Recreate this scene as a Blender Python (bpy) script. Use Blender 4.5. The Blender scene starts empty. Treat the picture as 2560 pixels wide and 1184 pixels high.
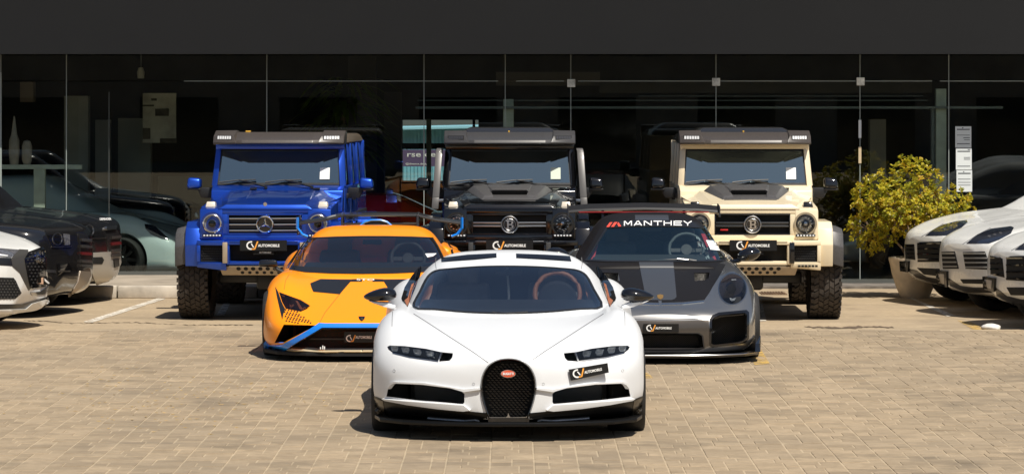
import bpy, bmesh, math, random
import numpy as np
from mathutils import Vector, Matrix
from mathutils.bvhtree import BVHTree
from mathutils.geometry import delaunay_2d_cdt
from mathutils.interpolate import poly_3d_calc

random.seed(7)
scene = bpy.context.scene
col = scene.collection
R = math.radians

# ------------------------------------------------------------------ camera, world, sun, exposure
FPX, CAMH, CX, HY = 8000.0, 2.55, 1280.0, 260.0      # focal length in px of the 2560 px photograph, eye height, principal point, horizon
cam_data = bpy.data.cameras.new('camera')
cam_data.sensor_width = 36.0
cam_data.lens = 36.0 * FPX / 2560.0
cam_data.shift_y = -(592.0 - HY) / 2560.0
cam_data.clip_start = 0.5
cam_data.clip_end = 600.0
cam = bpy.data.objects.new('camera', cam_data)
col.objects.link(cam)
cam.location = (0, 0, CAMH)
cam.rotation_euler = (R(90), 0, 0)
scene.camera = cam

SUN_DIR = Vector((-0.30, 0.52, -1.0)).normalized()      # direction the light travels
sun_el = math.asin(-SUN_DIR.z)
world = bpy.data.worlds.new('World')
scene.world = world
world.use_nodes = True
wn = world.node_tree
for n in list(wn.nodes):
    wn.nodes.remove(n)
sky = wn.nodes.new('ShaderNodeTexSky')
sky.sky_type = 'NISHITA'
sky.sun_disc = False
sky.sun_elevation = sun_el
sky.sun_rotation = math.atan2(-SUN_DIR.x, -SUN_DIR.y)
sky.dust_density = 1.6
bg = wn.nodes.new('ShaderNodeBackground')
bg.inputs['Strength'].default_value = 0.065
wo = wn.nodes.new('ShaderNodeOutputWorld')
wn.links.new(sky.outputs[0], bg.inputs['Color'])
wn.links.new(bg.outputs[0], wo.inputs['Surface'])
sun_data = bpy.data.lights.new('sun', 'SUN')
sun_data.energy = 5.0
sun_data.angle = R(0.55)
sun_data.color = (1.0, 0.94, 0.84)
sun = bpy.data.objects.new('sun', sun_data)
col.objects.link(sun)
sun.rotation_euler = SUN_DIR.to_track_quat('-Z', 'Y').to_euler()
sun.location = (6, -10, 20)
scene.view_settings.view_transform = 'Standard'
scene.view_settings.look = 'None'
scene.view_settings.exposure = 0.2
scene.view_settings.gamma = 1.0
scene.view_settings.use_curve_mapping = False
scene.cycles.max_bounces = 10
scene.cycles.transparent_max_bounces = 16
scene.cycles.caustics_reflective = False
scene.cycles.caustics_refractive = False
try:
    scene.cycles.use_denoising = True
except Exception:
    pass

CAMP = Vector((0, 0, CAMH))
def ray(px, py):
    return Vector(((px - CX) / FPX, 1.0, -(py - HY) / FPX))
def W(px, py, Y):
    return CAMP + ray(px, py) * Y

# ------------------------------------------------------------------ materials
MATS = {}
def mat(name, color, rough=0.5, metal=0.0, coat=0.0, spec=0.5, noise=0.0, nscale=8.0, bump=0.0, bscale=60.0, emit=None, coat_rough=0.03, rnoise=0.0, flake=0.0):
    if name in MATS:
        return MATS[name]
    m = bpy.data.materials.new(name)
    m.use_nodes = True
    nt = m.node_tree
    b = nt.nodes['Principled BSDF']
    b.inputs['Base Color'].default_value = (*color, 1)
    b.inputs['Roughness'].default_value = rough
    b.inputs['Metallic'].default_value = metal
    b.inputs['Specular IOR Level'].default_value = spec
    b.inputs['Coat Weight'].default_value = coat
    b.inputs['Coat Roughness'].default_value = coat_rough
    if emit:
        b.inputs['Emission Color'].default_value = (*emit[0], 1)
        b.inputs['Emission Strength'].default_value = emit[1]
    geo = None
    if noise or bump or rnoise or flake:
        geo = nt.nodes.new('ShaderNodeTexCoord').outputs['Object']
    if noise:
        tn = nt.nodes.new('ShaderNodeTexNoise')
        tn.inputs['Scale'].default_value = nscale
        tn.inputs['Detail'].default_value = 6
        nt.links.new(geo, tn.inputs['Vector'])
        mr = nt.nodes.new('ShaderNodeMapRange')
        mr.inputs['From Min'].default_value = 0.3
        mr.inputs['From Max'].default_value = 0.7
        mr.inputs['To Min'].default_value = 1 - noise
        mr.inputs['To Max'].default_value = 1 + noise
        nt.links.new(tn.outputs[0], mr.inputs['Value'])
        mx = nt.nodes.new('ShaderNodeMix')
        mx.data_type = 'RGBA'
        mx.blend_type = 'MULTIPLY'
        mx.inputs['Factor'].default_value = 1
        mx.inputs['A'].default_value = (*color, 1)
        nt.links.new(mr.outputs[0], mx.inputs['B'])
        nt.links.new(mx.outputs['Result'], b.inputs['Base Color'])
    if rnoise:
        tn = nt.nodes.new('ShaderNodeTexNoise')
        tn.inputs['Scale'].default_value = 3.0
        tn.inputs['Detail'].default_value = 5
        nt.links.new(geo, tn.inputs['Vector'])
        mr = nt.nodes.new('ShaderNodeMapRange')
        mr.inputs['From Min'].default_value = 0.3
        mr.inputs['From Max'].default_value = 0.7
        mr.inputs['To Min'].default_value = max(0.02, rough - rnoise)
        mr.inputs['To Max'].default_value = rough + rnoise
        nt.links.new(tn.outputs[0], mr.inputs['Value'])
        nt.links.new(mr.outputs[0], b.inputs['Roughness'])
    if bump:
        tn = nt.nodes.new('ShaderNodeTexNoise')
        tn.inputs['Scale'].default_value = bscale
        tn.inputs['Detail'].default_value = 4
        nt.links.new(geo, tn.inputs['Vector'])
        bp = nt.nodes.new('ShaderNodeBump')
        bp.inputs['Strength'].default_value = bump
        bp.inputs['Distance'].default_value = 0.01
        nt.links.new(tn.outputs[0], bp.inputs['Height'])
        nt.links.new(bp.outputs[0], b.inputs['Normal'])
    if flake:
        tn = nt.nodes.new('ShaderNodeTexVoronoi')
        tn.inputs['Scale'].default_value = 350
        nt.links.new(geo, tn.inputs['Vector'])
        bp = nt.nodes.new('ShaderNodeBump')
        bp.inputs['Strength'].default_value = flake
        bp.inputs['Distance'].default_value = 0.002
        nt.links.new(tn.outputs['Distance'], bp.inputs['Height'])
        nt.links.new(bp.outputs[0], b.inputs['Normal'])
    MATS[name] = m
    return m

def glass_mat(name, tint, ior=1.6, rough=0.0, gtint=(1, 1, 1), boost=0.0):
    """thin coated pane: tinted see-through mixed with a mirror by the Fresnel law"""
    if name in MATS:
        return MATS[name]
    m = bpy.data.materials.new(name)
    m.use_nodes = True
    nt = m.node_tree
    nt.nodes.clear()
    out = nt.nodes.new('ShaderNodeOutputMaterial')
    tr = nt.nodes.new('ShaderNodeBsdfTransparent')
    tr.inputs[0].default_value = (*tint, 1)
    gl = nt.nodes.new('ShaderNodeBsdfGlossy')
    gl.inputs['Color'].default_value = (*gtint, 1)
    gl.inputs['Roughness'].default_value = rough
    fr = nt.nodes.new('ShaderNodeFresnel')
    fr.inputs[0].default_value = ior
    ma = nt.nodes.new('ShaderNodeMath')
    ma.operation = 'ADD'
    ma.use_clamp = True
    ma.inputs[1].default_value = boost
    nt.links.new(fr.outputs[0], ma.inputs[0])
    ge = nt.nodes.new('ShaderNodeNewGeometry')
    inv = nt.nodes.new('ShaderNodeMath'); inv.operation = 'SUBTRACT'; inv.inputs[0].default_value = 1.0
    nt.links.new(ge.outputs['Backfacing'], inv.inputs[1])
    mu = nt.nodes.new('ShaderNodeMath'); mu.operation = 'MULTIPLY'
    nt.links.new(ma.outputs[0], mu.inputs[0]); nt.links.new(inv.outputs[0], mu.inputs[1])
    mx = nt.nodes.new('ShaderNodeMixShader')
    nt.links.new(mu.outputs[0], mx.inputs[0])
    nt.links.new(tr.outputs[0], mx.inputs[1])
    nt.links.new(gl.outputs[0], mx.inputs[2])
    nt.links.new(mx.outputs[0], out.inputs[0])
    MATS[name] = m
    return m

# shared trim materials
BLACK = mat('black_plastic', (0.012, 0.012, 0.013), 0.45, noise=0.25, nscale=12)
VOID = mat('unlit_black', (0.004, 0.004, 0.004), 0.8)
GLOSSBLK = mat('gloss_black', (0.006, 0.006, 0.007), 0.08, coat=0.6)
CHROME = mat('chrome', (0.75, 0.75, 0.76), 0.12, metal=1.0)
SILVER = mat('silver_trim', (0.5, 0.5, 0.5), 0.28, metal=1.0)
RUBBER = mat('tyre_rubber', (0.016, 0.0155, 0.015), 0.75, noise=0.3, nscale=20)
DUSTRUBBER = mat('dusty_rubber', (0.045, 0.037, 0.03), 0.85, noise=0.45, nscale=9)
RIMBLK = mat('dark_rim', (0.03, 0.03, 0.032), 0.3, metal=0.7)
CARBON = mat('carbon_fibre', (0.03, 0.03, 0.032), 0.3, coat=0.5, noise=0.3, nscale=70)
MATTECARBON = mat('satin_carbon', (0.075, 0.072, 0.072), 0.42, noise=0.2, nscale=60)
WHITEPRINT = mat('white_print', (0.82, 0.82, 0.8), 0.5)
ORANGEPRINT = mat('orange_print', (0.85, 0.36, 0.06), 0.45)
PLATEBLK = mat('plate_black', (0.007, 0.007, 0.007), 0.35)
INTERIOR = mat('cabin_dark', (0.02, 0.02, 0.022), 0.7, noise=0.2)
PAPER = mat('paper_white', (0.8, 0.82, 0.82), 0.7)
WINDSCREEN = glass_mat('windscreen_glass', (0.42, 0.47, 0.49), 1.75, boost=0.02)
SIDEGLASS = mat('tinted_side_glass', (0.006, 0.007, 0.008), 0.04, coat=0.3)
LENS = glass_mat('clear_lens', (0.72, 0.74, 0.76), 1.5)

# ------------------------------------------------------------------ object helpers
def empty(name, loc, rz=0.0):
    o = bpy.data.objects.new(name, None)
    o.empty_display_size = 0.3
    col.objects.link(o)
    o.location = loc
    o.rotation_euler = (0, 0, rz)
    return o

def tag(o, label=None, cat=None, group=None, kind=None):
    if label: o['label'] = label
    if cat: o['category'] = cat
    if group: o['group'] = group
    if kind: o['kind'] = kind
    return o

def link_mesh(name, me, m=None, parent=None):
    o = bpy.data.objects.new(name, me)
    col.objects.link(o)
    if m is not None:
        for mm in (m if isinstance(m, (list, tuple)) else [m]):
            me.materials.append(mm)
    if parent is not None:
        o.parent = parent
    return o

def from_bm(name, bm, m=None, parent=None, smooth=False, angle=35):
    bmesh.ops.recalc_face_normals(bm, faces=bm.faces)
    me = bpy.data.meshes.new(name)
    bm.to_mesh(me)
    bm.free()
    if smooth:
        me.polygons.foreach_set('use_smooth', [True] * len(me.polygons))
        me.set_sharp_from_angle(angle=R(angle))
    return link_mesh(name, me, m, parent)

def box(bm, x0, x1, y0, y1, z0, z1, bev=0.0, seg=2, mi=0):
    vs = [bm.verts.new(p) for p in ((x0, y0, z0), (x1, y0, z0), (x1, y1, z0), (x0, y1, z0), (x0, y0, z1), (x1, y0, z1), (x1, y1, z1), (x0, y1, z1))]
    fs = [bm.faces.new([vs[i] for i in f]) for f in ((3, 2, 1, 0), (4, 5, 6, 7), (0, 1, 5, 4), (1, 2, 6, 5), (2, 3, 7, 6), (3, 0, 4, 7))]
    for f in fs: f.material_index = mi
    if bev > 0:
        es = list({e for f in fs for e in f.edges})
        bmesh.ops.bevel(bm, geom=es, offset=bev, segments=seg, affect='EDGES', profile=0.5)

def hexa(bm, pts, bev=0.0, seg=2):
    """8 corners: bottom 4 (ccw from above), top 4"""
    vs = [bm.verts.new(p) for p in pts]
    fs = [bm.faces.new([vs[i] for i in f]) for f in ((3, 2, 1, 0), (4, 5, 6, 7), (0, 1, 5, 4), (1, 2, 6, 5), (2, 3, 7, 6), (3, 0, 4, 7))]
    if bev > 0:
        es = list({e for f in fs for e in f.edges})
        bmesh.ops.bevel(bm, geom=es, offset=bev, segments=seg, affect='EDGES', profile=0.5)

def prism(bm, outline, fa, fb, bev=0.0, seg=2):
    """outline: list of 2-d points; fa, fb map a point to its front and back 3-d point"""
    a = [bm.verts.new(fa(p)) for p in outline]
    b = [bm.verts.new(fb(p)) for p in outline]
    n = len(outline)
    fs = [bm.faces.new(a), bm.faces.new(b[::-1])]
    for i in range(n):
        fs.append(bm.faces.new((a[i], b[i], b[(i + 1) % n], a[(i + 1) % n])))
    if bev > 0:
        es = list({e for f in fs for e in f.edges})
        bmesh.ops.bevel(bm, geom=es, offset=bev, segments=seg, affect='EDGES', profile=0.5)

def xz(y0, y1):
    return (lambda p: (p[0], y0, p[1])), (lambda p: (p[0], y1, p[1]))
def yz(x0, x1):
    return (lambda p: (x0, p[0], p[1])), (lambda p: (x1, p[0], p[1]))
def xy(z0, z1):
    return (lambda p: (p[0], p[1], z0)), (lambda p: (p[0], p[1], z1))

def tube(bm, pts, r, n=8, closed=False):
    pts = [Vector(p) for p in pts]
    rings = []
    m = len(pts)
    for i, p in enumerate(pts):
        if closed:
            d = pts[(i + 1) % m] - pts[i - 1]
        else:
            d = pts[min(i + 1, m - 1)] - pts[max(i - 1, 0)]
        d.normalize()
        up = Vector((0, 0, 1)) if abs(d.z) < 0.9 else Vector((0, 1, 0))
        a = d.cross(up).normalized()
        b = d.cross(a)
        rr = r[i] if isinstance(r, (list, tuple)) else r
        rings.append([bm.verts.new(p + a * rr * math.cos(2 * math.pi * k / n) + b * rr * math.sin(2 * math.pi * k / n)) for k in range(n)])
    for i in range(m if closed else m - 1):
        q, w = rings[i], rings[(i + 1) % m]
        for k in range(n):
            bm.faces.new((q[k], q[(k + 1) % n], w[(k + 1) % n], w[k]))
    if not closed:
        bm.faces.new(rings[0][::-1])
        bm.faces.new(rings[-1])

def lathe(bm, prof, n=40, axis='x', c=(0, 0, 0)):
    """prof: (along axis, radius)"""
    rings = []
    for (t, r) in prof:
        ring = []
        for k in range(n):
            a = 2 * math.pi * k / n
            u, v = r * math.cos(a), r * math.sin(a)
            p = (t, u, v) if axis == 'x' else ((u, t, v) if axis == 'y' else (u, v, t))
            ring.append(bm.verts.new((p[0] + c[0], p[1] + c[1], p[2] + c[2])))
        rings.append(ring)
    for q, w in zip(rings[:-1], rings[1:]):
        for k in range(n):
            bm.faces.new((q[k], q[(k + 1) % n], w[(k + 1) % n], w[k]))
    return rings

def ellipsoid(bm, c, r, nu=16, nv=10):
    res = bmesh.ops.create_uvsphere(bm, u_segments=nu, v_segments=nv, radius=1.0)
    for v in res['verts']:
        v.co = Vector((c[0] + v.co.x * r[0], c[1] + v.co.y * r[1], c[2] + v.co.z * r[2]))
    return res['verts']

# ------------------------------------------------------------------ curves and lofts
def pchip(xk, yk, xq):
    xk = np.asarray(xk, float); yk = np.asarray(yk, float); xq = np.asarray(xq, float)
    h = np.diff(xk); d = np.diff(yk) / h
    n = len(xk); m = np.zeros(n)
    for i in range(1, n - 1):
        if d[i - 1] * d[i] > 0:
            w1 = 2 * h[i] + h[i - 1]; w2 = h[i] + 2 * h[i - 1]
            m[i] = (w1 + w2) / (w1 / d[i - 1] + w2 / d[i])
    m[0] = d[0]; m[-1] = d[-1]
    k = np.clip(np.searchsorted(xk, xq, side='right') - 1, 0, n - 2)
    t = (xq - xk[k]) / h[k]
    return ((1 + 2 * t) * (1 - t) ** 2 * yk[k] + t * (1 - t) ** 2 * h[k] * m[k] + t * t * (3 - 2 * t) * yk[k + 1] + t * t * (t - 1) * h[k] * m[k + 1])

def catmull(P, n, closed=False):
    """P (N,2) -> smooth polyline; open curves are reflected about x=0 at both ends"""
    P = np.asarray(P, float)
    if closed:
        Q = np.vstack([P[-1], P, P[0], P[1]])
        segs = len(P)
    else:
        a = P[1] * [-1, 1]; b = P[-2] * [-1, 1]
        Q = np.vstack([a, P, b])
        segs = len(P) - 1
    out = []
    for i in range(segs):
        p0, p1, p2, p3 = Q[i], Q[i + 1], Q[i + 2], Q[i + 3]
        # centripetal tangents
        d1 = max(np.linalg.norm(p1 - p0), 1e-5) ** 0.5; d2 = max(np.linalg.norm(p2 - p1), 1e-5) ** 0.5; d3 = max(np.linalg.norm(p3 - p2), 1e-5) ** 0.5
        m1 = (p2 - p1) + d2 * ((p1 - p0) / d1 - (p2 - p0) / (d1 + d2))
        m2 = (p2 - p1) + d2 * ((p3 - p2) / d3 - (p3 - p1) / (d2 + d3))
        for k in range(n):
            t = k / n
            out.append((2 * t**3 - 3 * t**2 + 1) * p1 + (t**3 - 2 * t**2 + t) * m1 + (-2 * t**3 + 3 * t**2) * p2 + (t**3 - t**2) * m2)
    if not closed:
        out.append(P[-1])
    return np.array(out)

def smooth_px(pts, n=6):
    return [tuple(p) for p in catmull(pts, n, closed=True)]

def loft(stations, nc=5, dmax=0.07, nmin=4, capf=True):
    """stations: (y, half contour [(x>=0, z) ... from top centre to bottom centre]) -> verts, faces of a closed mirrored skin"""
    ys = np.array([s[0] for s in stations], float)
    P = np.array([[list(p) for p in s[1]] for s in stations], float)       # S,N,2
    S, N, _ = P.shape
    ch = [0.0]
    for k in range(S - 1):
        dd = np.linalg.norm(P[k + 1] - P[k], axis=1).mean()
        ch.append(ch[-1] + math.hypot(dd, ys[k + 1] - ys[k]) + 1e-4)
    ch = np.array(ch)
    tq = []
    for k in range(S - 1):
        n = max(nmin, int(math.ceil((ch[k + 1] - ch[k]) / dmax)))
        tq += [ch[k] + (ch[k + 1] - ch[k]) * i / n for i in range(n)]
    tq.append(ch[-1])
    tq = np.array(tq)
    yq = pchip(ch, ys, tq)
    C = np.zeros((len(tq), N, 2))
    for j in range(N):
        for c in range(2):
            C[:, j, c] = pchip(ch, P[:, j, c], tq)
    verts, rings = [], []
    for i in range(len(tq)):
        h = catmull(C[i], nc)
        ring = []
        for (x, z) in h:
            ring.append(len(verts)); verts.append((max(x, 0.0) if x > 1e-4 else 0.0, yq[i], z))
        m = len(h)
        for q in range(m - 2, 0, -1):
            ring.append(len(verts)); verts.append((-h[q][0], yq[i], h[q][1]))
        rings.append(ring)
    faces = []
    L = len(rings[0])
    for a, b in zip(rings[:-1], rings[1:]):
        for k in range(L):
            faces.append((a[k], a[(k + 1) % L], b[(k + 1) % L], b[k]))
    for ring, rev in ((rings[0], True), (rings[-1], False)):
        c = np.mean([verts[i] for i in ring], axis=0)
        ci = len(verts); verts.append(tuple(c))
        for k in range(L):
            f = (ring[k], ring[(k + 1) % L], ci)
            faces.append(f[::-1] if rev else f)
    return verts, faces

class Surf:
    """triangulated smooth surface in a car's local space that can be ray cast"""
    def __init__(s, objs):
        vs, tris, ns = [], [], []
        for o in objs:
            me = o.data
            me.calc_loop_triangles()
            base = len(vs)
            vs += [v.co.copy() for v in me.vertices]
            ns += [v.normal.copy() for v in me.vertices]
            tris += [tuple(base + i for i in t.vertices) for t in me.loop_triangles]
        s.vs, s.ns, s.tris = vs, ns, tris
        s.bvh = BVHTree.FromPolygons(vs, tris)
    def nrm(s, p, idx, gn):
        t = s.tris[idx]
        w = poly_3d_calc([s.vs[i] for i in t], p)
        n = s.ns[t[0]] * w[0] + s.ns[t[1]] * w[1] + s.ns[t[2]] * w[2]
        if n.length < 1e-4: n = gn.copy()
        n.normalize()
        return n
    def cast(s, o, d):
        p, n, i, _ = s.bvh.ray_cast(o, d)
        if p is None: return None
        n2 = s.nrm(p, i, n)
        if n2.dot(d) > 0: n2 = -n2
        return p, n2
    def near(s, q):
        p, n, i, _ = s.bvh.find_nearest(q)
        return p, s.nrm(p, i, n)

def boolean_cut(o, cutters):
    """cut solid cutters (list of bmesh) out of o; cavity walls get material slot 1; outer skin keeps its smooth normals"""
    surf = Surf([o])
    mats = list(o.data.materials)
    tmp = []
    for c in cutters:
        bmesh.ops.recalc_face_normals(c, faces=c.faces)
        for f in c.faces: f.material_index = 1
        cm = bpy.data.meshes.new('cut'); c.to_mesh(cm); c.free()
        for m_ in mats: cm.materials.append(m_)
        co = bpy.data.objects.new('cut', cm); col.objects.link(co)
        co.parent = o.parent
        tmp.append(co)
        md = o.modifiers.new('b', 'BOOLEAN'); md.operation = 'DIFFERENCE'; md.object = co; md.solver = 'EXACT'
        try: md.material_mode = 'INDEX'
        except Exception: pass
    bpy.context.view_layer.update()
    dg = bpy.context.evaluated_depsgraph_get()
    nm = bpy.data.meshes.new_from_object(o.evaluated_get(dg))
    o.modifiers.clear()
    for co in tmp:
        cm = co.data
        bpy.data.objects.remove(co); bpy.data.meshes.remove(cm)
    nm.materials.clear()
    for m_ in mats: nm.materials.append(m_)
    old = o.data; o.data = nm; nm.name = old.name; bpy.data.meshes.remove(old)
    norms = [None] * len(nm.loops)
    nm.polygons.foreach_set('use_smooth', [True] * len(nm.polygons))
    for p in nm.polygons:
        for li in p.loop_indices:
            if p.material_index == 1:
                norms[li] = p.normal.copy()
            else:
                q, n = surf.near(nm.vertices[nm.loops[li].vertex_index].co)
                if n.dot(p.normal) < 0: n = p.normal.copy()
                norms[li] = n
    nm.normals_split_custom_set(norms)
    return surf

class Thing:
    def __init__(s, name, label, cat, cpx, Y0, yaw=0.0, group=None, X=None):
        s.Y0 = Y0
        s.Xc = X if X is not None else (cpx - CX) * Y0 / FPX
        s.root = empty(name, (s.Xc, Y0, 0), yaw)
        tag(s.root, label, cat, group)
        s.M = Matrix.Translation((s.Xc, Y0, 0)) @ Matrix.Rotation(yaw, 4, 'Z')
        s.Mi = s.M.inverted()
        s.o = s.Mi @ CAMP
        s.surf = None
    def dir(s, px, py):
        return (s.Mi.to_3x3() @ ray(px, py))
    def L(s, px, py, y):
        d = s.dir(px, py)
        return s.o + d * ((y - s.o.y) / d.y)
    def skin(s, name, stations, m, nc=5, dmax=0.07):
        v, f = loft(stations, nc, dmax)
        me = bpy.data.meshes.new(name)
        me.from_pydata(v, [], f)
        bm = bmesh.new(); bm.from_mesh(me); bmesh.ops.recalc_face_normals(bm, faces=bm.faces); bm.to_mesh(me); bm.free()
        me.polygons.foreach_set('use_smooth', [True] * len(me.polygons))
        return link_mesh(name, me, m, s.root)
    def cutter(s, outline, ya, yb, mirror=False):
        bm = bmesh.new()
        sgn = -1 if mirror else 1
        def fm(y):
            def g(p):
                q = s.L(p[0], p[1], y)
                return (q.x * sgn, q.y, q.z)
            return g
        prism(bm, outline, fm(ya), fm(yb))
        return bm
    # conformal patch: a thin shaped plate lying on the surface
    def patch(s, name, outline, m, off=0.004, thick=0.012, res=4.0, mirror=False, parent=None, surf=None, both=False, holes=None, direction=None, flat=False):
        """outline in photograph px (cast along the view rays) or, with direction, local 3-d points cast along it"""
        surf = surf or s.surf
        def dens(pl):
            o_ = []
            for i in range(len(pl)):
                a = Vector(pl[i][:2]); b = Vector(pl[(i + 1) % len(pl)][:2])
                n = max(1, int((b - a).length / res))
                o_ += [a + (b - a) * k / n for k in range(n)]
            return o_
        loops = [dens(outline)] + [dens(h) for h in (holes or [])]
        pts, edges = [], []
        for lp in loops:
            b0 = len(pts)
            pts += [Vector((p.x, -p.y)) for p in lp]
            edges += [(b0 + i, b0 + (i + 1) % len(lp)) for i in range(len(lp))]
        poly = [(p.x, -p.y) for p in loops[0]]
        def inside(x, y, pl):
            c = False
            for i in range(len(pl)):
                x1, y1 = pl[i]; x2, y2 = pl[i - 1]
                if (y1 > y) != (y2 > y) and x < (x2 - x1) * (y - y1) / (y2 - y1) + x1: c = not c
            return c
        hp = [[(p.x, -p.y) for p in lp] for lp in loops[1:]]
        xs = [p[0] for p in poly]; yy = [p[1] for p in poly]
        x = min(xs) + res * .5
        while x < max(xs):
            y = min(yy) + res * .5
            while y < max(yy):
                if inside(x, y, poly) and not any(inside(x, y, h) for h in hp):
                    pts.append(Vector((x, y)))
                y += res
            x += res
        vs, es, fs, ov, oe, of = delaunay_2d_cdt(pts, edges, [], 2, 1e-4)
        tri = [f for f in fs if len(f) == 3]
        keep = []
        for f in tri:
            c = sum((Vector(vs[i]) for i in f), Vector((0, 0))) / 3
            if inside(c.x, c.y, poly) and not any(inside(c.x, c.y, h) for h in hp): keep.append(f)
        P, Nn, ok = [], [], []
        for v in vs:
            if direction is None:
                d = s.dir(v[0], -v[1]).normalized(); o_ = s.o
            else:
                o_, d = direction(v[0], -v[1])
            h = surf.cast(o_, d)
            if h: P.append(h[0]); Nn.append(h[1]); ok.append(True)
            else: P.append(None); Nn.append(None); ok.append(False)
        good = [i for i in range(len(vs)) if ok[i]]
        if not good: return None
        for i in range(len(vs)):
            if not ok[i]:
                j = min(good, key=lambda g: (Vector(vs[g]) - Vector(vs[i])).length_squared)
                if direction is None:
                    d = s.dir(vs[i][0], -vs[i][1]).normalized(); t = (P[j] - s.o).length
                    P[i] = s.o + d * t
                else:
                    o_, d = direction(vs[i][0], -vs[i][1]); P[i] = o_ + d * ((P[j] - o_).dot(d))
                Nn[i] = Nn[j]
        nv = len(vs)
        verts = [P[i] + Nn[i] * off for i in range(nv)]
        faces = [tuple(f) for f in keep]
        cnt = {}
        for f in faces:
            for a, b in ((f[0], f[1]), (f[1], f[2]), (f[2], f[0])):
                cnt[(a, b)] = cnt.get((a, b), 0) + 1
        bnd = [(a, b) for (a, b) in cnt if (b, a) not in cnt]
        low = {}
        for a, b in bnd:
            for i in (a, b):
                if i not in low:
                    low[i] = len(verts); verts.append(P[i] - Nn[i] * thick)
        skirt = [(b, a, low[a], low[b]) for a, b in bnd]
        res_o = []
        for mi in ([False, True] if both else [mirror]):
            V = [(-v.x, v.y, v.z) if mi else tuple(v) for v in verts]
            FF = [tuple(reversed(f)) if mi else f for f in faces + skirt]
            me = bpy.data.meshes.new(name)
            me.from_pydata(V, [], FF)
            me.update()
            if not flat:
                me.polygons.foreach_set('use_smooth', [True] * len(me.polygons))
                nl = [None] * len(me.loops)
                for k, p in enumerate(me.polygons):
                    for li in p.loop_indices:
                        vi = me.loops[li].vertex_index
                        if k < len(faces):
                            n = Nn[vi]; nl[li] = Vector((-n.x, n.y, n.z)) if mi else n
                        else: nl[li] = p.normal.copy()
                me.normals_split_custom_set(nl)
            res_o.append(link_mesh(name, me, m, parent if parent is not None else s.root))
        return res_o if both else res_o[0]
    def strip(s, name, line, w, m, off=0.003, thick=0.006, **k):
        L_, R_ = [], []
        pts = [Vector(p) for p in line]
        for i, p in enumerate(pts):
            d = pts[min(i + 1, len(pts) - 1)] - pts[max(i - 1, 0)]
            d.normalize(); n = Vector((-d.y, d.x)) * w * 0.5
            L_.append(tuple(p + n)); R_.append(tuple(p - n))
        return s.patch(name, L_ + R_[::-1], m, off, thick, **k)
    # solid block whose front follows the picture outline at local depth ya
    def block(s, name, outline, ya, yb, m, mirror=False, parent=None, bev=0.0, both=False, smooth=False):
        out = []
        for mi in ([False, True] if both else [mirror]):
            bm = s.cutter(outline, ya, yb, mi)
            if bev:
                bmesh.ops.bevel(bm, geom=list(bm.edges), offset=bev, segments=2, affect='EDGES', profile=0.5)
            out.append(from_bm(name, bm, m, parent if parent is not None else s.root, smooth=smooth))
        return out if both else out[0]
    def depth(s, px, py, surf=None):
        h = (surf or s.surf).cast(s.o, s.dir(px, py).normalized())
        return h[0].y if h else None

# ------------------------------------------------------------------ flat lettering and emblems
FONT_CACHE = {}
def text_tris(txt, bold=0.0, shear=0.0, spacing=1.0):
    key = (txt, bold, shear, spacing)
    if key in FONT_CACHE: return FONT_CACHE[key]
    c = bpy.data.curves.new('t', 'FONT')
    c.body = txt; c.offset = bold; c.shear = shear; c.space_character = spacing; c.fill_mode = 'FRONT'; c.resolution_u = 3
    o = bpy.data.objects.new('t', c); col.objects.link(o)
    bpy.context.view_layer.update()
    me = bpy.data.meshes.new_from_object(o.evaluated_get(bpy.context.evaluated_depsgraph_get()))
    vs = [v.co.xy.copy() for v in me.vertices]; fs = [tuple(p.vertices) for p in me.polygons]
    bpy.data.objects.remove(o); bpy.data.curves.remove(c); bpy.data.meshes.remove(me)
    xs = [v.x for v in vs]; ys = [v.y for v in vs]
    x0, x1, y0, y1 = min(xs), max(xs), min(ys), max(ys)
    vs = [((v.x - x0) / (x1 - x0), (v.y - y0) / (y1 - y0)) for v in vs]
    FONT_CACHE[key] = (vs, fs)
    return vs, fs

def quadmap(q, u, v):
    """q: corners (bl, br, tr, tl), any dimension"""
    a = [q[0][i] + (q[1][i] - q[0][i]) * u for i in range(len(q[0]))]
    b = [q[3][i] + (q[2][i] - q[3][i]) * u for i in range(len(q[0]))]
    return [a[i] + (b[i] - a[i]) * v for i in range(len(a))]

def flat_mesh(name, pts3, faces, m, parent, towards=None):
    me = bpy.data.meshes.new(name)
    me.from_pydata([tuple(p) for p in pts3], [], faces)
    me.update()
    return link_mesh(name, me, m, parent)

def stroke(pts, w, n_cap=0):
    """2-d polyline to quads"""
    vs, fs = [], []
    pts = [Vector(p) for p in pts]
    for i, p in enumerate(pts):
        d = (pts[min(i + 1, len(pts) - 1)] - pts[max(i - 1, 0)]).normalized()
        n = Vector((-d.y, d.x)) * w * .5
        vs += [tuple(p + n), tuple(p - n)]
    for i in range(len(pts) - 1):
        fs.append((2 * i, 2 * i + 1, 2 * i + 3, 2 * i + 2))
    return vs, fs

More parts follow.
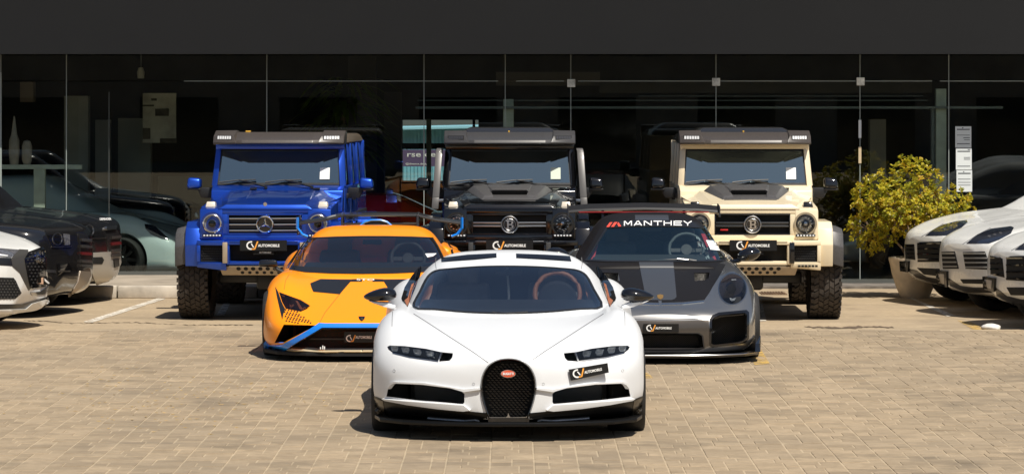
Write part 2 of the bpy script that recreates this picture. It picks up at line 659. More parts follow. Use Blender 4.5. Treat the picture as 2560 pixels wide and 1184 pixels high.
def cv_plate(car, corners, parent=None, nrm=None, body_thick=0.015, small=False, name='number_plate', textq=None):
    """black dealer plate: corners bl, br, tr, tl (local 3-d). Orange and white CV emblem and the word AUTOMOBILE"""
    c = [Vector(p) for p in corners]
    n = nrm or (c[1] - c[0]).cross(c[3] - c[0]).normalized()
    bm = bmesh.new()
    vs = [bm.verts.new(p) for p in c] + [bm.verts.new(p - n * body_thick) for p in c]
    for f in ((0, 1, 2, 3), (7, 6, 5, 4), (0, 4, 5, 1), (1, 5, 6, 2), (2, 6, 7, 3), (3, 7, 4, 0)):
        bm.faces.new([vs[i] for i in f])
    plate = from_bm(name, bm, PLATEBLK, parent or car.root)
    c2 = [p + n * 0.003 for p in c]
    def put(nm, v2, f2, m):
        return flat_mesh(nm, [Vector(quadmap(c2, u, v)) for (u, v) in v2], f2, m, plate)
    asp = ((c[1] - c[0]).length) / ((c[3] - c[0]).length)
    q = textq or (0.17, 0.12, 0.82)      # emblem left, emblem bottom, emblem height (as share of plate height)
    eh = q[2]; ew = eh / asp
    e0, b0 = q[0], q[1]
    def E(pts): return [(e0 + ew * x, b0 + eh * y) for x, y in pts]
    def sv(pts, w):
        vs_, fs_ = stroke([(x * 1.0, y) for x, y in pts], w)
        return E(vs_), fs_
    arc = [(0.47 + 0.45 * math.cos(a), 0.5 + 0.42 * math.sin(a)) for a in [R(90 + 180 * k / 10) for k in range(11)]]
    v1, f1 = sv([(0.62, 0.92)] + arc + [(0.6, 0.08)], 0.17)
    put('emblem_ring', v1, f1, WHITEPRINT)
    v1, f1 = sv([(0.52, 0.72), (0.8, 0.26)], 0.13)
    put('emblem_bar', v1, f1, WHITEPRINT)
    v1, f1 = sv([(0.56, 0.08), (0.92, 0.08), (1.28, 0.98)], 0.17)
    put('emblem_tick', v1, f1, ORANGEPRINT)
    tv, tf = text_tris('AUTOMOBILE', 0.03)
    t0 = e0 + ew * 1.3; t1 = min(0.95, t0 + (0.46 if not small else 0.5))
    put('lettering', [(t0 + (t1 - t0) * x, 0.36 + 0.27 * y) for x, y in tv], tf, WHITEPRINT)
    return plate

def text_px(car, name, txt, quad, m, surf=None, bold=0.0, shear=0.0, off=0.006, parent=None, y=None):
    tv, tf = text_tris(txt, bold, shear)
    P = []
    for (u, v) in tv:
        px, py = quadmap(quad, u, v)
        if y is not None:
            P.append(car.L(px, py, y)); continue
        h = (surf or car.surf).cast(car.o, car.dir(px, py).normalized())
        P.append(h[0] + h[1] * off if h else car.L(px, py, 0))
    return flat_mesh(name, P, tf, m, parent or car.root)

def poly_px(car, name, polys, m, surf=None, off=0.006, parent=None, y=None):
    P, Fc = [], []
    for pl in polys:
        b = len(P)
        for (px, py) in pl:
            if y is not None: P.append(car.L(px, py, y)); continue
            h = (surf or car.surf).cast(car.o, car.dir(px, py).normalized())
            P.append(h[0] + h[1] * off if h else car.L(px, py, 0))
        Fc.append(tuple(range(b, b + len(pl))))
    return flat_mesh(name, P, Fc, m, parent or car.root)

def circle_px(cx, cy, rx, ry=None, n=24, a0=0):
    ry = ry or rx
    return [(cx + rx * math.cos(R(a0) + 2 * math.pi * k / n), cy + ry * math.sin(R(a0) + 2 * math.pi * k / n)) for k in range(n)]

def wheel(car, x, y, z, r, w, rim_r, name='wheel', rim_mat=None, treads=0, tyre_mat=None, parent=None, spokes=10):
    """tyre with rim, axis along local x; outer face towards sign(x)"""
    sg = 1 if x > 0 else -1
    bm = bmesh.new()
    h = w / 2
    prof = [(-h * .8, rim_r), (-h * .97, rim_r + (r - rim_r) * .35), (-h, rim_r + (r - rim_r) * .6), (-h * .93, r - .02), (-h * .75, r - .004), (0, r), (h * .75, r - .004), (h * .93, r - .02), (h, rim_r + (r - rim_r) * .6), (h * .97, rim_r + (r - rim_r) * .35), (h * .8, rim_r)]
    lathe(bm, prof, 48, 'x', (x, y, z))
    if treads:
        rows = 5
        n = treads
        for j in range(rows):
            xx = x - h * .86 + w * .86 * (j + .5) / rows
            for k in range(n):
                a = 2 * math.pi * (k + (0.5 if j % 2 else 0) + random.uniform(-.08, .08)) / n
                da = 2 * math.pi / n * 0.36
                hw = w * .86 / rows * .43
                rr = r + 0.014
                tw = (0.35 if j % 2 else -0.35) * da * 1.4
                pts = []
                for rad in (r - .01, rr):
                    for (sx, sa) in ((-1, -1), (1, -1), (1, 1), (-1, 1)):
                        ang = a + sa * da + sx * tw
                        pts.append((xx + sx * hw, y + rad * math.cos(ang), z + rad * math.sin(ang)))
                hexa(bm, pts)
        for sx in (-1, 1):
            for k in range(n):
                a = 2 * math.pi * (k + .5 * (sx > 0)) / n
                da = 2 * math.pi / n * 0.3
                pts = []
                for rad in (r - .05, r + .012):
                    for (q, sa) in ((0, -1), (1, -1), (1, 1), (0, 1)):
                        ang = a + sa * da
                        pts.append((x + sx * (h * .84 + q * (h * .2)), y + rad * math.cos(ang), z + rad * math.sin(ang)))
                hexa(bm, pts)
    t = from_bm(name, bm, tyre_mat or RUBBER, parent or car.root, smooth=True, angle=40)
    bm = bmesh.new()
    xo = x + sg * h * .7
    lathe(bm, [(xo + sg * .01, rim_r), (xo + sg * .012, rim_r * .93), (xo - sg * .03, rim_r * .9), (xo - sg * .12, rim_r * .85), (xo - sg * .12, .02)], 40, 'x', (0, y, z))
    for k in range(spokes):
        a = 2 * math.pi * k / spokes
        c, s_ = math.cos(a), math.sin(a)
        pts = []
        for dx in (-.035, 0):
            for (rad, off) in ((.05, -.03), (rim_r * .93, -.018), (rim_r * .93, .018), (.05, .03)):
                pts.append((xo + sg * dx, y + rad * c - off * s_, z + rad * s_ + off * c))
        hexa(bm, pts)
    lathe(bm, [(xo + sg * .004, .0601), (xo + sg * .012, .05), (xo + sg * .012, .001)], 20, 'x', (0, y, z))
    from_bm('rim', bm, rim_mat or RIMBLK, t, smooth=True, angle=30)
    return t
# ------------------------------------------------------------------ ground
def ground_mat(name, c1, c2, c3, rough=0.85, per_piece=False, bump=0.25, bscale=90):
    m = bpy.data.materials.new(name); m.use_nodes = True
    nt = m.node_tree; b = nt.nodes['Principled BSDF']
    b.inputs['Roughness'].default_value = rough
    b.inputs['Specular IOR Level'].default_value = 0.3
    pos = nt.nodes.new('ShaderNodeNewGeometry')
    def noise(scale, detail=6, stretch=None):
        t = nt.nodes.new('ShaderNodeTexNoise'); t.inputs['Scale'].default_value = scale; t.inputs['Detail'].default_value = detail
        t.inputs['Roughness'].default_value = 0.62
        if stretch:
            mp = nt.nodes.new('ShaderNodeMapping'); mp.inputs['Scale'].default_value = stretch
            nt.links.new(pos.outputs['Position'], mp.inputs[0]); nt.links.new(mp.outputs[0], t.inputs['Vector'])
        else:
            nt.links.new(pos.outputs['Position'], t.inputs['Vector'])
        return t.outputs[0]
    def ramp(v, a, b_):
        r = nt.nodes.new('ShaderNodeMapRange'); r.inputs['From Min'].default_value = a; r.inputs['From Max'].default_value = b_
        nt.links.new(v, r.inputs['Value']); return r.outputs[0]
    def mix(f, A, B, mode='MIX'):
        x = nt.nodes.new('ShaderNodeMix'); x.data_type = 'RGBA'; x.blend_type = mode
        if isinstance(f, float): x.inputs['Factor'].default_value = f
        else: nt.links.new(f, x.inputs['Factor'])
        for k, v in (('A', A), ('B', B)):
            if isinstance(v, tuple): x.inputs[k].default_value = (*v, 1)
            else: nt.links.new(v, x.inputs[k])
        return x.outputs['Result']
    cc = mix(ramp(noise(0.55), .35, .68), c1, c2)
    cc = mix(ramp(noise(2.3, 8), .5, .78), cc, c3)
    cc = mix(ramp(noise(14, 8), .45, .8), cc, tuple(x * .72 for x in c1))
    cc = mix(ramp(noise(0.9, 9), .54, .70), cc, tuple(x * .72 for x in c2))
    cc = mix(ramp(noise(1.0, 7, (.5, 2.2, 1)), .60, .70), cc, tuple(x * .86 for x in c2))
    if per_piece:
        oi = nt.nodes.new('ShaderNodeObjectInfo')
        ad = nt.nodes.new('ShaderNodeMath'); ad.operation = 'ADD'
        nt.links.new(oi.outputs['Random'], ad.inputs[0]); nt.links.new(pos.outputs['Random Per Island'], ad.inputs[1])
        fr = nt.nodes.new('ShaderNodeMath'); fr.operation = 'FRACT'; nt.links.new(ad.outputs[0], fr.inputs[0])
        cr = nt.nodes.new('ShaderNodeMapRange'); cr.inputs['To Min'].default_value = 0.86; cr.inputs['To Max'].default_value = 1.10
        nt.links.new(fr.outputs[0], cr.inputs['Value'])
        cc = mix(1.0, cc, cr.outputs[0], 'MULTIPLY')
    nt.links.new(cc, b.inputs['Base Color'])
    bp = nt.nodes.new('ShaderNodeBump'); bp.inputs['Strength'].default_value = bump; bp.inputs['Distance'].default_value = 0.01
    nt.links.new(noise(bscale, 6), bp.inputs['Height']); nt.links.new(bp.outputs[0], b.inputs['Normal'])
    return m

SAND = ground_mat('sandy_concrete', (0.41, 0.318, 0.208), (0.33, 0.26, 0.178), (0.48, 0.378, 0.255))
JOINT = ground_mat('joint_sand', (0.46, 0.365, 0.245), (0.36, 0.29, 0.20), (0.50, 0.40, 0.27))
PAVER = ground_mat('paver_concrete', (0.355, 0.272, 0.178), (0.272, 0.216, 0.150), (0.42, 0.326, 0.218), per_piece=True, bump=.3)

me = bpy.data.meshes.new('ground')
S_ = 260
me.from_pydata([(-S_, -S_, 0), (S_, -S_, 0), (S_, S_, 0), (-S_, S_, 0)], [], [(0, 1, 2, 3)])
ground = tag(link_mesh('ground', me, SAND), kind='structure')

PAVE_END = 36.0
me = bpy.data.meshes.new('paving')
me.from_pydata([(-16, 8, .0165), (16, 8, .0165), (16, PAVE_END, .0165), (-16, PAVE_END, .0165)], [], [(0, 1, 2, 3)])
paving = tag(link_mesh('paving', me, JOINT), kind='structure')

def paver_mesh(w, d, j=0.0055, zt=0.0160, ch=0.003):
    x, y = w / 2 - j, d / 2 - j
    V = [(-x, -y, 0.0), (x, -y, 0.0), (x, y, 0.0), (-x, y, 0.0), (-x, -y, zt - ch), (x, -y, zt - ch), (x, y, zt - ch), (-x, y, zt - ch),
         (-x + ch, -y + ch, zt), (x - ch, -y + ch, zt), (x - ch, y - ch, zt), (-x + ch, y - ch, zt)]
    Fc = [(8, 9, 10, 11)]
    for i in range(4):
        k = (i + 1) % 4
        Fc += [(i, k, 4 + k, 4 + i), (4 + i, 4 + k, 8 + k, 8 + i)]
    return V, Fc
def laid_pavers():
    """strips 0.42 m wide; courses of one stretcher pair with the cross joint moving from course to course"""
    out = []
    sw = 0.31
    rd = random.Random(3)
    x = -15.965
    c = 0
    while x < 15.9:
        y = 8.0 + (c % 3) * 0.1
        k = c
        while y < PAVE_END - .21:
            f = rd.choice((0.34, 0.66, 0.5, 0.5, 0.34, 0.66, 1.0)); d = 0.205 + rd.choice((0, 0, 0, .02, -.02))
            if f == 1.0:
                out.append((x + sw / 2, y + d / 2, sw, d))
            else:
                out.append((x + sw * f / 2, y + d / 2, sw * f, d)); out.append((x + sw * (1 + f) / 2, y + d / 2, sw * (1 - f), d))
            y += d; k += 1
        x += sw; c += 1
    return out
pv = laid_pavers()
def seen(p):
    X, Y = p[0], p[1]
    px = CX + X * FPX / Y; py = HY + CAMH * FPX / Y
    if not (0 <= px <= 2560 and py <= 1184): return False
    if Y > 23.9 and -1.05 < X < 1.02 and Y < 29: return False
    return True
vis = sorted([p for p in pv if seen(p)], key=lambda p: p[1])
near = set(vis[:298])
meshes = {}
rp = random.Random(5)
for p in vis[:298]:
    key = (round(p[2], 3), round(p[3], 3))
    if key not in meshes:
        V, Fc = paver_mesh(*key)
        mm = bpy.data.meshes.new('paver'); mm.from_pydata(V, [], Fc); mm.materials.append(PAVER); meshes[key] = mm
    o = bpy.data.objects.new('paver', meshes[key]); col.objects.link(o); o.parent = paving
    o.location = (p[0], p[1], 0.004 + rp.uniform(-.0025, .0025)); o.rotation_euler = (rp.uniform(-.006, .006), rp.uniform(-.008, .008), rp.uniform(-.008, .008))
V, Fc = [], []
for p in pv:
    if p in near: continue
    v, f = paver_mesh(p[2], p[3])
    b0 = len(V); dz = 0.004 + rp.uniform(-.0025, .0025); a = rp.uniform(-.006, .006)
    tx, ty = rp.uniform(-.008, .008), rp.uniform(-.006, .006)
    V += [(p[0] + q[0] - a * q[1], p[1] + q[1] + a * q[0], dz + q[2] + q[0] * tx + q[1] * ty) for q in v]
    Fc += [tuple(b0 + i for i in ff) for ff in f]
me = bpy.data.meshes.new('pavers'); me.from_pydata(V, [], Fc)
tag(link_mesh('pavers', me, PAVER, paving), kind='stuff')

def g(px, py, z=0.0):
    Y = FPX * (CAMH - z) / (py - HY)
    return W(px, py, Y)
def ground_poly(name, pts, m, z, label=None, kind='structure', cat=None):
    me = bpy.data.meshes.new(name)
    P = [g(*p) for p in pts]
    me.from_pydata([(p.x, p.y, z) for p in P], [], [tuple(range(len(P)))])
    o = link_mesh(name, me, m)
    return tag(o, label, cat, None, kind)
def worn_paint(name, c, cover=.5):
    m = bpy.data.materials.new(name); m.use_nodes = True
    nt = m.node_tree; b = nt.nodes['Principled BSDF']; b.inputs['Base Color'].default_value = (*c, 1); b.inputs['Roughness'].default_value = .8
    t = nt.nodes.new('ShaderNodeTexNoise'); t.inputs['Scale'].default_value = 9; t.inputs['Detail'].default_value = 9; t.inputs['Roughness'].default_value = .7
    p = nt.nodes.new('ShaderNodeNewGeometry'); nt.links.new(p.outputs['Position'], t.inputs['Vector'])
    r = nt.nodes.new('ShaderNodeMapRange'); r.inputs['From Min'].default_value = cover - .08; r.inputs['From Max'].default_value = cover + .12
    nt.links.new(t.outputs[0], r.inputs['Value']); nt.links.new(r.outputs[0], b.inputs['Alpha'])
    return m
WORNW = worn_paint('worn_white_paint', (0.72, 0.67, 0.58), .44)
WORNY = worn_paint('worn_yellow_paint', (0.62, 0.40, 0.10), .5)
ground_poly('parking_line', [(396, 745), (414, 747), (232, 806), (208, 805)], WORNW, .006)
ground_poly('parking_line', [(1886, 742), (1902, 742), (1916, 803), (1893, 803)], WORNW, .006)
ground_poly('parking_line', [(2266, 742), (2278, 744), (2390, 790), (2368, 791)], WORNW, .006)
ground_poly('parking_line', [(568, 742), (584, 742), (560, 790), (540, 790)], WORNW, .006)
ground_poly('yellow_line', [(1862, 862), (1892, 860), (1925, 915), (1886, 917)], WORNY, .0235)
ground_poly('yellow_line', [(1560, 938), (1618, 936), (1634, 950), (1560, 954)], WORNY, .0235)
ground_poly('yellow_line', [(2392, 800), (2430, 806), (2545, 868), (2505, 868)], WORNY, .006)
ground_poly('yellow_line', [(-10, 838), (16, 836), (14, 848), (-20, 852)], WORNY, .006)

# cracks in the concrete: thin dark dirt ribbons with grit
CRACK = mat('crack_dirt', (0.12, 0.085, 0.055), 0.95, noise=.4, nscale=30)
def crack(pts, w):
    rd = random.Random(len(pts) * 7 + int(pts[0][0]))
    bm = bmesh.new(); prev = None
    fine = []
    for (a, b) in zip(pts[:-1], pts[1:]):
        n = max(2, int(abs(b[0] - a[0]) / 7))
        fine += [(a[0] + (b[0] - a[0]) * k / n, a[1] + (b[1] - a[1]) * k / n + rd.uniform(-1.2, 1.2)) for k in range(n)]
    for p in fine:
        q = g(*p); ww = w * rd.uniform(.1, 1.0)
        cur = [bm.verts.new((q.x, q.y - ww, .005)), bm.verts.new((q.x, q.y + ww, .005))]
        if prev: bm.faces.new((prev[0], cur[0], cur[1], prev[1]))
        prev = cur
    return tag(from_bm('ground_crack', bm, CRACK), kind='structure')
crack([(1905, 838), (2000, 842), (2130, 850), (2230, 851), (2330, 846), (2440, 842), (2560, 848)], .07)
crack([(2010, 817), (2090, 820), (2180, 816), (2240, 819)], .22)
crack([(60, 800), (180, 808), (330, 806), (470, 812), (640, 812)], .05)
crack([(300, 832), (420, 838), (600, 836)], .05)

# leaf litter on the pavers
LITTER = mat('dry_leaf', (0.36, 0.23, 0.07), .8, noise=.5, nscale=25)
bm = bmesh.new(); rd = random.Random(11)
for k in range(260):
    c = rd.choice(((330, 960), (500, 1010), (640, 985), (720, 1000), (200, 1000), (400, 1040)))
    px, py = c[0] + rd.gauss(0, 110), c[1] + rd.gauss(0, 26)
    if py < 900 or py > 1180: continue
    q = g(px, py); a = rd.uniform(0, 6.28); l = rd.uniform(.008, .03); w_ = l * rd.uniform(.2, .5)
    e = Vector((math.cos(a), math.sin(a), 0)); f = Vector((-e.y, e.x, 0))
    z = .024
    bm.faces.new([bm.verts.new(q + e * l + Vector((0, 0, z + .004))), bm.verts.new(q + f * w_ + Vector((0, 0, z))), bm.verts.new(q - e * l + Vector((0, 0, z + .003))), bm.verts.new(q - f * w_ + Vector((0, 0, z)))])
tag(from_bm('leaf_litter', bm, LITTER), kind='stuff')

# drain grate and loose stone
dg_ = empty('drain_grate', tuple(g(1933, 734)))
tag(dg_, 'rusty drain grate in the concrete behind the cream off-roader', 'drain grate')
bm = bmesh.new(); box(bm, -.17, .17, -.24, .24, .001, .012)
from_bm('grate_frame', bm, mat('rusty_iron', (.16, .1, .06), .7, noise=.3), dg_)
for k in range(8):
    bm = bmesh.new(); box(bm, -.145 + k * .038, -.125 + k * .038, -.21, .21, .0125, .022)
    from_bm('grate_bar', bm, MATS['rusty_iron'], dg_)
bm = bmesh.new()
vs = ellipsoid(bm, (0, 0, .03), (.11, .09, .04), 18, 10)
for v in bm.verts: v.co += Vector((random.uniform(-.008, .008), random.uniform(-.008, .008), random.uniform(-.004, .004)))
o = from_bm('stone', bm, mat('pale_stone', (.62, .6, .56), .8, noise=.2), smooth=True, angle=60); o.location = g(2477, 824)
tag(o, 'flat white stone lying on the ground before the white off-roaders', 'stone')

# ------------------------------------------------------------------ kerb and walkway
KY = 42.0
KERB_W = mat('kerb_pale', (.48, .43, .36), .8, noise=.25, nscale=5, bump=.2)
KERB_D = mat('kerb_dark', (.20, .185, .165), .8, noise=.3, nscale=5, bump=.2)
kerb = tag(empty('kerb', (0, KY, 0)), kind='structure')
x = -9.8; k = 0
while x < -.6:
    bm = bmesh.new(); box(bm, x + .008, x + .915, 0, .16, 0, .165 + random.uniform(-.004, .004), .018)
    from_bm('kerb_stone', bm, KERB_D if k % 4 == 3 else KERB_W, kerb, smooth=True)
    x += .923; k += 1
bm = bmesh.new(); box(bm, -9.8, x, KY + .17, 45.2, 0, .15)
tag(from_bm('walkway', bm, mat('walkway_concrete', (.33, .28, .22), .85, noise=.2, nscale=3, bump=.2)), kind='structure')
bm = bmesh.new(); box(bm, x + .1, 12, 44.2, 45.2, -.1, .035)
tag(from_bm('threshold_strip', bm, mat('threshold_dark', (.16, .14, .12), .9, noise=.4, nscale=6, bump=.6, bscale=25)), kind='structure')
# ------------------------------------------------------------------ showroom
GY = 45.0                                   # plane of the glass front
gs = FPX / GY
def gx(px): return (px - CX) / gs
def gz(py): return CAMH - (py - HY) / gs
FASCIA = mat('charcoal_cladding', (.0083, .0086, .0093), .6, noise=.06, nscale=1.2, spec=.25)
FRAMEM = mat('dull_steel', (.16, .17, .16), .45, metal=.6)
JOINTM = mat('glass_edge', (.30, .34, .32), .35)
PALE = mat('pale_green_steel', (.50, .54, .46), .5, noise=.1)
DARKWALL = mat('dark_interior_wall', (.06, .057, .052), .8, noise=.2, nscale=2)
DARKFLOOR = mat('dark_tile_floor', (.035, .034, .032), .35, noise=.2, nscale=3)
FACADE = glass_mat('facade_glass', (.84, .88, .86), 1.5, boost=.03, gtint=(.75, .8, .78))
show = empty('showroom', (0, GY, 0))
tag(show, 'dark glass-fronted car showroom with a charcoal fascia along its roof', 'building')
def bpart(name, x0, x1, y0, y1, z0, z1, m, bev=0.0, parent=None):
    bm = bmesh.new(); box(bm, x0, x1, y0 - GY, y1 - GY, z0, z1, bev)
    return from_bm(name, bm, m, parent or show)
FBOT = CAMH + (HY - 136) * 44.3 / FPX
# fascia clad in long panels with narrow joints
bpart('fascia_panel', -13.5, 13.5, 44.3, 44.4, FBOT, FBOT + 2.9, FASCIA, .004)
bpart('soffit', -13.5, 13.5, 44.4, GY + .1, FBOT + .02, FBOT + .14, DARKWALL)
bpart('roof', -13.5, 13.5, 44.4, 57.2, FBOT + 2.6, FBOT + 2.8, FASCIA)
bpart('ceiling', -13.5, 13.5, GY + .1, 57, FBOT + .3, FBOT + .4, DARKWALL)
bpart('side_wall', -13.7, -13.5, 44.4, 57.2, 0, FBOT + 2.6, FASCIA)
bpart('side_wall', 13.5, 13.7, 44.4, 57.2, 0, FBOT + 2.6, FASCIA)
# back wall with one window
BY = 56.8
bs = FPX / BY
wx0, wx1 = (1006 - CX) / bs, (1196 - CX) / bs
wz1, wz0 = CAMH - (300 - HY) / bs, CAMH - (452 - HY) / bs
bpart('back_wall', -13.5, wx0, BY, BY + .2, 0, FBOT + .3, DARKWALL)
bpart('back_wall', wx1, 13.5, BY, BY + .2, 0, FBOT + .3, DARKWALL)
bpart('back_wall', wx0, wx1, BY, BY + .2, wz1, FBOT + .3, DARKWALL)
bpart('back_wall', wx0, wx1, BY, BY + .2, 0, wz0, DARKWALL)
bpart('window_post', (1184 - 1280) / bs - .02, (1184 - 1280) / bs + .03, BY - .02, BY + .05, wz0, wz1, FASCIA)
bpart('window_bar', wx0, wx1, BY - .03, BY + .06, CAMH - (373 - HY) / bs, CAMH - (358 - HY) / bs, FASCIA)
bpart('window_post', (1068 - 1280) / bs, (1080 - 1280) / bs, BY - .6, BY - .5, .05, wz1 + .02, PALE)
bm = bmesh.new(); box(bm, -13.4, 13.4, GY + .12, BY, .001, .05)
tag(from_bm('showroom_floor', bm, DARKFLOOR), kind='structure')
# glass front: upper and lower rows of panes between thin joints
jx = [-13.4, gx(-420), gx(2), gx(166), gx(667), gx(1060), gx(1263), gx(1427), gx(1790), gx(2150), gx(2372), gx(2760), 13.4]
zj = gz(203); ztop = FBOT + .3; z0g = .16
for a, b in zip(jx[:-1], jx[1:]):
    bpart('glass_pane', a + .006, b - .006, GY, GY + .012, zj + .006, ztop, FACADE)
    bpart('glass_pane', a + .006, b - .006, GY, GY + .012, z0g if b < -.6 else .06, zj - .006, FACADE)
for i, a in enumerate(jx[1:-1]):
    bpart('glass_joint', a - .0055, a + .0055, GY - .006, GY + .02, .05, ztop, JOINTM)
for px0, px1 in ((460, 1245), (1290, 1410), (1445, 1780), (1800, 2140), (2160, 2330), (2350, 2700)):
    bpart('glass_joint', gx(px0), gx(px1), GY - .004, GY + .016, zj - .0055, zj + .0055, JOINTM)
for px, py in ((1428, 208), (1790, 205), (2151, 204)):
    f = bpart('patch_fitting', gx(px - 10), gx(px + 10), GY - .03, GY - .007, gz(py + 10), gz(py - 10), mat('brushed_fitting', (.62, .6, .54), .35, metal=.8, noise=.35, nscale=14), .004)
bpart('base_rail', -13.4, -.6, GY - .03, GY + .04, .15, .2, FRAMEM)
bpart('base_rail', -.6, 13.4, GY - .03, GY + .04, .036, .09, FRAMEM)
# door head rails seen behind the front
bpart('head_rail', gx(1037), gx(2515), GY + .3, GY + .36, gz(272), gz(266), FRAMEM)
bpart('head_rail', gx(1040), gx(2330), GY + .5, GY + .53, gz(252), gz(250), FRAMEM)
bpart('head_rail', gx(1600), gx(2320), GY + .5, GY + .53, gz(241), gz(239.5), FRAMEM)
def post(px0, px1, py0, py1, Y, m=PALE):
    s_ = FPX / Y
    return bpart('post', (px0 - CX) / s_, (px1 - CX) / s_, Y, Y + (.12 if Y > GY + .1 else .012), max(.05, CAMH - (py1 - HY) / s_), CAMH - (py0 - HY) / s_, m, .006)
post(1258, 1284, 248, 800, GY + .4)
post(2340, 2366, 222, 700, GY + .4)
post(2328, 2337, 268, 700, GY + .45, FRAMEM)
post(84, 112, 420, 700, GY + .4)
post(271.4, 273.4, 230, 700, GY - .014, FRAMEM)
post(-2, 4, 180, 700, GY - .02, JOINTM)
bpart('sill_beam', gx(-60), gx(195), GY + .38, GY + .5, gz(424), gz(413), PALE)
# partitions and pillars inside
def inner(name, px0, px1, py0, py1, Y, c, d=.25, nz=.12):
    c = tuple(min(.7, q * 2.0) for q in c)
    s_ = FPX / Y
    return bpart(name, (px0 - CX) / s_, (px1 - CX) / s_, Y, Y + d, max(.05, CAMH - (py1 - HY) / s_), CAMH - (py0 - HY) / s_, mat('wall_%d' % int(1000 * c[0]), c, .8, noise=nz, nscale=2))
inner('pillar', 160, 220, 240, 700, 49.0, (.20, .19, .17))
inner('pillar', 238, 273, 300, 700, 49.4, (.22, .20, .18))
inner('pillar', 295, 376, 296, 700, 50.0, (.21, .20, .17))
inner('pillar', 2175, 2215, 298, 700, 49.0, (.19, .17, .15))
inner('partition', 395, 640, 440, 700, 52.0, (.26, .22, .16))
inner('partition', 870, 940, 140, 700, 53.0, (.055, .05, .045))
inner('partition', 960, 1003, 230, 700, 54.5, (.06, .055, .05))
inner('pillar', 50, 83, 205, 255, 49.0, (.12, .09, .07))
inner('beam', 1240, 1500, 180, 214, 50.0, (.075, .065, .055))
inner('beam', 1500, 2330, 200, 232, 51.0, (.06, .055, .045))
# dim picture board on the inner wall
pb = empty('picture_board', (0, 48.6, 0)); tag(pb, 'beige picture board with dark stains on the left inner wall', 'picture board')
s_ = FPX / 48.6
bm = bmesh.new(); box(bm, (357 - CX) / s_, (440 - CX) / s_, 0, .04, CAMH - (357 - HY) / s_, CAMH - (233 - HY) / s_, .004)
from_bm('board', bm, mat('beige_board', (.62, .55, .44), .8, noise=.3, nscale=4), pb)
for (a, b, c, d) in ((388, 422, 272, 290), (378, 392, 246, 252), (357, 376, 320, 348), (400, 440, 346, 357), (357, 385, 262, 266)):
    bm = bmesh.new(); box(bm, (a - CX) / s_, (b - CX) / s_, -.012, -.001, CAMH - (d - HY) / s_, CAMH - (c - HY) / s_, .003)
    from_bm('dark_patch', bm, mat('brown_patch', (.11, .09, .065), .8, noise=.4, nscale=9), pb)
# wall lamp, unlit
wl = empty('wall_lamp', tuple(W(352, 184, 49))); tag(wl, 'small unlit wall lamp high behind the left glass', 'lamp')
bm = bmesh.new(); lathe(bm, [(-.075, .001), (-.075, .05), (.02, .06), (.09, .035), (.095, .001)], 16, 'z')
from_bm('lamp_shade', bm, mat('lamp_shade_pale', (.8, .76, .66), .5), wl, smooth=True)
bm = bmesh.new(); box(bm, -.02, .02, .05, .1, -.02, .02); box(bm, -.008, .008, .0, .06, .02, .5)
from_bm('bracket', bm, FRAMEM, wl)
# pale vases on the counter at far left
for (px0, px1, py0, py1, lab) in ((22, 49, 290, 412, 'tall pale tapering vase on the left counter behind glass'), (55, 80, 350, 410, 'short rounded pale vase on the left counter behind glass')):
    Y = GY + .45; s_ = FPX / Y
    zt, zb = CAMH - (py0 - HY) / s_, gz(413)
    r_ = (px1 - px0) / 2 / s_
    h_ = zt - zb
    bm = bmesh.new()
    pr = [(0, .001), (0, r_ * .8), (h_ * .25, r_), (h_ * .5, r_ * .95), (h_ * .62, r_ * .55), (h_, r_ * .12), (h_, .001)] if h_ > .5 else [(0, .001), (0, r_ * .7), (h_ * .2, r_), (h_ * .75, r_), (h_ * .95, r_ * .7), (h_, .001)]
    lathe(bm, pr, 24, 'z')
    o = from_bm('vase', bm, mat('pale_vase', (.36, .30, .24), .55, noise=.15), smooth=True, angle=50)
    o.location = (((px0 + px1) / 2 - CX) / s_, Y, zb)
    tag(o, lab, 'vase')
# notices taped to the glass
NOTE = mat('notice_paper', (.74, .78, .78), .7)
INK = mat('notice_ink', (.05, .06, .07), .7)
def notice(px0, px1, py0, py1, bars, label):
    o = empty('notice', (gx((px0 + px1) / 2), GY - .012, gz(py1))); tag(o, label, 'notice', 'notices taped to the right glass')
    w_ = (px1 - px0) / gs; h_ = (py1 - py0) / gs
    bm = bmesh.new(); box(bm, -w_ / 2, w_ / 2, 0, .004, 0, h_)
    from_bm('sheet', bm, NOTE, o)
    for (a, b, c, t) in bars:
        bm = bmesh.new(); box(bm, -w_ / 2 + a * w_, -w_ / 2 + b * w_, -.002, -.0005, h_ * (1 - c) - t / gs, h_ * (1 - c))
        from_bm('print_bar', bm, INK, o)
notice(2388, 2428, 316, 369, [(.1, .9, .12, 2.5), (.42, .5, .05, 2.5), (.1, .9, .4, 1.2), (.5, .9, .52, 1.6), (.55, .9, .62, 1.2), (.1, .9, .8, 1.8)], 'top sheet of the three notices taped to the right glass')
notice(2389.5, 2429, 370.5, 424, [(.1, .9, .12, 2.5), (.75, .9, .05, 1.5), (.5, .9, .5, 1.4), (.5, .9, .42, 1.2), (.1, .9, .82, 1.6)], 'middle sheet of the three notices taped to the right glass')
notice(2391, 2430, 425.5, 479, [(.1, .9, .12, 2.5), (.42, .5, .05, 2), (.1, .9, .4, 1.2), (.1, .9, .55, 1.2), (.1, .9, .68, 1.2)], 'bottom sheet of the three notices taped to the right glass')
# stickers on the right glass joint
o = bpart('joint_sticker', gx(2146), gx(2153), GY - .02, GY - .008, gz(345), gz(300), PAPER)
o = bpart('joint_sticker', gx(2146), gx(2153), GY - .02, GY - .008, gz(408), gz(367), mat('tan_sticker', (.6, .48, .3), .6))
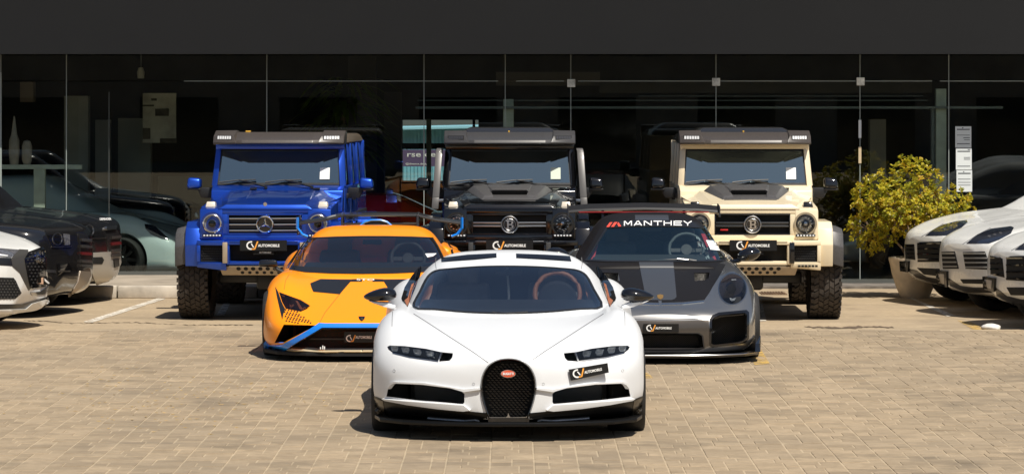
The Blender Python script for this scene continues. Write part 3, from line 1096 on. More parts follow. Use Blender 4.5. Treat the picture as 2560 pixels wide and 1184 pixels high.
# what stands beyond the back window: blue metal shed and a purple sign
sh = empty('metal_shed', (0, 64, 0)); tag(sh, 'pale blue corrugated metal shed seen through the back window', 'building')
ss = FPX / 64.0
bm = bmesh.new(); box(bm, (900 - CX) / ss, (1320 - CX) / ss, 0, 5, 0, CAMH - (322 - HY) / ss)
from_bm('wall', bm, mat('shed_blue', (.16, .40, .50), .6, noise=.1), sh)
bm = bmesh.new()
for k in range(24):
    x_ = (1000 + k * 9 - CX) / ss
    box(bm, x_, x_ + .03, -.02, -.001, 0, CAMH - (324 - HY) / ss)
tag(from_bm('wall_ribs', bm, MATS['shed_blue'], sh), kind='stuff')
bm = bmesh.new(); hexa(bm, [((900 - CX) / ss, -.2, CAMH - (326 - HY) / ss), ((1320 - CX) / ss, -.2, CAMH - (318 - HY) / ss), ((1320 - CX) / ss, 5, CAMH - (318 - HY) / ss), ((900 - CX) / ss, 5, CAMH - (326 - HY) / ss), ((900 - CX) / ss, -.2, CAMH - (321 - HY) / ss), ((1320 - CX) / ss, -.2, CAMH - (313 - HY) / ss), ((1320 - CX) / ss, 5, CAMH - (313 - HY) / ss), ((900 - CX) / ss, 5, CAMH - (321 - HY) / ss)])
from_bm('roof_edge', bm, mat('shed_edge', (.28, .55, .66), .5), sh)
bs_ = empty('purple_sign', (0, 60, 0)); tag(bs_, 'purple sign with white lettering beyond the back window', 'sign')
s6 = FPX / 60.0
bm = bmesh.new(); box(bm, (940 - CX) / s6, (1150 - CX) / s6, 0, .06, CAMH - (416 - HY) / s6, CAMH - (374 - HY) / s6)
from_bm('board', bm, mat('sign_purple', (.12, .085, .17), .5), bs_)
for px in (1000, 1120):
    bm = bmesh.new(); box(bm, (px - CX) / s6, (px + 6 - CX) / s6, .06, .12, 0, CAMH - (376 - HY) / s6)
    from_bm('leg', bm, FRAMEM, bs_)
def sign_text(t, px0, px1, py0, py1, nm):
    tv, tf = text_tris(t, .01)
    flat_mesh(nm, [((px0 + (px1 - px0) * u - CX) / s6, -.004, CAMH - (py1 + (py0 - py1) * v - HY) / s6) for u, v in tv], tf, WHITEPRINT, bs_)
sign_text('rse des', 1018, 1100, 379, 392, 'lettering')
sign_text('@diverse.design', 1014, 1072, 407, 413, 'small_lettering')
bm = bmesh.new(); box(bm, -8, 4, 66.5, 66.7, 0, CAMH - (425 - HY) * 66.5 / FPX)
o = from_bm('boundary_wall', bm, mat('tan_wall', (.46, .38, .26), .8, noise=.1)); tag(o, 'tan boundary wall far behind the showroom back window', 'wall')
# across the street, behind the camera: what the glass and the cars mirror
opp = empty('opposite_building', (0, -34, 0)); tag(opp, 'low tan building across the street behind the viewpoint', 'building')
bm = bmesh.new(); box(bm, -40, 40, -8, 0, 0, 6.5)
from_bm('wall', bm, mat('opposite_wall', (.27, .255, .23), .8, noise=.2, nscale=1), opp)
for k in range(14):
    bm = bmesh.new(); box(bm, -36 + k * 5.4, -33 + k * 5.4, .01, .06, .3, 2.8)
    from_bm('window', bm, SIDEGLASS, opp)
bm = bmesh.new(); box(bm, -41, 41, -.6, 1.2, 6.5, 7.2)
from_bm('roof', bm, FASCIA, opp)
# ------------------------------------------------------------------ white sports car in front
def crop(x0, y0, sc):
    def f(*uv):
        return [(x0 + uv[i] / sc, y0 + uv[i + 1] / sc) for i in range(0, len(uv), 2)]
    return f
def mirror_px(cx, pts):
    return [(2 * cx - p[0], p[1]) for p in pts][::-1]

WPAINT = mat('satin_white_paint', (.70, .715, .73), .38, coat=.3, coat_rough=.15, spec=.4)
LEATHER = mat('tan_leather', (.33, .12, .055), .5, noise=.15, nscale=12)
SEATDARK = mat('seat_dark', (.10, .09, .085), .65, noise=.2, nscale=14)

def steering_wheel(car, c, r, rim_m, tilt=25, tr=.016):
    bm = bmesh.new()
    pts = [(r * math.cos(2 * math.pi * k / 28), 0, r * math.sin(2 * math.pi * k / 28)) for k in range(28)]
    tube(bm, pts, tr, 8, closed=True)
    o = from_bm('steering_wheel', bm, rim_m, car.root, smooth=True, angle=80)
    o.location = c; o.rotation_euler = (R(-tilt), 0, 0)
    bm = bmesh.new()
    lathe(bm, [(-.02, .001), (-.02, r * .32), (.03, r * .36), (.03, .001)], 20, 'y')
    box(bm, -r, r, 0, .02, -.025, .02, .006)
    box(bm, -.02, .02, .002, .022, -r, 0, .006)
    from_bm('spokes', bm, SEATDARK, o)
    return o

def seat(car, x, y, z0, z1, w, m, m2=None, head=True):
    bm = bmesh.new()
    hexa(bm, [(x - w, y, z0), (x + w, y, z0), (x + w, y + .12, z0), (x - w, y + .12, z0), (x - w * .8, y + .16, z1), (x + w * .8, y + .16, z1), (x + w * .8, y + .26, z1), (x - w * .8, y + .26, z1)], .04, 3)
    o = from_bm('seat', bm, m, car.root, smooth=True, angle=50)
    if head:
        bm = bmesh.new(); box(bm, x - w * .5, x + w * .5, y + .15, y + .25, z1 - .02, z1 + .14, .035, 3)
        from_bm('headrest', bm, m2 or m, o, smooth=True, angle=50)
    return o

car = Thing('sports_car', 'white low sports car with a horseshoe grille, foremost on the pavers', 'car', 1271, 24.0, group='cars lined up before the showroom')
white = car
body = car.skin('body', [
    (0.00, [(0, .630), (.10, .622), (.17, .575), (.21, .50), (.22, .42), (.22, .35), (.19, .26), (.13, .19), (0, .18)]),
    (0.05, [(0, .662), (.15, .655), (.30, .625), (.40, .555), (.43, .47), (.43, .37), (.39, .27), (.28, .20), (0, .17)]),
    (0.17, [(0, .695), (.24, .690), (.49, .662), (.66, .60), (.72, .50), (.72, .39), (.68, .27), (.55, .19), (0, .15)]),
    (0.34, [(0, .735), (.29, .732), (.60, .715), (.82, .665), (.91, .555), (.92, .42), (.89, .27), (.76, .18), (0, .14)]),
    (0.58, [(0, .775), (.31, .773), (.65, .782), (.88, .765), (1.00, .66), (1.035, .48), (1.02, .28), (.92, .17), (0, .14)]),
    (0.92, [(0, .822), (.32, .820), (.67, .845), (.87, .885), (1.02, .78), (1.066, .57), (1.055, .28), (.96, .16), (0, .14)]),
    (1.25, [(0, .858), (.34, .856), (.69, .872), (.86, .935), (1.00, .85), (1.06, .60), (1.045, .28), (.96, .15), (0, .14)]),
    (1.60, [(0, .880), (.36, .880), (.72, .885), (.84, .935), (.96, .86), (1.02, .62), (1.02, .28), (.94, .15), (0, .14)]),
    (2.30, [(0, .880), (.38, .880), (.74, .885), (.84, .925), (.95, .86), (1.00, .62), (1.02, .28), (.94, .15), (0, .14)]),
    (2.90, [(0, .90), (.36, .90), (.70, .93), (.84, .98), (.97, .91), (1.03, .66), (1.04, .28), (.94, .15), (0, .14)]),
    (3.45, [(0, .97), (.36, .97), (.68, 1.00), (.84, 1.055), (.99, .965), (1.06, .68), (1.05, .28), (.94, .18), (0, .18)]),
    (4.10, [(0, .96), (.36, .96), (.68, .97), (.82, .98), (.97, .88), (1.04, .66), (1.02, .34), (.92, .24), (0, .24)]),
    (4.50, [(0, .90), (.36, .90), (.66, .89), (.80, .86), (.92, .78), (.96, .62), (.94, .40), (.84, .32), (0, .32)]),
], [WPAINT, BLACK])
cabin = car.skin('roof_shell', [
    (1.36, [(0, .865), (.3, .862), (.5, .852), (.60, .845), (.66, .835), (.69, .82), (.70, .78)]),
    (1.85, [(0, 1.045), (.30, 1.03), (.54, .985), (.69, .925), (.77, .885), (.81, .85), (.83, .78)]),
    (2.35, [(0, 1.225), (.29, 1.213), (.51, 1.178), (.655, 1.105), (.755, 1.01), (.82, .92), (.85, .78)]),
    (2.85, [(0, 1.318), (.28, 1.312), (.50, 1.284), (.645, 1.205), (.76, 1.08), (.83, .95), (.87, .78)]),
    (3.45, [(0, 1.30), (.28, 1.29), (.48, 1.26), (.61, 1.18), (.71, 1.06), (.79, .93), (.84, .78)]),
    (4.20, [(0, 1.09), (.26, 1.08), (.42, 1.06), (.52, 1.01), (.60, .95), (.68, .88), (.74, .78)]),
], [WPAINT, INTERIOR])
c1 = crop(880, 600, 2.277)
CXW = 1271.0
full = Surf([body, cabin]); car.surf = full
# ---- openings
def sym(f, *uv):
    h = f(*uv)
    return h
head_o = c1(200, 606, 215, 598, 300, 601, 420, 616, 505, 635, 576, 642, 570, 668, 555, 685, 490, 690, 330, 666, 232, 641, 208, 622)
intake_o = c1(196, 888, 204, 850, 222, 822, 244, 814, 400, 822, 560, 842, 622, 856, 640, 874, 640, 920, 632, 931, 590, 929, 380, 911)
inner_o = c1(575, 640, 640, 651, 600, 668, 572, 686, 555, 686)
d_head = .62
cut = []
for mi in (False, True):
    cut.append(car.cutter(head_o, -.2, .66, mi))
    cut.append(car.cutter(intake_o, -.2, .62, mi))
grille_o = smooth_px(c1(890, 670, 955, 680, 1010, 715, 1043, 775, 1050, 840, 1040, 905, 1022, 965, 1006, 1010, 1003, 1038, 890, 1040, 777, 1038, 774, 1010, 758, 965, 740, 905, 731, 840, 738, 775, 770, 715, 825, 680), 3)
cut.append(car.cutter(grille_o, -.3, .14))
# wheel arches
for yy in (.95, 3.66):
    for sgn in (-1, 1):
        bm = bmesh.new(); lathe(bm, [(sgn * .72, .37), (sgn * 1.4, .37)], 40, 'x', (0, yy, .335))
        for rg in (0, 1):
            pass
        vs = list(bm.verts); n_ = 40
        bm.faces.new(vs[:n_]); bm.faces.new(vs[n_:][::-1])
        cut.append(bm)
boolean_cut(body, cut)
ws_o = smooth_px(c1(472, 174, 560, 162, 720, 150, 880, 147, 1040, 150, 1200, 160, 1290, 172, 1335, 200, 1380, 280, 1426, 382, 1300, 396, 1100, 414, 880, 421, 660, 415, 470, 398, 346, 384, 385, 290, 430, 205), 3)
boolean_cut(cabin, [car.cutter(ws_o, 0.6, 3.0)])
# ---- windscreen and cabin
car.patch('windscreen', ws_o, glass_mat('clear_tinted_screen', (.60, .65, .68), 1.75, gtint=(.9, .95, 1), boost=.15), .003, .003, res=7)
seal_in = [(CXW + (p[0] - CXW) * .978, 705 + (p[1] - 705) * .955) for p in ws_o]
car.patch('windscreen_seal', ws_o, BLACK, .006, .004, res=5, holes=[seal_in])
bm = bmesh.new()
hexa(bm, [(-.68, 1.72, .875), (.68, 1.72, .875), (.74, 2.25, .875), (-.74, 2.25, .875), (-.6, 1.74, .905), (.6, 1.74, .905), (.70, 2.22, .955), (-.70, 2.22, .955)], .02)
from_bm('dashboard', bm, INTERIOR, car.root, smooth=True)
steering_wheel(car, (.40, 2.30, .99), .185, LEATHER, 22, .02)
bm = bmesh.new(); lathe(bm, [(-.03, .001), (-.02, .15), (.05, .17), (.06, .001)], 24, 'y', (.40, 2.26, .93))
from_bm('instrument_hood', bm, INTERIOR, car.root, smooth=True)
for sx in (-1, 1):
    seat(car, sx * .38, 2.62, .5, 1.06, .27, SEATDARK, head=True)
    bm = bmesh.new(); hexa(bm, [(sx * .68, 2.2, .88), (sx * .74, 2.2, .88), (sx * .76, 2.95, .88), (sx * .70, 2.95, .88), (sx * .63, 2.3, 1.0), (sx * .66, 2.3, 1.0), (sx * .64, 2.95, 1.16), (sx * .61, 2.95, 1.16)], .01)
    from_bm('door_trim', bm, LEATHER, car.root, smooth=True)
bm = bmesh.new(); hexa(bm, [(-.66, 2.88, .7), (.66, 2.88, .7), (.66, 2.92, .7), (-.66, 2.92, .7), (-.5, 2.88, 1.2), (.5, 2.88, 1.2), (.5, 2.92, 1.2), (-.5, 2.92, 1.2)])
from_bm('rear_bulkhead', bm, INTERIOR, car.root)
bm = bmesh.new(); tube(bm, [(-.015, 2.8, 1.2), (0, 2.4, 1.0), (.0, 2.3, .88)], .012)
from_bm('spine_light', bm, SILVER, car.root, smooth=True)
bm = bmesh.new(); box(bm, -.11, .11, 2.36, 2.40, 1.14, 1.19, .012)
from_bm('rear_view_mirror', bm, BLACK, car.root, smooth=True)
# ---- roof glass, side glass
ROOFGL = mat('roof_glass_black', (.006, .005, .005), .12, spec=.25)
car.patch('roof_glass', c1(509, 102, 660, 84, 822, 76, 823, 100, 690, 113, 510, 125), ROOFGL, .004, .004, res=3)
car.patch('roof_glass', c1(934, 78, 1100, 84, 1240, 92, 1248, 122, 1100, 112, 935, 103), ROOFGL, .004, .004, res=3)
side_o = c1(286, 345, 282, 330, 300, 270, 340, 205, 372, 165, 390, 148, 394, 160, 386, 200, 358, 280, 330, 345, 316, 380)
car.patch('side_window', side_o, SIDEGLASS, .004, .004, res=2, both=True)
car.patch('door_mirror_trim', c1(300, 345, 318, 330, 338, 255, 352, 245, 330, 345, 312, 378), LEATHER, .006, .004, res=2, both=True)
# ---- grille
gy = .13
rim_in = [(CXW + (p[0] - CXW) * .86, 968 + (p[1] - 968) * .90) for p in grille_o]
bm = bmesh.new()
n = len(grille_o)
def gpt(p, y): q = car.L(p[0], p[1], y); return (q.x, q.y, q.z)
yo = [(car.depth(*p) if car.depth(*p) is not None and car.depth(*p) < .3 else .06) for p in grille_o]
A = [bm.verts.new(gpt(p, y + .004)) for p, y in zip(grille_o, yo)]
B = [bm.verts.new(gpt((CXW + (p[0] - CXW) * .965, 968 + (p[1] - 968) * .975), y - .022)) for p, y in zip(grille_o, yo)]
Cc = [bm.verts.new(gpt((CXW + (p[0] - CXW) * .93, 968 + (p[1] - 968) * .95), y - .018)) for p, y in zip(grille_o, yo)]
D = [bm.verts.new(gpt(p, gy)) for p in rim_in]
for a, b in ((A, B), (B, Cc), (Cc, D)):
    for i in range(n): bm.faces.new((a[i], a[(i + 1) % n], b[(i + 1) % n], b[i]))
from_bm('grille_surround', bm, GLOSSBLK, car.root, smooth=True, angle=50)
me_back = car.block('grille_back', rim_in, .125, .138, VOID)
# wire mesh: wavy horizontal wires crossing raised diamonds
GRM = mat('grille_wire', (.16, .15, .14), .3, metal=.9)
bm = bmesh.new()
def in_poly(x, y, pl):
    c_ = False
    for i in range(len(pl)):
        x1, y1 = pl[i]; x2, y2 = pl[i - 1]
        if (y1 > y) != (y2 > y) and x < (x2 - x1) * (y - y1) / (y2 - y1) + x1: c_ = not c_
    return c_
mesh_in = [(CXW + (p[0] - CXW) * .80, 974 + (p[1] - 974) * .84) for p in grille_o]
r_ = 0; py = 905.0
while py < 1046:
    px = 1200.0 + (5.2 if r_ % 2 else 0)
    while px < 1345:
        if in_poly(px, py, mesh_in):
            yb = .105
            pts = [(px - 4.2, py - 1.2), (px, py - 2.6), (px + 4.2, py + .6), (px + .4, py + .9)]
            P = [car.L(q[0], q[1], yb - (.014 if k in (1,) else .0)) for k, q in enumerate(pts)]
            Q = [p + Vector((0, .012, 0)) for p in P]
            vs = [bm.verts.new(p) for p in P] + [bm.verts.new(p) for p in Q]
            for f in ((0, 1, 2, 3), (7, 6, 5, 4), (0, 4, 5, 1), (1, 5, 6, 2), (2, 6, 7, 3), (3, 7, 4, 0)): bm.faces.new([vs[i] for i in f])
        px += 10.4
    py += 5.6; r_ += 1
tag(from_bm('grille_mesh', bm, GRM, car.root), kind='stuff')
bg = car.block('grille_badge', circle_px(1270.5, 933.5, 18.5, 9.6, 28), .045, .10, mat('badge_rim', (.75, .6, .55), .25, metal=.7))
car.block('badge_face', circle_px(1270.5, 933.5, 16.8, 8.1, 28), .040, .05, mat('badge_red', (.72, .09, .03), .3, coat=.5), parent=bg)
text_px(car, 'badge_lettering', 'BUGATTI', [(1257, 936.5), (1284, 936.5), (1284, 930), (1257, 930)], WHITEPRINT, bold=.05, y=.037, parent=bg)
# lower chrome lip of the grille
c9 = crop(1120, 860, 5.147)
car.block('grille_lip', c9(520, 920, 545, 935, 745, 936, 765, 920, 776, 880, 790, 918, 805, 936, 1000, 932, 1020, 918, 1012, 938, 985, 942, 560, 944, 535, 940), .02, .06, SILVER)
car.block('grille_base', c9(515, 945, 1045, 945, 1042, 1022, 520, 1022), .01, .12, GLOSSBLK)
# ---- ledge under the side intakes
car.patch('intake_ledge', c1(186, 896, 300, 908, 480, 922, 600, 932, 640, 934, 676, 962, 640, 966, 480, 950, 320, 928, 200, 906), WPAINT, .030, .02, res=4, both=True)
car.patch('intake_brow', c1(206, 838, 222, 812, 246, 802, 420, 810, 640, 846, 730, 838, 732, 848, 640, 862, 560, 838, 400, 818, 250, 812, 230, 822, 212, 846), WPAINT, .020, .02, res=3, both=True)
# ---- lamps
LEDHOUSE = mat('lamp_housing', (.05, .052, .055), .35, metal=.4)
LEDG = mat('lamp_glass', (.42, .44, .46), .12, coat=1.0, noise=.5, nscale=40)
for mi in (False, True):
    car.block('headlight', c1(205, 608, 300, 603, 420, 618, 508, 636, 492, 688, 330, 664, 230, 638), .55, .62, LEDHOUSE, mirror=mi)
hl = [o for o in car.root.children if o.name.startswith('headlight')]
for side, mi in ((hl[0], False), (hl[1], True)):
    for (u, v, w_) in ((241, 613, 24), (304, 623, 25), (372, 636, 26), (444, 645, 27)):
        o = car.block('led_unit', c1(u - w_, v - 17, u + w_ - 6, v - 17, u + w_, v + 2, u + w_ - 8, v + 21, u - w_ + 10, v + 18), .50, .56, LEDG, mirror=mi, parent=side, bev=.006)
        car.block('led_chip', c1(u - w_ * .5, v + 2, u + w_ * .5, v + 6, u + w_ * .4, v + 12, u - w_ * .4, v + 8), .488, .51, SILVER, mirror=mi, parent=side)
    lo = car.patch('lamp_lens', c1(203, 607, 215, 599, 300, 602, 420, 617, 510, 637, 490, 689, 330, 665, 232, 640), LENS, .001, .002, res=5, mirror=mi, parent=side, surf=full)
    car.strip('lamp_rim', c1(510, 637, 490, 690, 330, 667, 232, 642), 2.2, SILVER, .004, .01, mirror=mi, parent=side, surf=full, res=2)
# flat patch, shade painted into its white, for the recess towards the grille
car.patch('lamp_recess_shade', c1(575, 641, 640, 652, 606, 660, 560, 685, 572, 668), mat('shaded_white', (.62, .64, .66), .5), .002, .01, res=3, both=True)
# parking sensors, shut lines
for (u, v) in ((241, 741), (692, 817)):
    car.patch('parking_sensor', circle_px(*c1(u, v)[0], 3.6, n=16), mat('sensor_grey', (.45, .46, .47), .5), .002, .003, res=2, both=True, holes=[circle_px(*c1(u, v)[0], 2.5, n=16)])
SHUT = mat('shut_line', (.10, .10, .105), .7)
car.strip('hood_gap', c1(350, 418, 420, 462, 560, 553, 680, 630, 776, 697), 1.3, SHUT, .0015, .004, both=True, res=3)
car.strip('roof_gap', c1(478, 98, 474, 130, 480, 165), 1.0, SHUT, .0015, .003, both=True, res=2)
car.strip('hood_crease', c1(232, 405, 229, 440, 228, 490), 1.1, SHUT, .0015, .003, both=True, res=2)
# ---- black lower lip and splitter
lip_up = c1(126, 884, 190, 909, 340, 935, 500, 958, 640, 970, 770, 982)
lip_dn = c1(772, 1042, 600, 1043, 420, 1034, 190, 1012, 135, 965)
LIPBLK = mat('lip_black', (.004, .004, .004), .35, spec=.3)
car.patch('lower_lip', lip_up + lip_dn, LIPBLK, .004, .02, res=6, both=True)
bm = bmesh.new()
pl = [(-1.03, .62), (-.98, .36), (-.80, .16), (-.5, .03), (-.2, -.03), (.2, -.03), (.5, .03), (.80, .16), (.98, .36), (1.03, .62), (.9, .8), (-.9, .8)]
prism(bm, pl, *xy(.135, .165), bev=.006)
from_bm('splitter', bm, LIPBLK, car.root, smooth=True)
car.strip('splitter_trim', c1(430, 1013, 540, 1022, 640, 1028, 700, 1024, 770, 1040), 6.5, mat('satin_steel', (.55, .55, .56), .35, metal=.8), .012, .02, both=True, res=3)
car.patch('lip_end', c1(128, 895, 180, 912, 192, 1002, 160, 1000, 134, 960), mat('bronze_black', (.06, .05, .035), .35, coat=.3), .007, .02, res=4, both=True)
car.strip('splitter_fin', c1(205, 1010, 300, 1016, 430, 1024), 5, BLACK, .01, .02, both=True, res=3)
# ---- number plate, tilted as mounted
pq = c1(1248, 798, 1462, 752, 1455, 698, 1236, 735)
ys = car.depth(*c1(1350, 745)[0]) or .3
pc = []
for p, dy in zip(pq, (-.055, .05, .05, -.055)):
    pc.append(car.L(p[0], p[1], ys - .035 + dy * .9))
cv_plate(car, pc, textq=(.08, .12, .80))
# ---- mirrors
for mi in (False, True):
    sg = -1 if mi else 1
    y0 = 1.95
    cpt = lambda u, v, y=y0: car.L(*c1(u, v)[0], y)
    bm = bmesh.new()
    a = cpt(160, 322)
    vs = ellipsoid(bm, (0, 0, 0), (.135, .11, .068), 20, 12)
    for v in bm.verts:
        t = (v.co.x + .135) / .27
        v.co.z = v.co.z * (.55 + .6 * t) + .02 * t
        v.co.y *= .6 + .4 * t
        if v.co.z < -.03: v.co.z = -.03
    for v in bm.verts: v.co = Vector((sg * (a.x + v.co.x), a.y + v.co.y, a.z + v.co.z))
    mo = from_bm('door_mirror', bm, GLOSSBLK, car.root, smooth=True, angle=60)
    bm = bmesh.new()
    P = [cpt(93, 342), cpt(150, 350), cpt(205, 352), cpt(250, 372), cpt(245, 395), cpt(215, 384), cpt(180, 370), cpt(130, 360)]
    prism(bm, [tuple(p) for p in P], lambda p: (sg * p[0], p[1] - .05, p[2]), lambda p: (sg * p[0], p[1] + .06, p[2]), bev=.008)
    from_bm('mirror_arm', bm, WPAINT, mo, smooth=True)
    bm = bmesh.new()
# ---- wiper
bm = bmesh.new(); tube(bm, [tuple(car.L(*p, 1.42)) for p in c1(880, 417, 1000, 408)], .008); tube(bm, [tuple(car.L(*p, 1.44)) for p in c1(880, 417, 800, 408)], .006)
from_bm('wiper', bm, BLACK, car.root, smooth=True)
for sgn in (-1, 1):
    wheel(car, sgn * .915, .95, .335, .340, .285, .255)
    wheel(car, sgn * .90, 3.66, .345, .355, .34, .265)
# ------------------------------------------------------------------ three tall boxy off-roaders
DASH = mat('dash_grey', (.05, .052, .055), .6)
VISORM = mat('satin_bronze_carbon', (.060, .050, .043), .38, coat=.2, noise=.18, nscale=60)
ROOFM = mat('roof_black', (.02, .019, .018), .25, coat=.7)
SKID = mat('bronze_skid', (.42, .34, .24), .5, metal=.35, noise=.12, nscale=5)
SKIDB = mat('dark_skid', (.05, .05, .05), .5, metal=.3)
AMBERL = mat('indicator_cream', (.62, .56, .46), .25, coat=.6)
GLASSG = glass_mat('upright_windscreen', (.34, .38, .40), 2.3, gtint=(.74, .95, .98), boost=.20)
LEDW = mat('led_white', (.72, .73, .74), .3, coat=.4)
LAMPCH = mat('lamp_reflector', (.55, .55, .53), .25, metal=.6, noise=.5, nscale=30)
REDTAG = mat('red_tag', (.45, .02, .02), .4)

def b_glyph(cx, cz, w, h):
    """outline strokes of a slab letter B as quads in (x, z)"""
    t = w * .26
    V, Fc = [], []
    def q(x0, x1, z0, z1):
        b = len(V); V.extend([(cx + x0 * w, cz + z0 * h), (cx + x1 * w, cz + z0 * h), (cx + x1 * w, cz + z1 * h), (cx + x0 * w, cz + z1 * h)]); Fc.append((b, b + 1, b + 2, b + 3))
    q(-.5, .35, .36, .5); q(-.5, .35, -.5, -.36); q(-.33, -.12, -.36, .36); q(-.12, .35, -.07, .07)
    q(.24, .46, .07, .42); q(.26, .5, -.42, -.07)
    return V, Fc

def off_roader(label, cpx, yaw, paint, kind, Y0=37.4):
    car = Thing('off_road_car', label, 'car', cpx, Y0, yaw, 'cars lined up before the showroom')
    r = car.root
    blue, blk, sand = kind == 'blue', kind == 'black', kind == 'sand'
    accent = SKIDB if blk else SKID
    def part(name, m, fn, parent=None, smooth=True, angle=35):
        bm = bmesh.new(); fn(bm)
        return from_bm(name, bm, m, parent or r, smooth=smooth, angle=angle)
    # ---- painted tub
    def f(bm):
        box(bm, -.56, .56, .16, .40, 1.262, 1.318, .012)
        for s in (-1, 1):
            a, b = sorted((s * .442, s * .56)); box(bm, a, b, .16, .40, 1.02, 1.26, .008)
            a, b = sorted((s * .50, s * .775))
            hexa(bm, [(a, .14, .96), (b, .14 + .02, .96), (b, .40, .96), (a, .40, .96), (a, .15, 1.325), (b, .18, 1.315), (b, .40, 1.345), (a, .40, 1.345)] if s > 0 else [(a, .16, .96), (b, .14, .96), (b, .40, .96), (a, .40, .96), (a, .18, 1.315), (b, .15, 1.325), (b, .40, 1.345), (a, .40, 1.345)], .018)
            x0, x1 = sorted((s * .44, s * .78))
            hexa(bm, [(x0, .30, .90), (x1, .30, .90), (x1, 1.5, .90), (x0, 1.5, .90), (x0, .30, 1.342), (x1, .30, 1.335), (x1, 1.5, 1.42), (x0, 1.5, 1.42)], .02)
        box(bm, -.56, .56, .16, .40, .93, 1.018, .012)
        hexa(bm, [(-.80, 1.36, 1.25), (.80, 1.36, 1.25), (.81, 1.62, 1.25), (-.81, 1.62, 1.25), (-.80, 1.40, 1.50), (.80, 1.40, 1.50), (.81, 1.60, 1.572), (-.81, 1.60, 1.572)], .012)
        box(bm, -.82, .82, 1.55, 4.52, .80, 1.55, .03)
        for s in (-1, 1):
            def P(x, y, z): return (s * x, y, z)
            pts = [P(.748, 1.545, 1.555), P(.822, 1.59, 1.555), P(.822, 1.74, 1.555), P(.748, 1.70, 1.555), P(.718, 1.705, 2.0), P(.788, 1.75, 2.0), P(.788, 1.9, 2.0), P(.718, 1.86, 2.0)]
            if s < 0: pts = [pts[1], pts[0], pts[3], pts[2], pts[5], pts[4], pts[7], pts[6]]
            hexa(bm, pts, .008)
            for y in (2.62, 3.48, 4.36):
                a, b = sorted((s * .762, s * .82)); hexa(bm, [(a, y, 1.54), (b, y, 1.54), (b, y + .13, 1.54), (a, y + .13, 1.54), (a - s * .032, y, 2.06), (b - s * .032, y, 2.06), (b - s * .032, y + .13, 2.06), (a - s * .032, y + .13, 2.06)], .008)
        box(bm, -.788, .788, 1.73, 1.86, 1.992, 2.07, .01)
        box(bm, -.80, .80, 4.42, 4.50, 1.54, 2.08, .01)
    body = part('body', paint, f)
    part('chassis', BLACK, lambda bm: (box(bm, -.54, .54, .32, 4.4, .62, .92), box(bm, -.62, .62, .68, .88, .42, .56, .03), box(bm, -.16, .16, .62, .94, .34, .58, .04), box(bm, -.62, .62, 3.53, 3.73, .42, .56, .03), box(bm, -.74, .74, .42, 1.45, .64, 1.2)))
    # ---- bonnet with raised facets
    def f(bm):
        secs = [(.22, [(.565, 1.322), (.50, 1.334), (.455, 1.372), (0, 1.376)]), (.34, [(.62, 1.338), (.54, 1.352), (.47, 1.392), (0, 1.398)]), (1.40, [(.792, 1.432), (.66, 1.46), (.56, 1.502), (0, 1.508)])]
        rows = []
        for y, h in secs:
            top = [(-x, z) for x, z in h] + [(x, z) for x, z in h[-2::-1]]
            rows.append(([bm.verts.new((x, y, z)) for x, z in top], [bm.verts.new((x, y, z - .06)) for x, z in top]))
        for (t0, b0), (t1, b1) in zip(rows[:-1], rows[1:]):
            n = len(t0)
            for i in range(n - 1):
                bm.faces.new((t0[i], t0[i + 1], t1[i + 1], t1[i])); bm.faces.new((b0[i], b1[i], b1[i + 1], b0[i + 1]))
            bm.faces.new((t0[0], t1[0], b1[0], b0[0])); bm.faces.new((t0[-1], b0[-1], b1[-1], t1[-1]))
        for t, b in (rows[0], rows[-1]):
            for i in range(len(t) - 1): bm.faces.new((t[i], b[i], b[i + 1], t[i + 1]))
    hood = part('bonnet', paint, f, angle=12)
    part('bonnet_lip', paint, lambda bm: hexa(bm, [(-.56, .145, 1.318), (.56, .145, 1.318), (.56, .26, 1.318), (-.56, .26, 1.318), (-.47, .165, 1.37), (.47, .165, 1.37), (.47, .26, 1.378), (-.47, .26, 1.378)], .008))
    if blue:
        for s in (-1, 1):
            def f(bm):
                a, b = sorted((s * .27, s * .50))
                hexa(bm, [(a, .55, 1.405), (b, .55, 1.405), (b, 1.33, 1.48), (a, 1.33, 1.48), (a + .02, .62, 1.425), (b - .02, .62, 1.425), (b - .03, 1.28, 1.512), (a + .03, 1.28, 1.512)], .006)
            part('bonnet_bulge', paint, f)
        part('bonnet_badge', CHROME, lambda bm: lathe(bm, [(0, .001), (0, .022), (.008, .02), (.009, .001)], 16, 'y', (0, .158, 1.375)))
    else:
        sc = MATTECARBON
        def f(bm):
            for s in (-1, 1):
                pts = [(s * .19, .62, 1.42), (s * .33, .55, 1.415), (s * .52, 1.36, 1.50), (s * .30, 1.36, 1.50), (s * .20, .70, 1.47), (s * .30, .68, 1.46), (s * .44, 1.34, 1.565), (s * .26, 1.34, 1.575)]
                if s < 0: pts = [pts[1], pts[0], pts[3], pts[2], pts[5], pts[4], pts[7], pts[6]]
                hexa(bm, pts, .006)
        scoop = part('bonnet_scoop', sc, f)
        part('scoop_lid', sc, lambda bm: hexa(bm, [(-.27, .92, 1.475), (.27, .92, 1.475), (.30, 1.36, 1.50), (-.30, 1.36, 1.50), (-.20, .86, 1.525), (.20, .86, 1.525), (.28, 1.34, 1.575), (-.28, 1.34, 1.575)], .008), scoop)
        part('scoop_mouth', VOID, lambda bm: hexa(bm, [(-.25, .90, 1.46), (.25, .90, 1.46), (.25, 1.0, 1.46), (-.25, 1.0, 1.46), (-.19, .872, 1.508), (.19, .872, 1.508), (.19, 1.0, 1.515), (-.19, 1.0, 1.515)]), scoop)
        part('scoop_floor', sc, lambda bm: hexa(bm, [(-.31, .50, 1.405), (.31, .50, 1.405), (.27, .92, 1.44), (-.27, .92, 1.44), (-.31, .50, 1.428), (.31, .50, 1.428), (.27, .92, 1.468), (-.27, .92, 1.468)], .004), scoop)
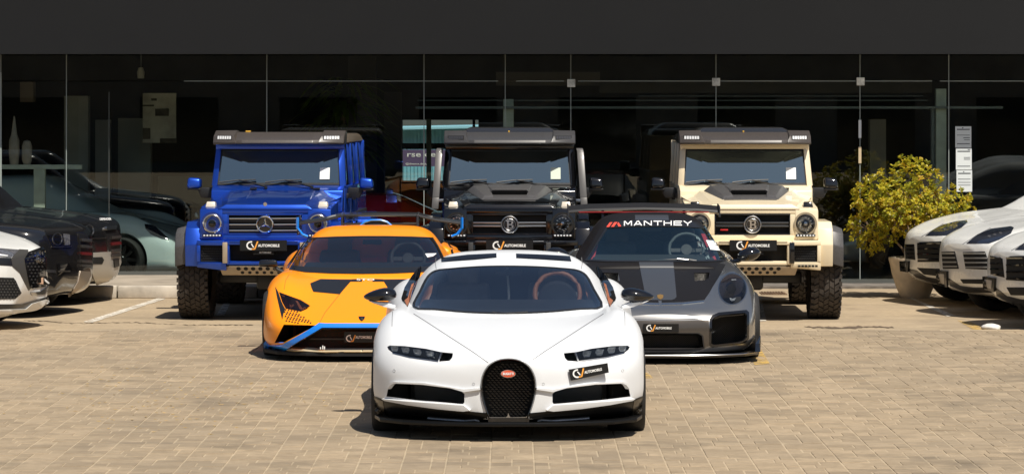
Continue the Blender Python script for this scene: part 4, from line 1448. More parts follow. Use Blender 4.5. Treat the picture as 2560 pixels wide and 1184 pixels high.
    for s in (-1, 1):
        # indicator boxes on the wings
        x = .665 * s
        part('indicator', GLOSSBLK if sand else AMBERL, lambda bm: hexa(bm, [(x - .06, .30, 1.335), (x + .06, .30, 1.335), (x + .06, .46, 1.34), (x - .06, .46, 1.34), (x - .045, .33, 1.40), (x + .045, .33, 1.40), (x + .05, .44, 1.395), (x - .05, .44, 1.395)], .008))
        # headlights
        hx, hz = .622 * s, 1.148
        hl = part('headlight', GLOSSBLK if not blue else CHROME, lambda bm: lathe(bm, [(.02, .112), (-.012, .112), (-.018, .104), (-.018, .094), (.01, .088)], 36, 'y', (hx, .148, hz)))
        inner = VOID if not blue else LAMPCH
        part('reflector', inner, lambda bm: lathe(bm, [(.0, .092), (.02, .085), (.028, .05), (.005, .046), (.004, .001)], 36, 'y', (hx, .14, hz)), hl)
        part('projector', GLOSSBLK, lambda bm: lathe(bm, [(.02, .047), (-.012, .045), (-.014, .036), (.0, .034)], 28, 'y', (hx, .14, hz)), hl)
        part('projector_lens', CHROME if not blue else SIDEGLASS, lambda bm: lathe(bm, [(.0, .034), (-.016, .022), (-.02, .001)], 24, 'y', (hx, .14, hz)), hl)
        if not blue:
            def f(bm):
                for k in range(12):
                    a = 2 * math.pi * k / 12
                    box(bm, hx + .07 * math.cos(a) - .01, hx + .07 * math.cos(a) + .01, .128, .14, hz + .07 * math.sin(a) - .006, hz + .07 * math.sin(a) + .006)
            tag(part('reflector_facets', CHROME if blk else LAMPCH, f, hl, smooth=False), kind='stuff')
        part('lens', LENS, lambda bm: lathe(bm, [(0, .104), (-.018, .09), (-.03, .06), (-.036, .02), (-.036, .001)], 36, 'y', (hx, .136, hz)), hl)
        part('lamp_recess_shade', VOID if blk else mat('recess_shade_' + kind, tuple(c * .5 for c in paint_rgb[kind]), .4), lambda bm: lathe(bm, [(.0, .135), (-.006, .135), (-.006, .112)], 4 if False else 36, 'y', (hx, .144, hz)), hl)  # raised ring in darkened paint, recess shade put into its colour
        # daytime strip
        dl = part('daytime_lamp', GLOSSBLK, lambda bm: box(bm, hx - .115, hx + .115, .12, .15, .992, 1.026, .006))
        for k in range(6):
            x_ = hx - .09 + .036 * k
            part('led', LEDW, lambda bm: box(bm, x_ - .011, x_ + .011, .113, .125, 1.0, 1.018, .003), dl)
    # ---- grille
    gr = part('grille', VOID, lambda bm: box(bm, -.445, .445, .215, .235, 1.02, 1.264))
    part('grille_surround', GLOSSBLK if not blue else paint, lambda bm: (box(bm, -.444, .444, .158, .21, 1.246, 1.262, .003), box(bm, -.444, .444, .158, .21, 1.02, 1.034, .003), box(bm, -.444, -.43, .158, .21, 1.034, 1.246, .003), box(bm, .43, .444, .158, .21, 1.034, 1.246, .003)), gr)
    BARM = SILVER if not sand else mat('smoked_bar', (.12, .12, .12), .3, metal=.8)
    rows = ((1.206, .010), (1.136, .010), (1.066, .010)) if blue else ((1.156, .010), (1.118, .010))
    for z, h in rows:
        part('grille_bar', BARM, lambda bm: box(bm, -.428, .428, .168, .19, z - h, z + h, .004), gr)
        if blue: part('grille_slat', BLACK, lambda bm: box(bm, -.428, .428, .18, .2, z - .038, z - .016, .004), gr)
    if blue:
        em = part('emblem', CHROME, lambda bm: tube(bm, [(.094 * math.cos(a), .135, 1.14 + .094 * math.sin(a)) for a in [2 * math.pi * k / 36 for k in range(36)]], .011, 8, True), gr)
        def f(bm):
            for k in range(3):
                a = R(90 + 120 * k); c, s_ = math.cos(a), math.sin(a)
                n_ = (-s_, c)
                tip = (.09 * c, .09 * s_); b1 = (.022 * n_[0], .022 * n_[1])
                pts = [tip, (b1[0], b1[1]), (0, 0)], [tip, (0, 0), (-b1[0], -b1[1])]
                vt = [bm.verts.new((tip[0], .135, 1.14 + tip[1])), bm.verts.new((b1[0] * .9, .14, 1.14 + b1[1] * .9)), bm.verts.new((-b1[0] * .9, .14, 1.14 - b1[1] * .9)), bm.verts.new((0, .118, 1.14))]
                bm.faces.new((vt[0], vt[1], vt[3])); bm.faces.new((vt[0], vt[3], vt[2])); bm.faces.new((vt[1], vt[2], vt[3])); bm.faces.new((vt[0], vt[2], vt[1]))
        part('emblem_star', CHROME, f, gr, smooth=False)
        part('emblem_disc', GLOSSBLK, lambda bm: lathe(bm, [(.15, .085), (.15, .001)], 32, 'y', (0, 0, 1.14)), gr)
    else:
        ez = 1.137
        part('emblem', SILVER, lambda bm: tube(bm, [(.096 * math.cos(a), .135, ez + .096 * math.sin(a)) for a in [2 * math.pi * k / 36 for k in range(36)]], .009, 8, True), gr)
        part('emblem_disc', GLOSSBLK, lambda bm: lathe(bm, [(.16, .096), (.142, .09), (.142, .001)], 32, 'y', (0, 0, ez)), gr)
        V, Fc = b_glyph(0, ez, .088, .105)
        flat_mesh('emblem_letter', [(x, .136, z) for x, z in V], Fc, CHROME, gr)
        part('emblem_ring', SILVER, lambda bm: tube(bm, [(.068 * math.cos(a), .139, ez + .068 * math.sin(a)) for a in [2 * math.pi * k / 36 for k in range(36)]], .003, 6, True), gr)
        if sand: part('grille_tag', REDTAG, lambda bm: box(bm, -.375, -.285, .165, .172, 1.065, 1.083, .002), gr)
    # ---- bumper
    bw = .80
    def f(bm):
        for s in (-1, 1):
            x0, x1 = sorted((s * .46, s * bw))
            hexa(bm, [(x0, .0 if s > 0 else .1, .895), (x1, .1 if s > 0 else 0, .895), (x1, .34, .895), (x0, .34, .895), (x0, .0 if s > 0 else .1, .955), (x1, .1 if s > 0 else 0, .955), (x1, .34, .955), (x0, .34, .955)], .012)
            x0, x1 = sorted((s * .44, s * bw))
            hexa(bm, [(x0, .02 if s > 0 else .12, .635), (x1, .12 if s > 0 else .02, .60), (x1, .34, .60), (x0, .34, .64), (x0, .0 if s > 0 else .1, .70), (x1, .1 if s > 0 else 0, .70), (x1, .34, .70), (x0, .34, .70)] if True else [], .012)
            x0, x1 = sorted((s * .755, s * bw)); box(bm, x0, x1, .09, .34, .70, .895, .01)
            x0, x1 = sorted((s * .40, s * .475)); box(bm, x0, x1, .01, .34, .68, .93, .008)
        box(bm, -.46, .46, .0, .26, .905, .948, .01)
        box(bm, -.44, .44, .03, .26, .668, .715, .01)
    bp = part('bumper', paint, f)
    part('bumper_void', VOID, lambda bm: box(bm, -.79, .79, .13, .36, .66, .93), bp)
    BMESH = mat('bumper_mesh', (.03, .03, .032), .5, metal=.4)
    for s in (-1, 1):
        part('bumper_insert', accent if not sand else GLOSSBLK, lambda bm: box(bm, *sorted((s * .425, s * .482)), -.012, .03, .69, .935, .006), bp)
        def f(bm):
            for k in range(6):
                for j in range(10):
                    x_ = s * (.50 + .026 * j + (.013 if k % 2 else 0)); z_ = .715 + k * .028
                    if abs(x_) < .745: box(bm, x_ - .01, x_ + .01, .115, .125, z_ - .008, z_ + .004)
        tag(part('intake_mesh', BMESH, f, bp, smooth=False), kind='stuff')
        if sand:
            def f(bm):
                for k in range(6): box(bm, s * (.52 + .04 * k) - .014, s * (.52 + .04 * k) + .014, .04, .1, .655, .672)
            for k in range(6):
                part('vent_slot', VOID, lambda bm: box(bm, s * (.54 + .04 * k) - .014, s * (.54 + .04 * k) + .014, .008, .06, .646, .668), bp)
    part('bumper_rail', paint if not blk else SILVER, lambda bm: (box(bm, -.40, .40, -.008, .02, .938, .951, .003),), bp)
    # skid plate with punched holes
    sk = part('skid_plate', accent, lambda bm: hexa(bm, [(-.50, .10, .545), (.50, .10, .545), (.46, .30, .545), (-.46, .30, .545), (-.53, .03, .655), (.53, .03, .655), (.50, .30, .655), (-.50, .30, .655)], .012))
    def hole(x, z, rr):
        def yy(q): return .03 + (.655 - q) / .11 * .07 - .003
        P = [(x + rr * math.cos(a_), yy(z + rr * .8 * math.sin(a_)), z + rr * .8 * math.sin(a_)) for a_ in [2 * math.pi * k / 16 for k in range(16)]]
        flat_mesh('skid_hole', P, [tuple(range(16))], VOID, sk)
    for k in range(8): hole(-.30 + .0857 * k, .624, .026)
    for k in range(7): hole(-.257 + .0857 * k, .577, .021)
    # ---- arches
    for s in (-1, 1):
        arch = [(.17, .645), (.13, .90), (.20, 1.09), (.34, 1.165), (1.22, 1.165), (1.44, 1.06), (1.52, .80), (1.52, .645), (1.36, .645), (1.30, .82), (1.12, .99), (.80, 1.04), (.50, .97), (.33, .80), (.29, .645)]
        fl = part('wheel_arch', paint, lambda bm: prism(bm, arch, *yz(*sorted((s * .77, s * .945))), bev=.012))
        lip = [(.20, .67), (.18, .90), (.25, 1.06), (.38, 1.115), (1.18, 1.115), (1.40, 1.02), (1.48, .80), (1.50, .67), (1.36, .67), (1.30, .82), (1.12, .98), (.80, 1.03), (.50, .96), (.33, .80), (.29, .67)]
        part('arch_lip', MATTECARBON if not blk else GLOSSBLK, lambda bm: prism(bm, lip, lambda p: (s * .945, p[0], p[1]), lambda p: (s * 1.075, p[0] + .03, p[1] - .035), bev=.012), fl)
        ra = [(y_ + 2.85 - 2 * (y_ - .78) - 0 if False else 3.63 + (y_ - .78), z_) for y_, z_ in arch]
        part('rear_arch', paint, lambda bm: prism(bm, ra, *yz(*sorted((s * .77, s * 1.0))), bev=.012))
        wheel(car, s * .885, .78, .475, .462, .35, .28, treads=34 if not blk else 0, tyre_mat=DUSTRUBBER)
        wheel(car, s * .865, 3.63, .475, .462, .33, .28, treads=30 if not blk else 0, tyre_mat=DUSTRUBBER)
        part('side_step', BLACK, lambda bm: box(bm, *sorted((s * .70, s * .92)), 1.6, 2.9, .60, .68, .02))
        part('door_handle', BLACK, lambda bm: box(bm, *sorted((s * .815, s * .86)), 2.42, 2.56, 1.36, 1.40, .008))
        part('rub_strip', BLACK, lambda bm: box(bm, *sorted((s * .815, s * .84)), 1.6, 4.4, 1.08, 1.2, .008))
        part('door_hinge', BLACK, lambda bm: (box(bm, *sorted((s * .80, s * .845)), 1.66, 1.74, 1.40, 1.46, .006), box(bm, *sorted((s * .80, s * .845)), 1.66, 1.74, 1.0, 1.06, .006)))
        for y0, y1 in ((1.9, 2.62), (2.75, 3.48), (3.61, 4.36)):
            part('side_window', SIDEGLASS, lambda bm: hexa(bm, [(s * .784 - .006, y0, 1.55), (s * .784 + .006, y0, 1.55), (s * .784 + .006, y1, 1.55), (s * .784 - .006, y1, 1.55), (s * .752 - .006, y0 + (.12 if y0 < 2 else 0), 2.05), (s * .752 + .006, y0 + (.12 if y0 < 2 else 0), 2.05), (s * .752 + .006, y1, 2.05), (s * .752 - .006, y1, 2.05)]))
        # mirrors
        mm = part('door_mirror', paint if blue else GLOSSBLK, lambda bm: (hexa(bm, [(s * 1.06 - .09, 1.70, 1.515), (s * 1.06 + .09, 1.70, 1.515), (s * 1.06 + .085, 1.86, 1.515), (s * 1.06 - .085, 1.86, 1.515), (s * 1.045 - .09 + (.02 if s > 0 else 0), 1.72, 1.655), (s * 1.045 + .09 - (.02 if s < 0 else 0), 1.72, 1.64), (s * 1.045 + .08, 1.86, 1.64), (s * 1.045 - .08, 1.86, 1.655)], .035, 3)), angle=60)
        part('mirror_arm', BLACK, lambda bm: hexa(bm, [(s * .89 - .08, 1.74, 1.40), (s * .89 + .08, 1.74, 1.40), (s * .89 + .08, 1.82, 1.40), (s * .89 - .08, 1.82, 1.40), (s * .93 - .1, 1.74, 1.53), (s * .93 + .1, 1.74, 1.53), (s * .93 + .1, 1.82, 1.53), (s * .93 - .1, 1.82, 1.53)], .015), mm)
        part('mirror_foot', BLACK, lambda bm: box(bm, s * 1.06 - .085, s * 1.06 + .085, 1.72, 1.86, 1.495, 1.52, .01), mm)
    # ---- windscreen, cabin
    def wq(x, z, o=0.0): return (x, 1.575 + (z - 1.57) / .43 * .155 - o, z)
    ws = part('windscreen', GLASSG, lambda bm: hexa(bm, [wq(-.752, 1.565, -.012), wq(.752, 1.565, -.012), wq(.752, 1.565, -.018), wq(-.752, 1.565, -.018), wq(-.72, 2.0, -.012), wq(.72, 2.0, -.012), wq(.72, 2.0, -.018), wq(-.72, 2.0, -.018)]), smooth=False)
    def f(bm):
        def bar(p0, p1, w):
            a, b = Vector(p0), Vector(p1)
            d = (b - a).normalized(); nrm = Vector((0, -.94, .34)); t = d.cross(nrm).normalized() * w
            vs = []
            for o_ in (Vector((0, 0, 0)), nrm * -.014):
                vs.append([bm.verts.new(p) for p in (a - t + o_, a + t + o_, b + t + o_, b - t + o_)])
            bm.faces.new(vs[0]); bm.faces.new(vs[1][::-1])
            for i in range(4): bm.faces.new((vs[0][i], vs[1][i], vs[1][(i + 1) % 4], vs[0][(i + 1) % 4]))
        bar(wq(-.745, 1.578), wq(.745, 1.578), .013); bar(wq(-.715, 1.992), wq(.715, 1.992), .013)
        bar(wq(-.745, 1.578), wq(-.713, 1.992), .011); bar(wq(.745, 1.578), wq(.713, 1.992), .011)
    part('windscreen_seal', BLACK, f, smooth=False)
    part('cowl_vents', BLACK, lambda bm: (box(bm, -.33, -.25, 1.405, 1.45, 1.515, 1.535), box(bm, .44, .52, 1.405, 1.45, 1.515, 1.535)))
    part('dashboard', DASH, lambda bm: hexa(bm, [(-.74, 1.64, 1.40), (.74, 1.64, 1.40), (.74, 2.1, 1.40), (-.74, 2.1, 1.40), (-.74, 1.64, 1.565), (.74, 1.64, 1.565), (.74, 2.05, 1.60), (-.74, 2.05, 1.60)], .02))
    part('instrument_hood', DASH, lambda bm: ellipsoid(bm, (.40, 1.86, 1.60), (.20, .12, .085), 20, 10))
    steering_wheel(car, (.40, 2.10, 1.60), .19, DASH, 25, .017)
    for s in (-1, 1): seat(car, s * .40, 2.55, 1.1, 1.72, .25, SEATDARK)
    part('cabin_back', INTERIOR, lambda bm: box(bm, -.74, .74, 3.2, 3.25, .9, 2.05), smooth=False)
    part('cabin_floor', INTERIOR, lambda bm: box(bm, -.74, .74, 1.7, 4.3, 1.551, 1.556), smooth=False)
    part('paper_sticker', PAPER if not blk else mat('paper_greenish', (.60, .66, .56), .7), lambda bm: hexa(bm, [wq(.50, 1.635, .004), wq(.62, 1.635, .004), wq(.62, 1.635, .001), wq(.50, 1.635, .001), wq(.50, 1.775, .004), wq(.62, 1.775, .004), wq(.62, 1.775, .001), wq(.50, 1.775, .001)]), smooth=False)
    # wipers
    def wip(x0, x1):
        def f(bm):
            tube(bm, [(x0, 1.44, 1.545), (x0 - .20, 1.515, 1.60), (x0 - .36, 1.565, 1.625)], [.014, .012, .008], 6)
            tube(bm, [(x0 - .58, 1.54, 1.598), (x0 - .36, 1.56, 1.622), (x0 - .14, 1.565, 1.628)], .009, 6)
            lathe(bm, [(0, .001), (0, .02), (.03, .02), (.032, .001)], 10, 'z', (x0, 1.44, 1.525))
        return f
    part('wiper', BLACK, wip(-.14, 0)); part('wiper', BLACK, wip(.42, 0))
    # ---- roof and visor
    part('roof', ROOFM if not blue else mat('roof_tan_reflection', (.14, .11, .08), .35, coat=.4), lambda bm: hexa(bm, [(-.80, 1.84, 2.06), (.80, 1.84, 2.06), (.80, 4.5, 2.06), (-.80, 4.5, 2.06), (-.74, 1.90, 2.185), (.74, 1.90, 2.185), (.74, 4.45, 2.17), (-.74, 4.45, 2.17)], .04, 3))  # blue car: tan reflection on the black roof is put into its colour
    if not blue:
        part('roof_spoiler', ROOFM, lambda bm: hexa(bm, [(-.66, 1.95, 2.17), (.66, 1.95, 2.17), (.66, 3.4, 2.17), (-.66, 3.4, 2.17), (-.50, 2.15, 2.262), (.50, 2.15, 2.262), (.50, 3.3, 2.26), (-.50, 3.3, 2.26)], .03, 3))
    vism = VISORM if not blk else mat('satin_graphite', (.05, .048, .048), .38, coat=.2, noise=.15, nscale=60)
    vz = [(1.395, 2.062), (1.375, 2.075), (1.40, 2.115), (1.76, 2.205), (2.05, 2.205), (2.0, 2.10), (1.80, 2.068)]
    def vis_f(bm):
        secs = []
        for x, sh in ((-.787, .20), (-.43, 0), (.43, 0), (.787, .20)):
            secs.append([bm.verts.new((x, y + (sh if y < 1.6 else sh * .3 if y < 1.9 else 0), z)) for y, z in vz])
        n = len(vz)
        for a_, b_ in zip(secs[:-1], secs[1:]):
            for i in range(n): bm.faces.new((a_[i], a_[(i + 1) % n], b_[(i + 1) % n], b_[i]))
        bm.faces.new(secs[0][::-1]); bm.faces.new(secs[-1])
        bmesh.ops.bevel(bm, geom=list(bm.edges), offset=.006, segments=2, affect='EDGES', profile=.5)
    vis = part('sun_visor', vism, vis_f)
    def off(x): return max(0, (abs(x) - .43) / .357) * .20
    for s in (-1, 1):
        pz = [(1.365, 2.06), (1.345, 2.08), (1.40, 2.165), (1.80, 2.228), (2.0, 2.22), (1.9, 2.08)]
        def fr_(p):
            x_ = .50 if p[1] < 2.12 else .53
            return (s * x_, p[0] + (off(x_) if p[0] < 1.6 else 0), p[1])
        pod = part('lamp_pod', vism, lambda bm: prism(bm, pz, fr_, lambda p: (s * .80, p[0] + (.20 if p[0] < 1.6 else .02), p[1] - .004), bev=.01), vis)
        def slope(x, t, o): return (x, 1.345 + off(x) + .055 * t - o, 2.08 + .085 * t + o * .5)
        x0, x1 = sorted((s * .555, s * .755))
        part('pod_window', VOID, lambda bm: hexa(bm, [slope(x0, .38, .001), slope(x1, .38, .001), slope(x1, .38, -.03), slope(x0, .38, -.03), slope(x0, .98, .006), slope(x1, .98, .006), slope(x1, .98, -.03), slope(x0, .98, -.03)]), vis, smooth=False)
        for k in range(6):
            xa = x0 + .012 + k * .0305
            part('roof_led', LEDW if not blk else mat('dark_led', (.05, .05, .055), .2, coat=.5), lambda bm: hexa(bm, [slope(xa, .48, .006), slope(xa + .024, .48, .006), slope(xa + .024, .48, -.01), slope(xa, .48, -.01), slope(xa, .88, .012), slope(xa + .024, .88, .012), slope(xa + .024, .88, -.01), slope(xa, .88, -.01)]), vis, smooth=False)
    part('visor_marker', mat('amber_marker', (.7, .4, .05), .3), lambda bm: box(bm, -.43 if blue else -.02, -.37 if blue else .0, 1.78, 1.86, 2.205, 2.222, .004), vis)
    if blk:
        for s in (-1, 1):
            def f(bm):
                pts = [(s * .905, 1.32, 1.28), (s * .895, 1.36, 1.42), (s * .862, 1.62, 1.97), (s * .85, 1.66, 2.01)]
                for (p, q) in zip(pts[:-1], pts[1:]):
                    w_ = .041
                    hexa(bm, [(p[0] - w_, p[1], p[2]), (p[0] + w_, p[1], p[2]), (p[0] + w_, p[1] + .12, p[2]), (p[0] - w_, p[1] + .12, p[2]), (q[0] - w_, q[1], q[2]), (q[0] + w_, q[1], q[2]), (q[0] + w_, q[1] + .12, q[2]), (q[0] - w_, q[1] + .12, q[2])], .006)
            part('snorkel', mat('snorkel_grey', (.085, .08, .076), .4, coat=.2), f)
            part('snorkel_bracket', SILVER, lambda bm: (box(bm, *sorted((s * .80, s * .90)), 1.36, 1.44, 1.36, 1.40, .006),))
    # ---- number plate
    z0, z1 = .838, .962
    cv_plate(car, [(-.275, -.03, z0), (.275, -.03, z0), (.275, -.026, z1), (-.275, -.026, z1)], textq=(.15, .10, .80))
    tv, tf = text_tris('AUTOMOBILE', .03)
    flat_mesh('small_lettering', [(-.05 + .14 * u, -.0135, .808 + .02 * v) for u, v in tv], tf, WHITEPRINT, bp)
    part('lettering_backing', VOID, lambda bm: box(bm, -.12, .12, -.012, .0, .795, .836), bp)
    return car
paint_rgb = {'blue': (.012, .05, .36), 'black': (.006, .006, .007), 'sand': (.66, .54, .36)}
PBLUE = mat('blue_metallic', (.012, .078, .52), .34, metal=.72, coat=.8, rnoise=.04)
PBLK = mat('black_paint', (.004, .004, .005), .16, coat=.6, rnoise=.04)
PSAND = mat('cream_paint', (.80, .68, .47), .34, coat=.6, rnoise=.05)
off_roader('bright blue boxy off-roader with a star emblem in its grille', 659, R(-2.2), PBLUE, 'blue')
off_roader('black boxy off-roader with snorkels, behind the white sports car', 1274, R(0), PBLK, 'black')
off_roader('cream boxy off-roader with a letter emblem and black bonnet scoop', 1883, R(-.8), PSAND, 'sand')
# ------------------------------------------------------------------ orange wedge sports car with a tall wing
POR = mat('orange_pearl', (.95, .295, .003), .34, coat=.35, spec=.3, rnoise=.04)
BLUEACC = mat('blue_accent', (.004, .20, .78), .28, coat=.8)
SATBLK = mat('satin_black', (.012, .012, .013), .38, coat=.2)
WSD = glass_mat('dark_windscreen', (.40, .43, .45), 1.95, gtint=(.85, .97, 1), boost=.07)
car = Thing('sports_car', 'orange wedge-shaped sports car with blue trim and a black rear wing', 'car', 905, 31.4, group='cars lined up before the showroom')
c2 = crop(600, 480, 2.632)
body = car.skin('body', [
    (0.00, [(0, .405), (.2, .403), (.38, .39), (.52, .36), (.56, .31), (.56, .26), (.54, .21), (.46, .15), (0, .14)]),
    (0.10, [(0, .44), (.25, .437), (.5, .425), (.70, .395), (.78, .34), (.79, .27), (.77, .20), (.68, .14), (0, .13)]),
    (0.34, [(0, .515), (.28, .512), (.56, .505), (.79, .50), (.92, .42), (.945, .30), (.93, .19), (.83, .13), (0, .12)]),
    (0.64, [(0, .605), (.30, .602), (.60, .61), (.83, .645), (.975, .54), (1.015, .35), (1.0, .19), (.92, .12), (0, .12)]),
    (0.95, [(0, .695), (.30, .692), (.61, .715), (.85, .775), (.995, .68), (1.043, .42), (1.03, .20), (.94, .12), (0, .12)]),
    (1.28, [(0, .785), (.32, .782), (.64, .79), (.86, .83), (.985, .74), (1.035, .45), (1.02, .20), (.94, .12), (0, .12)]),
    (1.70, [(0, .835), (.34, .835), (.68, .832), (.86, .84), (.955, .75), (1.0, .45), (1.0, .2), (.92, .12), (0, .12)]),
    (2.50, [(0, .85), (.34, .85), (.70, .86), (.86, .865), (.96, .76), (1.0, .45), (1.0, .2), (.92, .12), (0, .12)]),
    (3.10, [(0, .93), (.35, .93), (.66, .97), (.84, .975), (.97, .86), (1.02, .5), (1.02, .22), (.92, .14), (0, .14)]),
    (3.70, [(0, .96), (.35, .96), (.66, .985), (.83, .97), (.98, .86), (1.04, .52), (1.02, .25), (.92, .2), (0, .2)]),
    (4.45, [(0, .93), (.35, .93), (.66, .93), (.80, .89), (.92, .79), (.96, .55), (.94, .4), (.85, .3), (0, .3)]),
], [POR, SATBLK])
cabin = car.skin('roof_shell', [
    (1.22, [(0, .775), (.3, .772), (.52, .768), (.64, .765), (.70, .76), (.73, .75), (.75, .70)]),
    (1.72, [(0, .965), (.3, .958), (.55, .935), (.70, .89), (.785, .85), (.84, .81), (.86, .70)]),
    (2.28, [(0, 1.165), (.3, 1.16), (.52, 1.145), (.645, 1.105), (.74, 1.0), (.82, .87), (.86, .70)]),
    (2.78, [(0, 1.255), (.28, 1.252), (.49, 1.238), (.61, 1.185), (.72, 1.05), (.83, .89), (.87, .70)]),
    (3.40, [(0, 1.235), (.28, 1.23), (.47, 1.205), (.57, 1.14), (.68, 1.0), (.80, .88), (.85, .70)]),
    (4.15, [(0, 1.10), (.26, 1.09), (.42, 1.05), (.50, 1.0), (.60, .92), (.70, .86), (.76, .70)]),
], [POR, INTERIOR])
full = Surf([body, cabin]); car.surf = full
CO = 803.0
def sym2(f, half):
    """half outline in crop coords, left side from the centre line outwards and back; mirrored to a whole outline"""
    pts = [(half[i], half[i + 1]) for i in range(0, len(half), 2)]
    whole = pts + [(2 * CO - u, v) for u, v in pts[::-1]]
    return f(*[t for p in whole for t in p])
mouth = sym2(c2, (803, 897, 545, 897, 318, 1026, 530, 1036, 803, 1036))
cheek = c2(288, 870, 505, 875, 282, 990, 226, 992)
hl_o = c2(256, 656, 300, 672, 400, 708, 462, 746, 440, 768, 400, 786, 300, 766, 277, 722)
cuts = [car.cutter(mouth, -.2, .40)] + [car.cutter(cheek, -.1, .9, m_) for m_ in (False, True)] + [car.cutter(hl_o, .2, 1.02, m_) for m_ in (False, True)]
for yy in (1.0, 3.62):
    for sgn in (-1, 1):
        bm = bmesh.new(); lathe(bm, [(sgn * .70, .355), (sgn * 1.4, .355)], 40, 'x', (0, yy, .33)); vs = list(bm.verts)
        bm.faces.new(vs[:40]); bm.faces.new(vs[40:][::-1]); cuts.append(bm)
boolean_cut(body, cuts)
ws_o = c2(455, 302, 640, 294, 800, 291, 960, 291, 1120, 294, 1268, 300, 1300, 350, 1330, 410, 1375, 510, 1200, 528, 1000, 537, 803, 540, 600, 537, 430, 528, 322, 510, 380, 410, 430, 335)
boolean_cut(cabin, [car.cutter(ws_o, .4, 2.95)])
car.patch('windscreen', ws_o, WSD, .003, .003, res=6, surf=full)
cxw = (905 + 27)
seal_in = [(930 + (p[0] - 930) * .985, 634 + (p[1] - 634) * (.95 if p[1] < 634 else .72)) for p in ws_o]
car.patch('windscreen_seal', ws_o, SATBLK, .006, .004, res=5, holes=[seal_in])
bm = bmesh.new()
hexa(bm, [(-.66, 1.6, .80), (.66, 1.6, .80), (.74, 2.15, .80), (-.74, 2.15, .80), (-.6, 1.62, .83), (.6, 1.62, .83), (.68, 2.1, .90), (-.68, 2.1, .90)], .02)
from_bm('dashboard', bm, DASH, car.root, smooth=True)
steering_wheel(car, (.38, 2.22, .93), .175, SEATDARK, 22, .018)
for sx in (-1, 1): seat(car, sx * .36, 2.5, .45, 1.0, .26, mat('seat_grey', (.07, .07, .075), .7))
bm = bmesh.new(); box(bm, -.10, .10, 2.26, 2.30, 1.075, 1.125, .012); from_bm('rear_view_mirror', bm, BLACK, car.root, smooth=True)
car.patch('paper_sheet', c2(1218, 408, 1292, 406, 1270, 424, 1232, 432), PAPER, .008, .001, res=2)
car.patch('side_window', c2(322, 500, 300, 500, 372, 395, 420, 330, 432, 318, 400, 372, 350, 455), SIDEGLASS, .003, .004, res=2, both=True)
# blue chevron across the nose
car.patch('nose_blade', c2(803, 867, 520, 867, 400, 935, 278, 1003, 190, 1003, 162, 986, 164, 1020, 200, 1040, 285, 1040, 400, 972, 540, 893, 803, 893), BLUEACC, .018, .04, res=4, both=True)
car.block('mouth_back', mouth, .22, .27, VOID)
car.patch('mouth_lining', sym2(c2, (803, 890, 545, 890, 300, 1030, 530, 1044, 803, 1044)), SATBLK, .001, .02, res=6, holes=[mouth])
car.strip('splitter_trim', c2(312, 1029, 420, 1034, 540, 1042, 680, 1040, 803, 1040), 2.2, mat('gold_line', (.75, .62, .40), .3, metal=.6), .022, .02, both=True, res=3)
bm = bmesh.new()
prism(bm, [(-1.03, .85), (-1.0, .47), (-.85, .19), (-.55, .02), (-.3, -.01), (.3, -.01), (.55, .02), (.85, .19), (1.0, .47), (1.03, .85)], *xy(.08, .115), bev=.006)
from_bm('splitter', bm, VOID, car.root, smooth=True)
for (u, h_) in ((530, 12), (545, 22), (556, 17)):
    car.block('tow_hook', c2(u - 3.5, 1030 - h_, u + 3.5, 1030 - h_, u + 3.5, 1032, u - 3.5, 1032), .0, .08, WHITEPRINT)
# intake crossbars
car.block('mouth_bar', sym2(c2, (803, 960, 470, 960, 452, 970, 803, 970)), .2, .24, SATBLK)
# headlamps
for mi in (False, True):
    L_ = car.block('headlight', c2(258, 660, 400, 712, 458, 746, 400, 782, 302, 763, 280, 722), .86, .95, LEDHOUSE, mirror=mi)
    car.block('led_blade', c2(272, 672, 290, 678, 335, 745, 350, 735, 358, 742, 332, 766, 318, 756), .82, .88, LEDG, mirror=mi, parent=L_)
    car.block('led_blade', c2(365, 712, 380, 716, 410, 762, 428, 752, 434, 760, 404, 778, 392, 766), .76, .82, LEDG, mirror=mi, parent=L_)
    car.patch('lamp_lens', c2(258, 658, 400, 710, 459, 746, 400, 784, 301, 765, 279, 722), LENS, .002, .003, res=4, mirror=mi, parent=L_)
car.patch('lamp_wedge', c2(232, 622, 252, 656, 274, 722, 297, 768, 286, 800, 278, 838, 262, 770, 244, 690), SATBLK, .003, .01, res=2, both=True)
# perforations below the lamp
hexes = []
for j in range(6):
    for i in range(9):
        u = 300 + i * 19 + j * 3 - (9 if j % 2 else 0); v = 774 + j * 14.5 + i * 3.6
        lim = 300 + 70 + j * 24
        if u > lim + 10 or v > 862: continue
        hexes.append(c2(u - 6, v, u - 2, v - 4.5, u + 7, v - 3.5, u + 6, v + 1, u + 2, v + 4.5, u - 6, v + 3.5))
o = poly_px(car, 'perforations', hexes, VOID, off=.004); tag(o, kind='stuff')
me = o.data
o2 = flat_mesh('perforations', [(-v.co.x, v.co.y, v.co.z) for v in me.vertices], [tuple(p.vertices)[::-1] for p in me.polygons], VOID, car.root); tag(o2, kind='stuff')
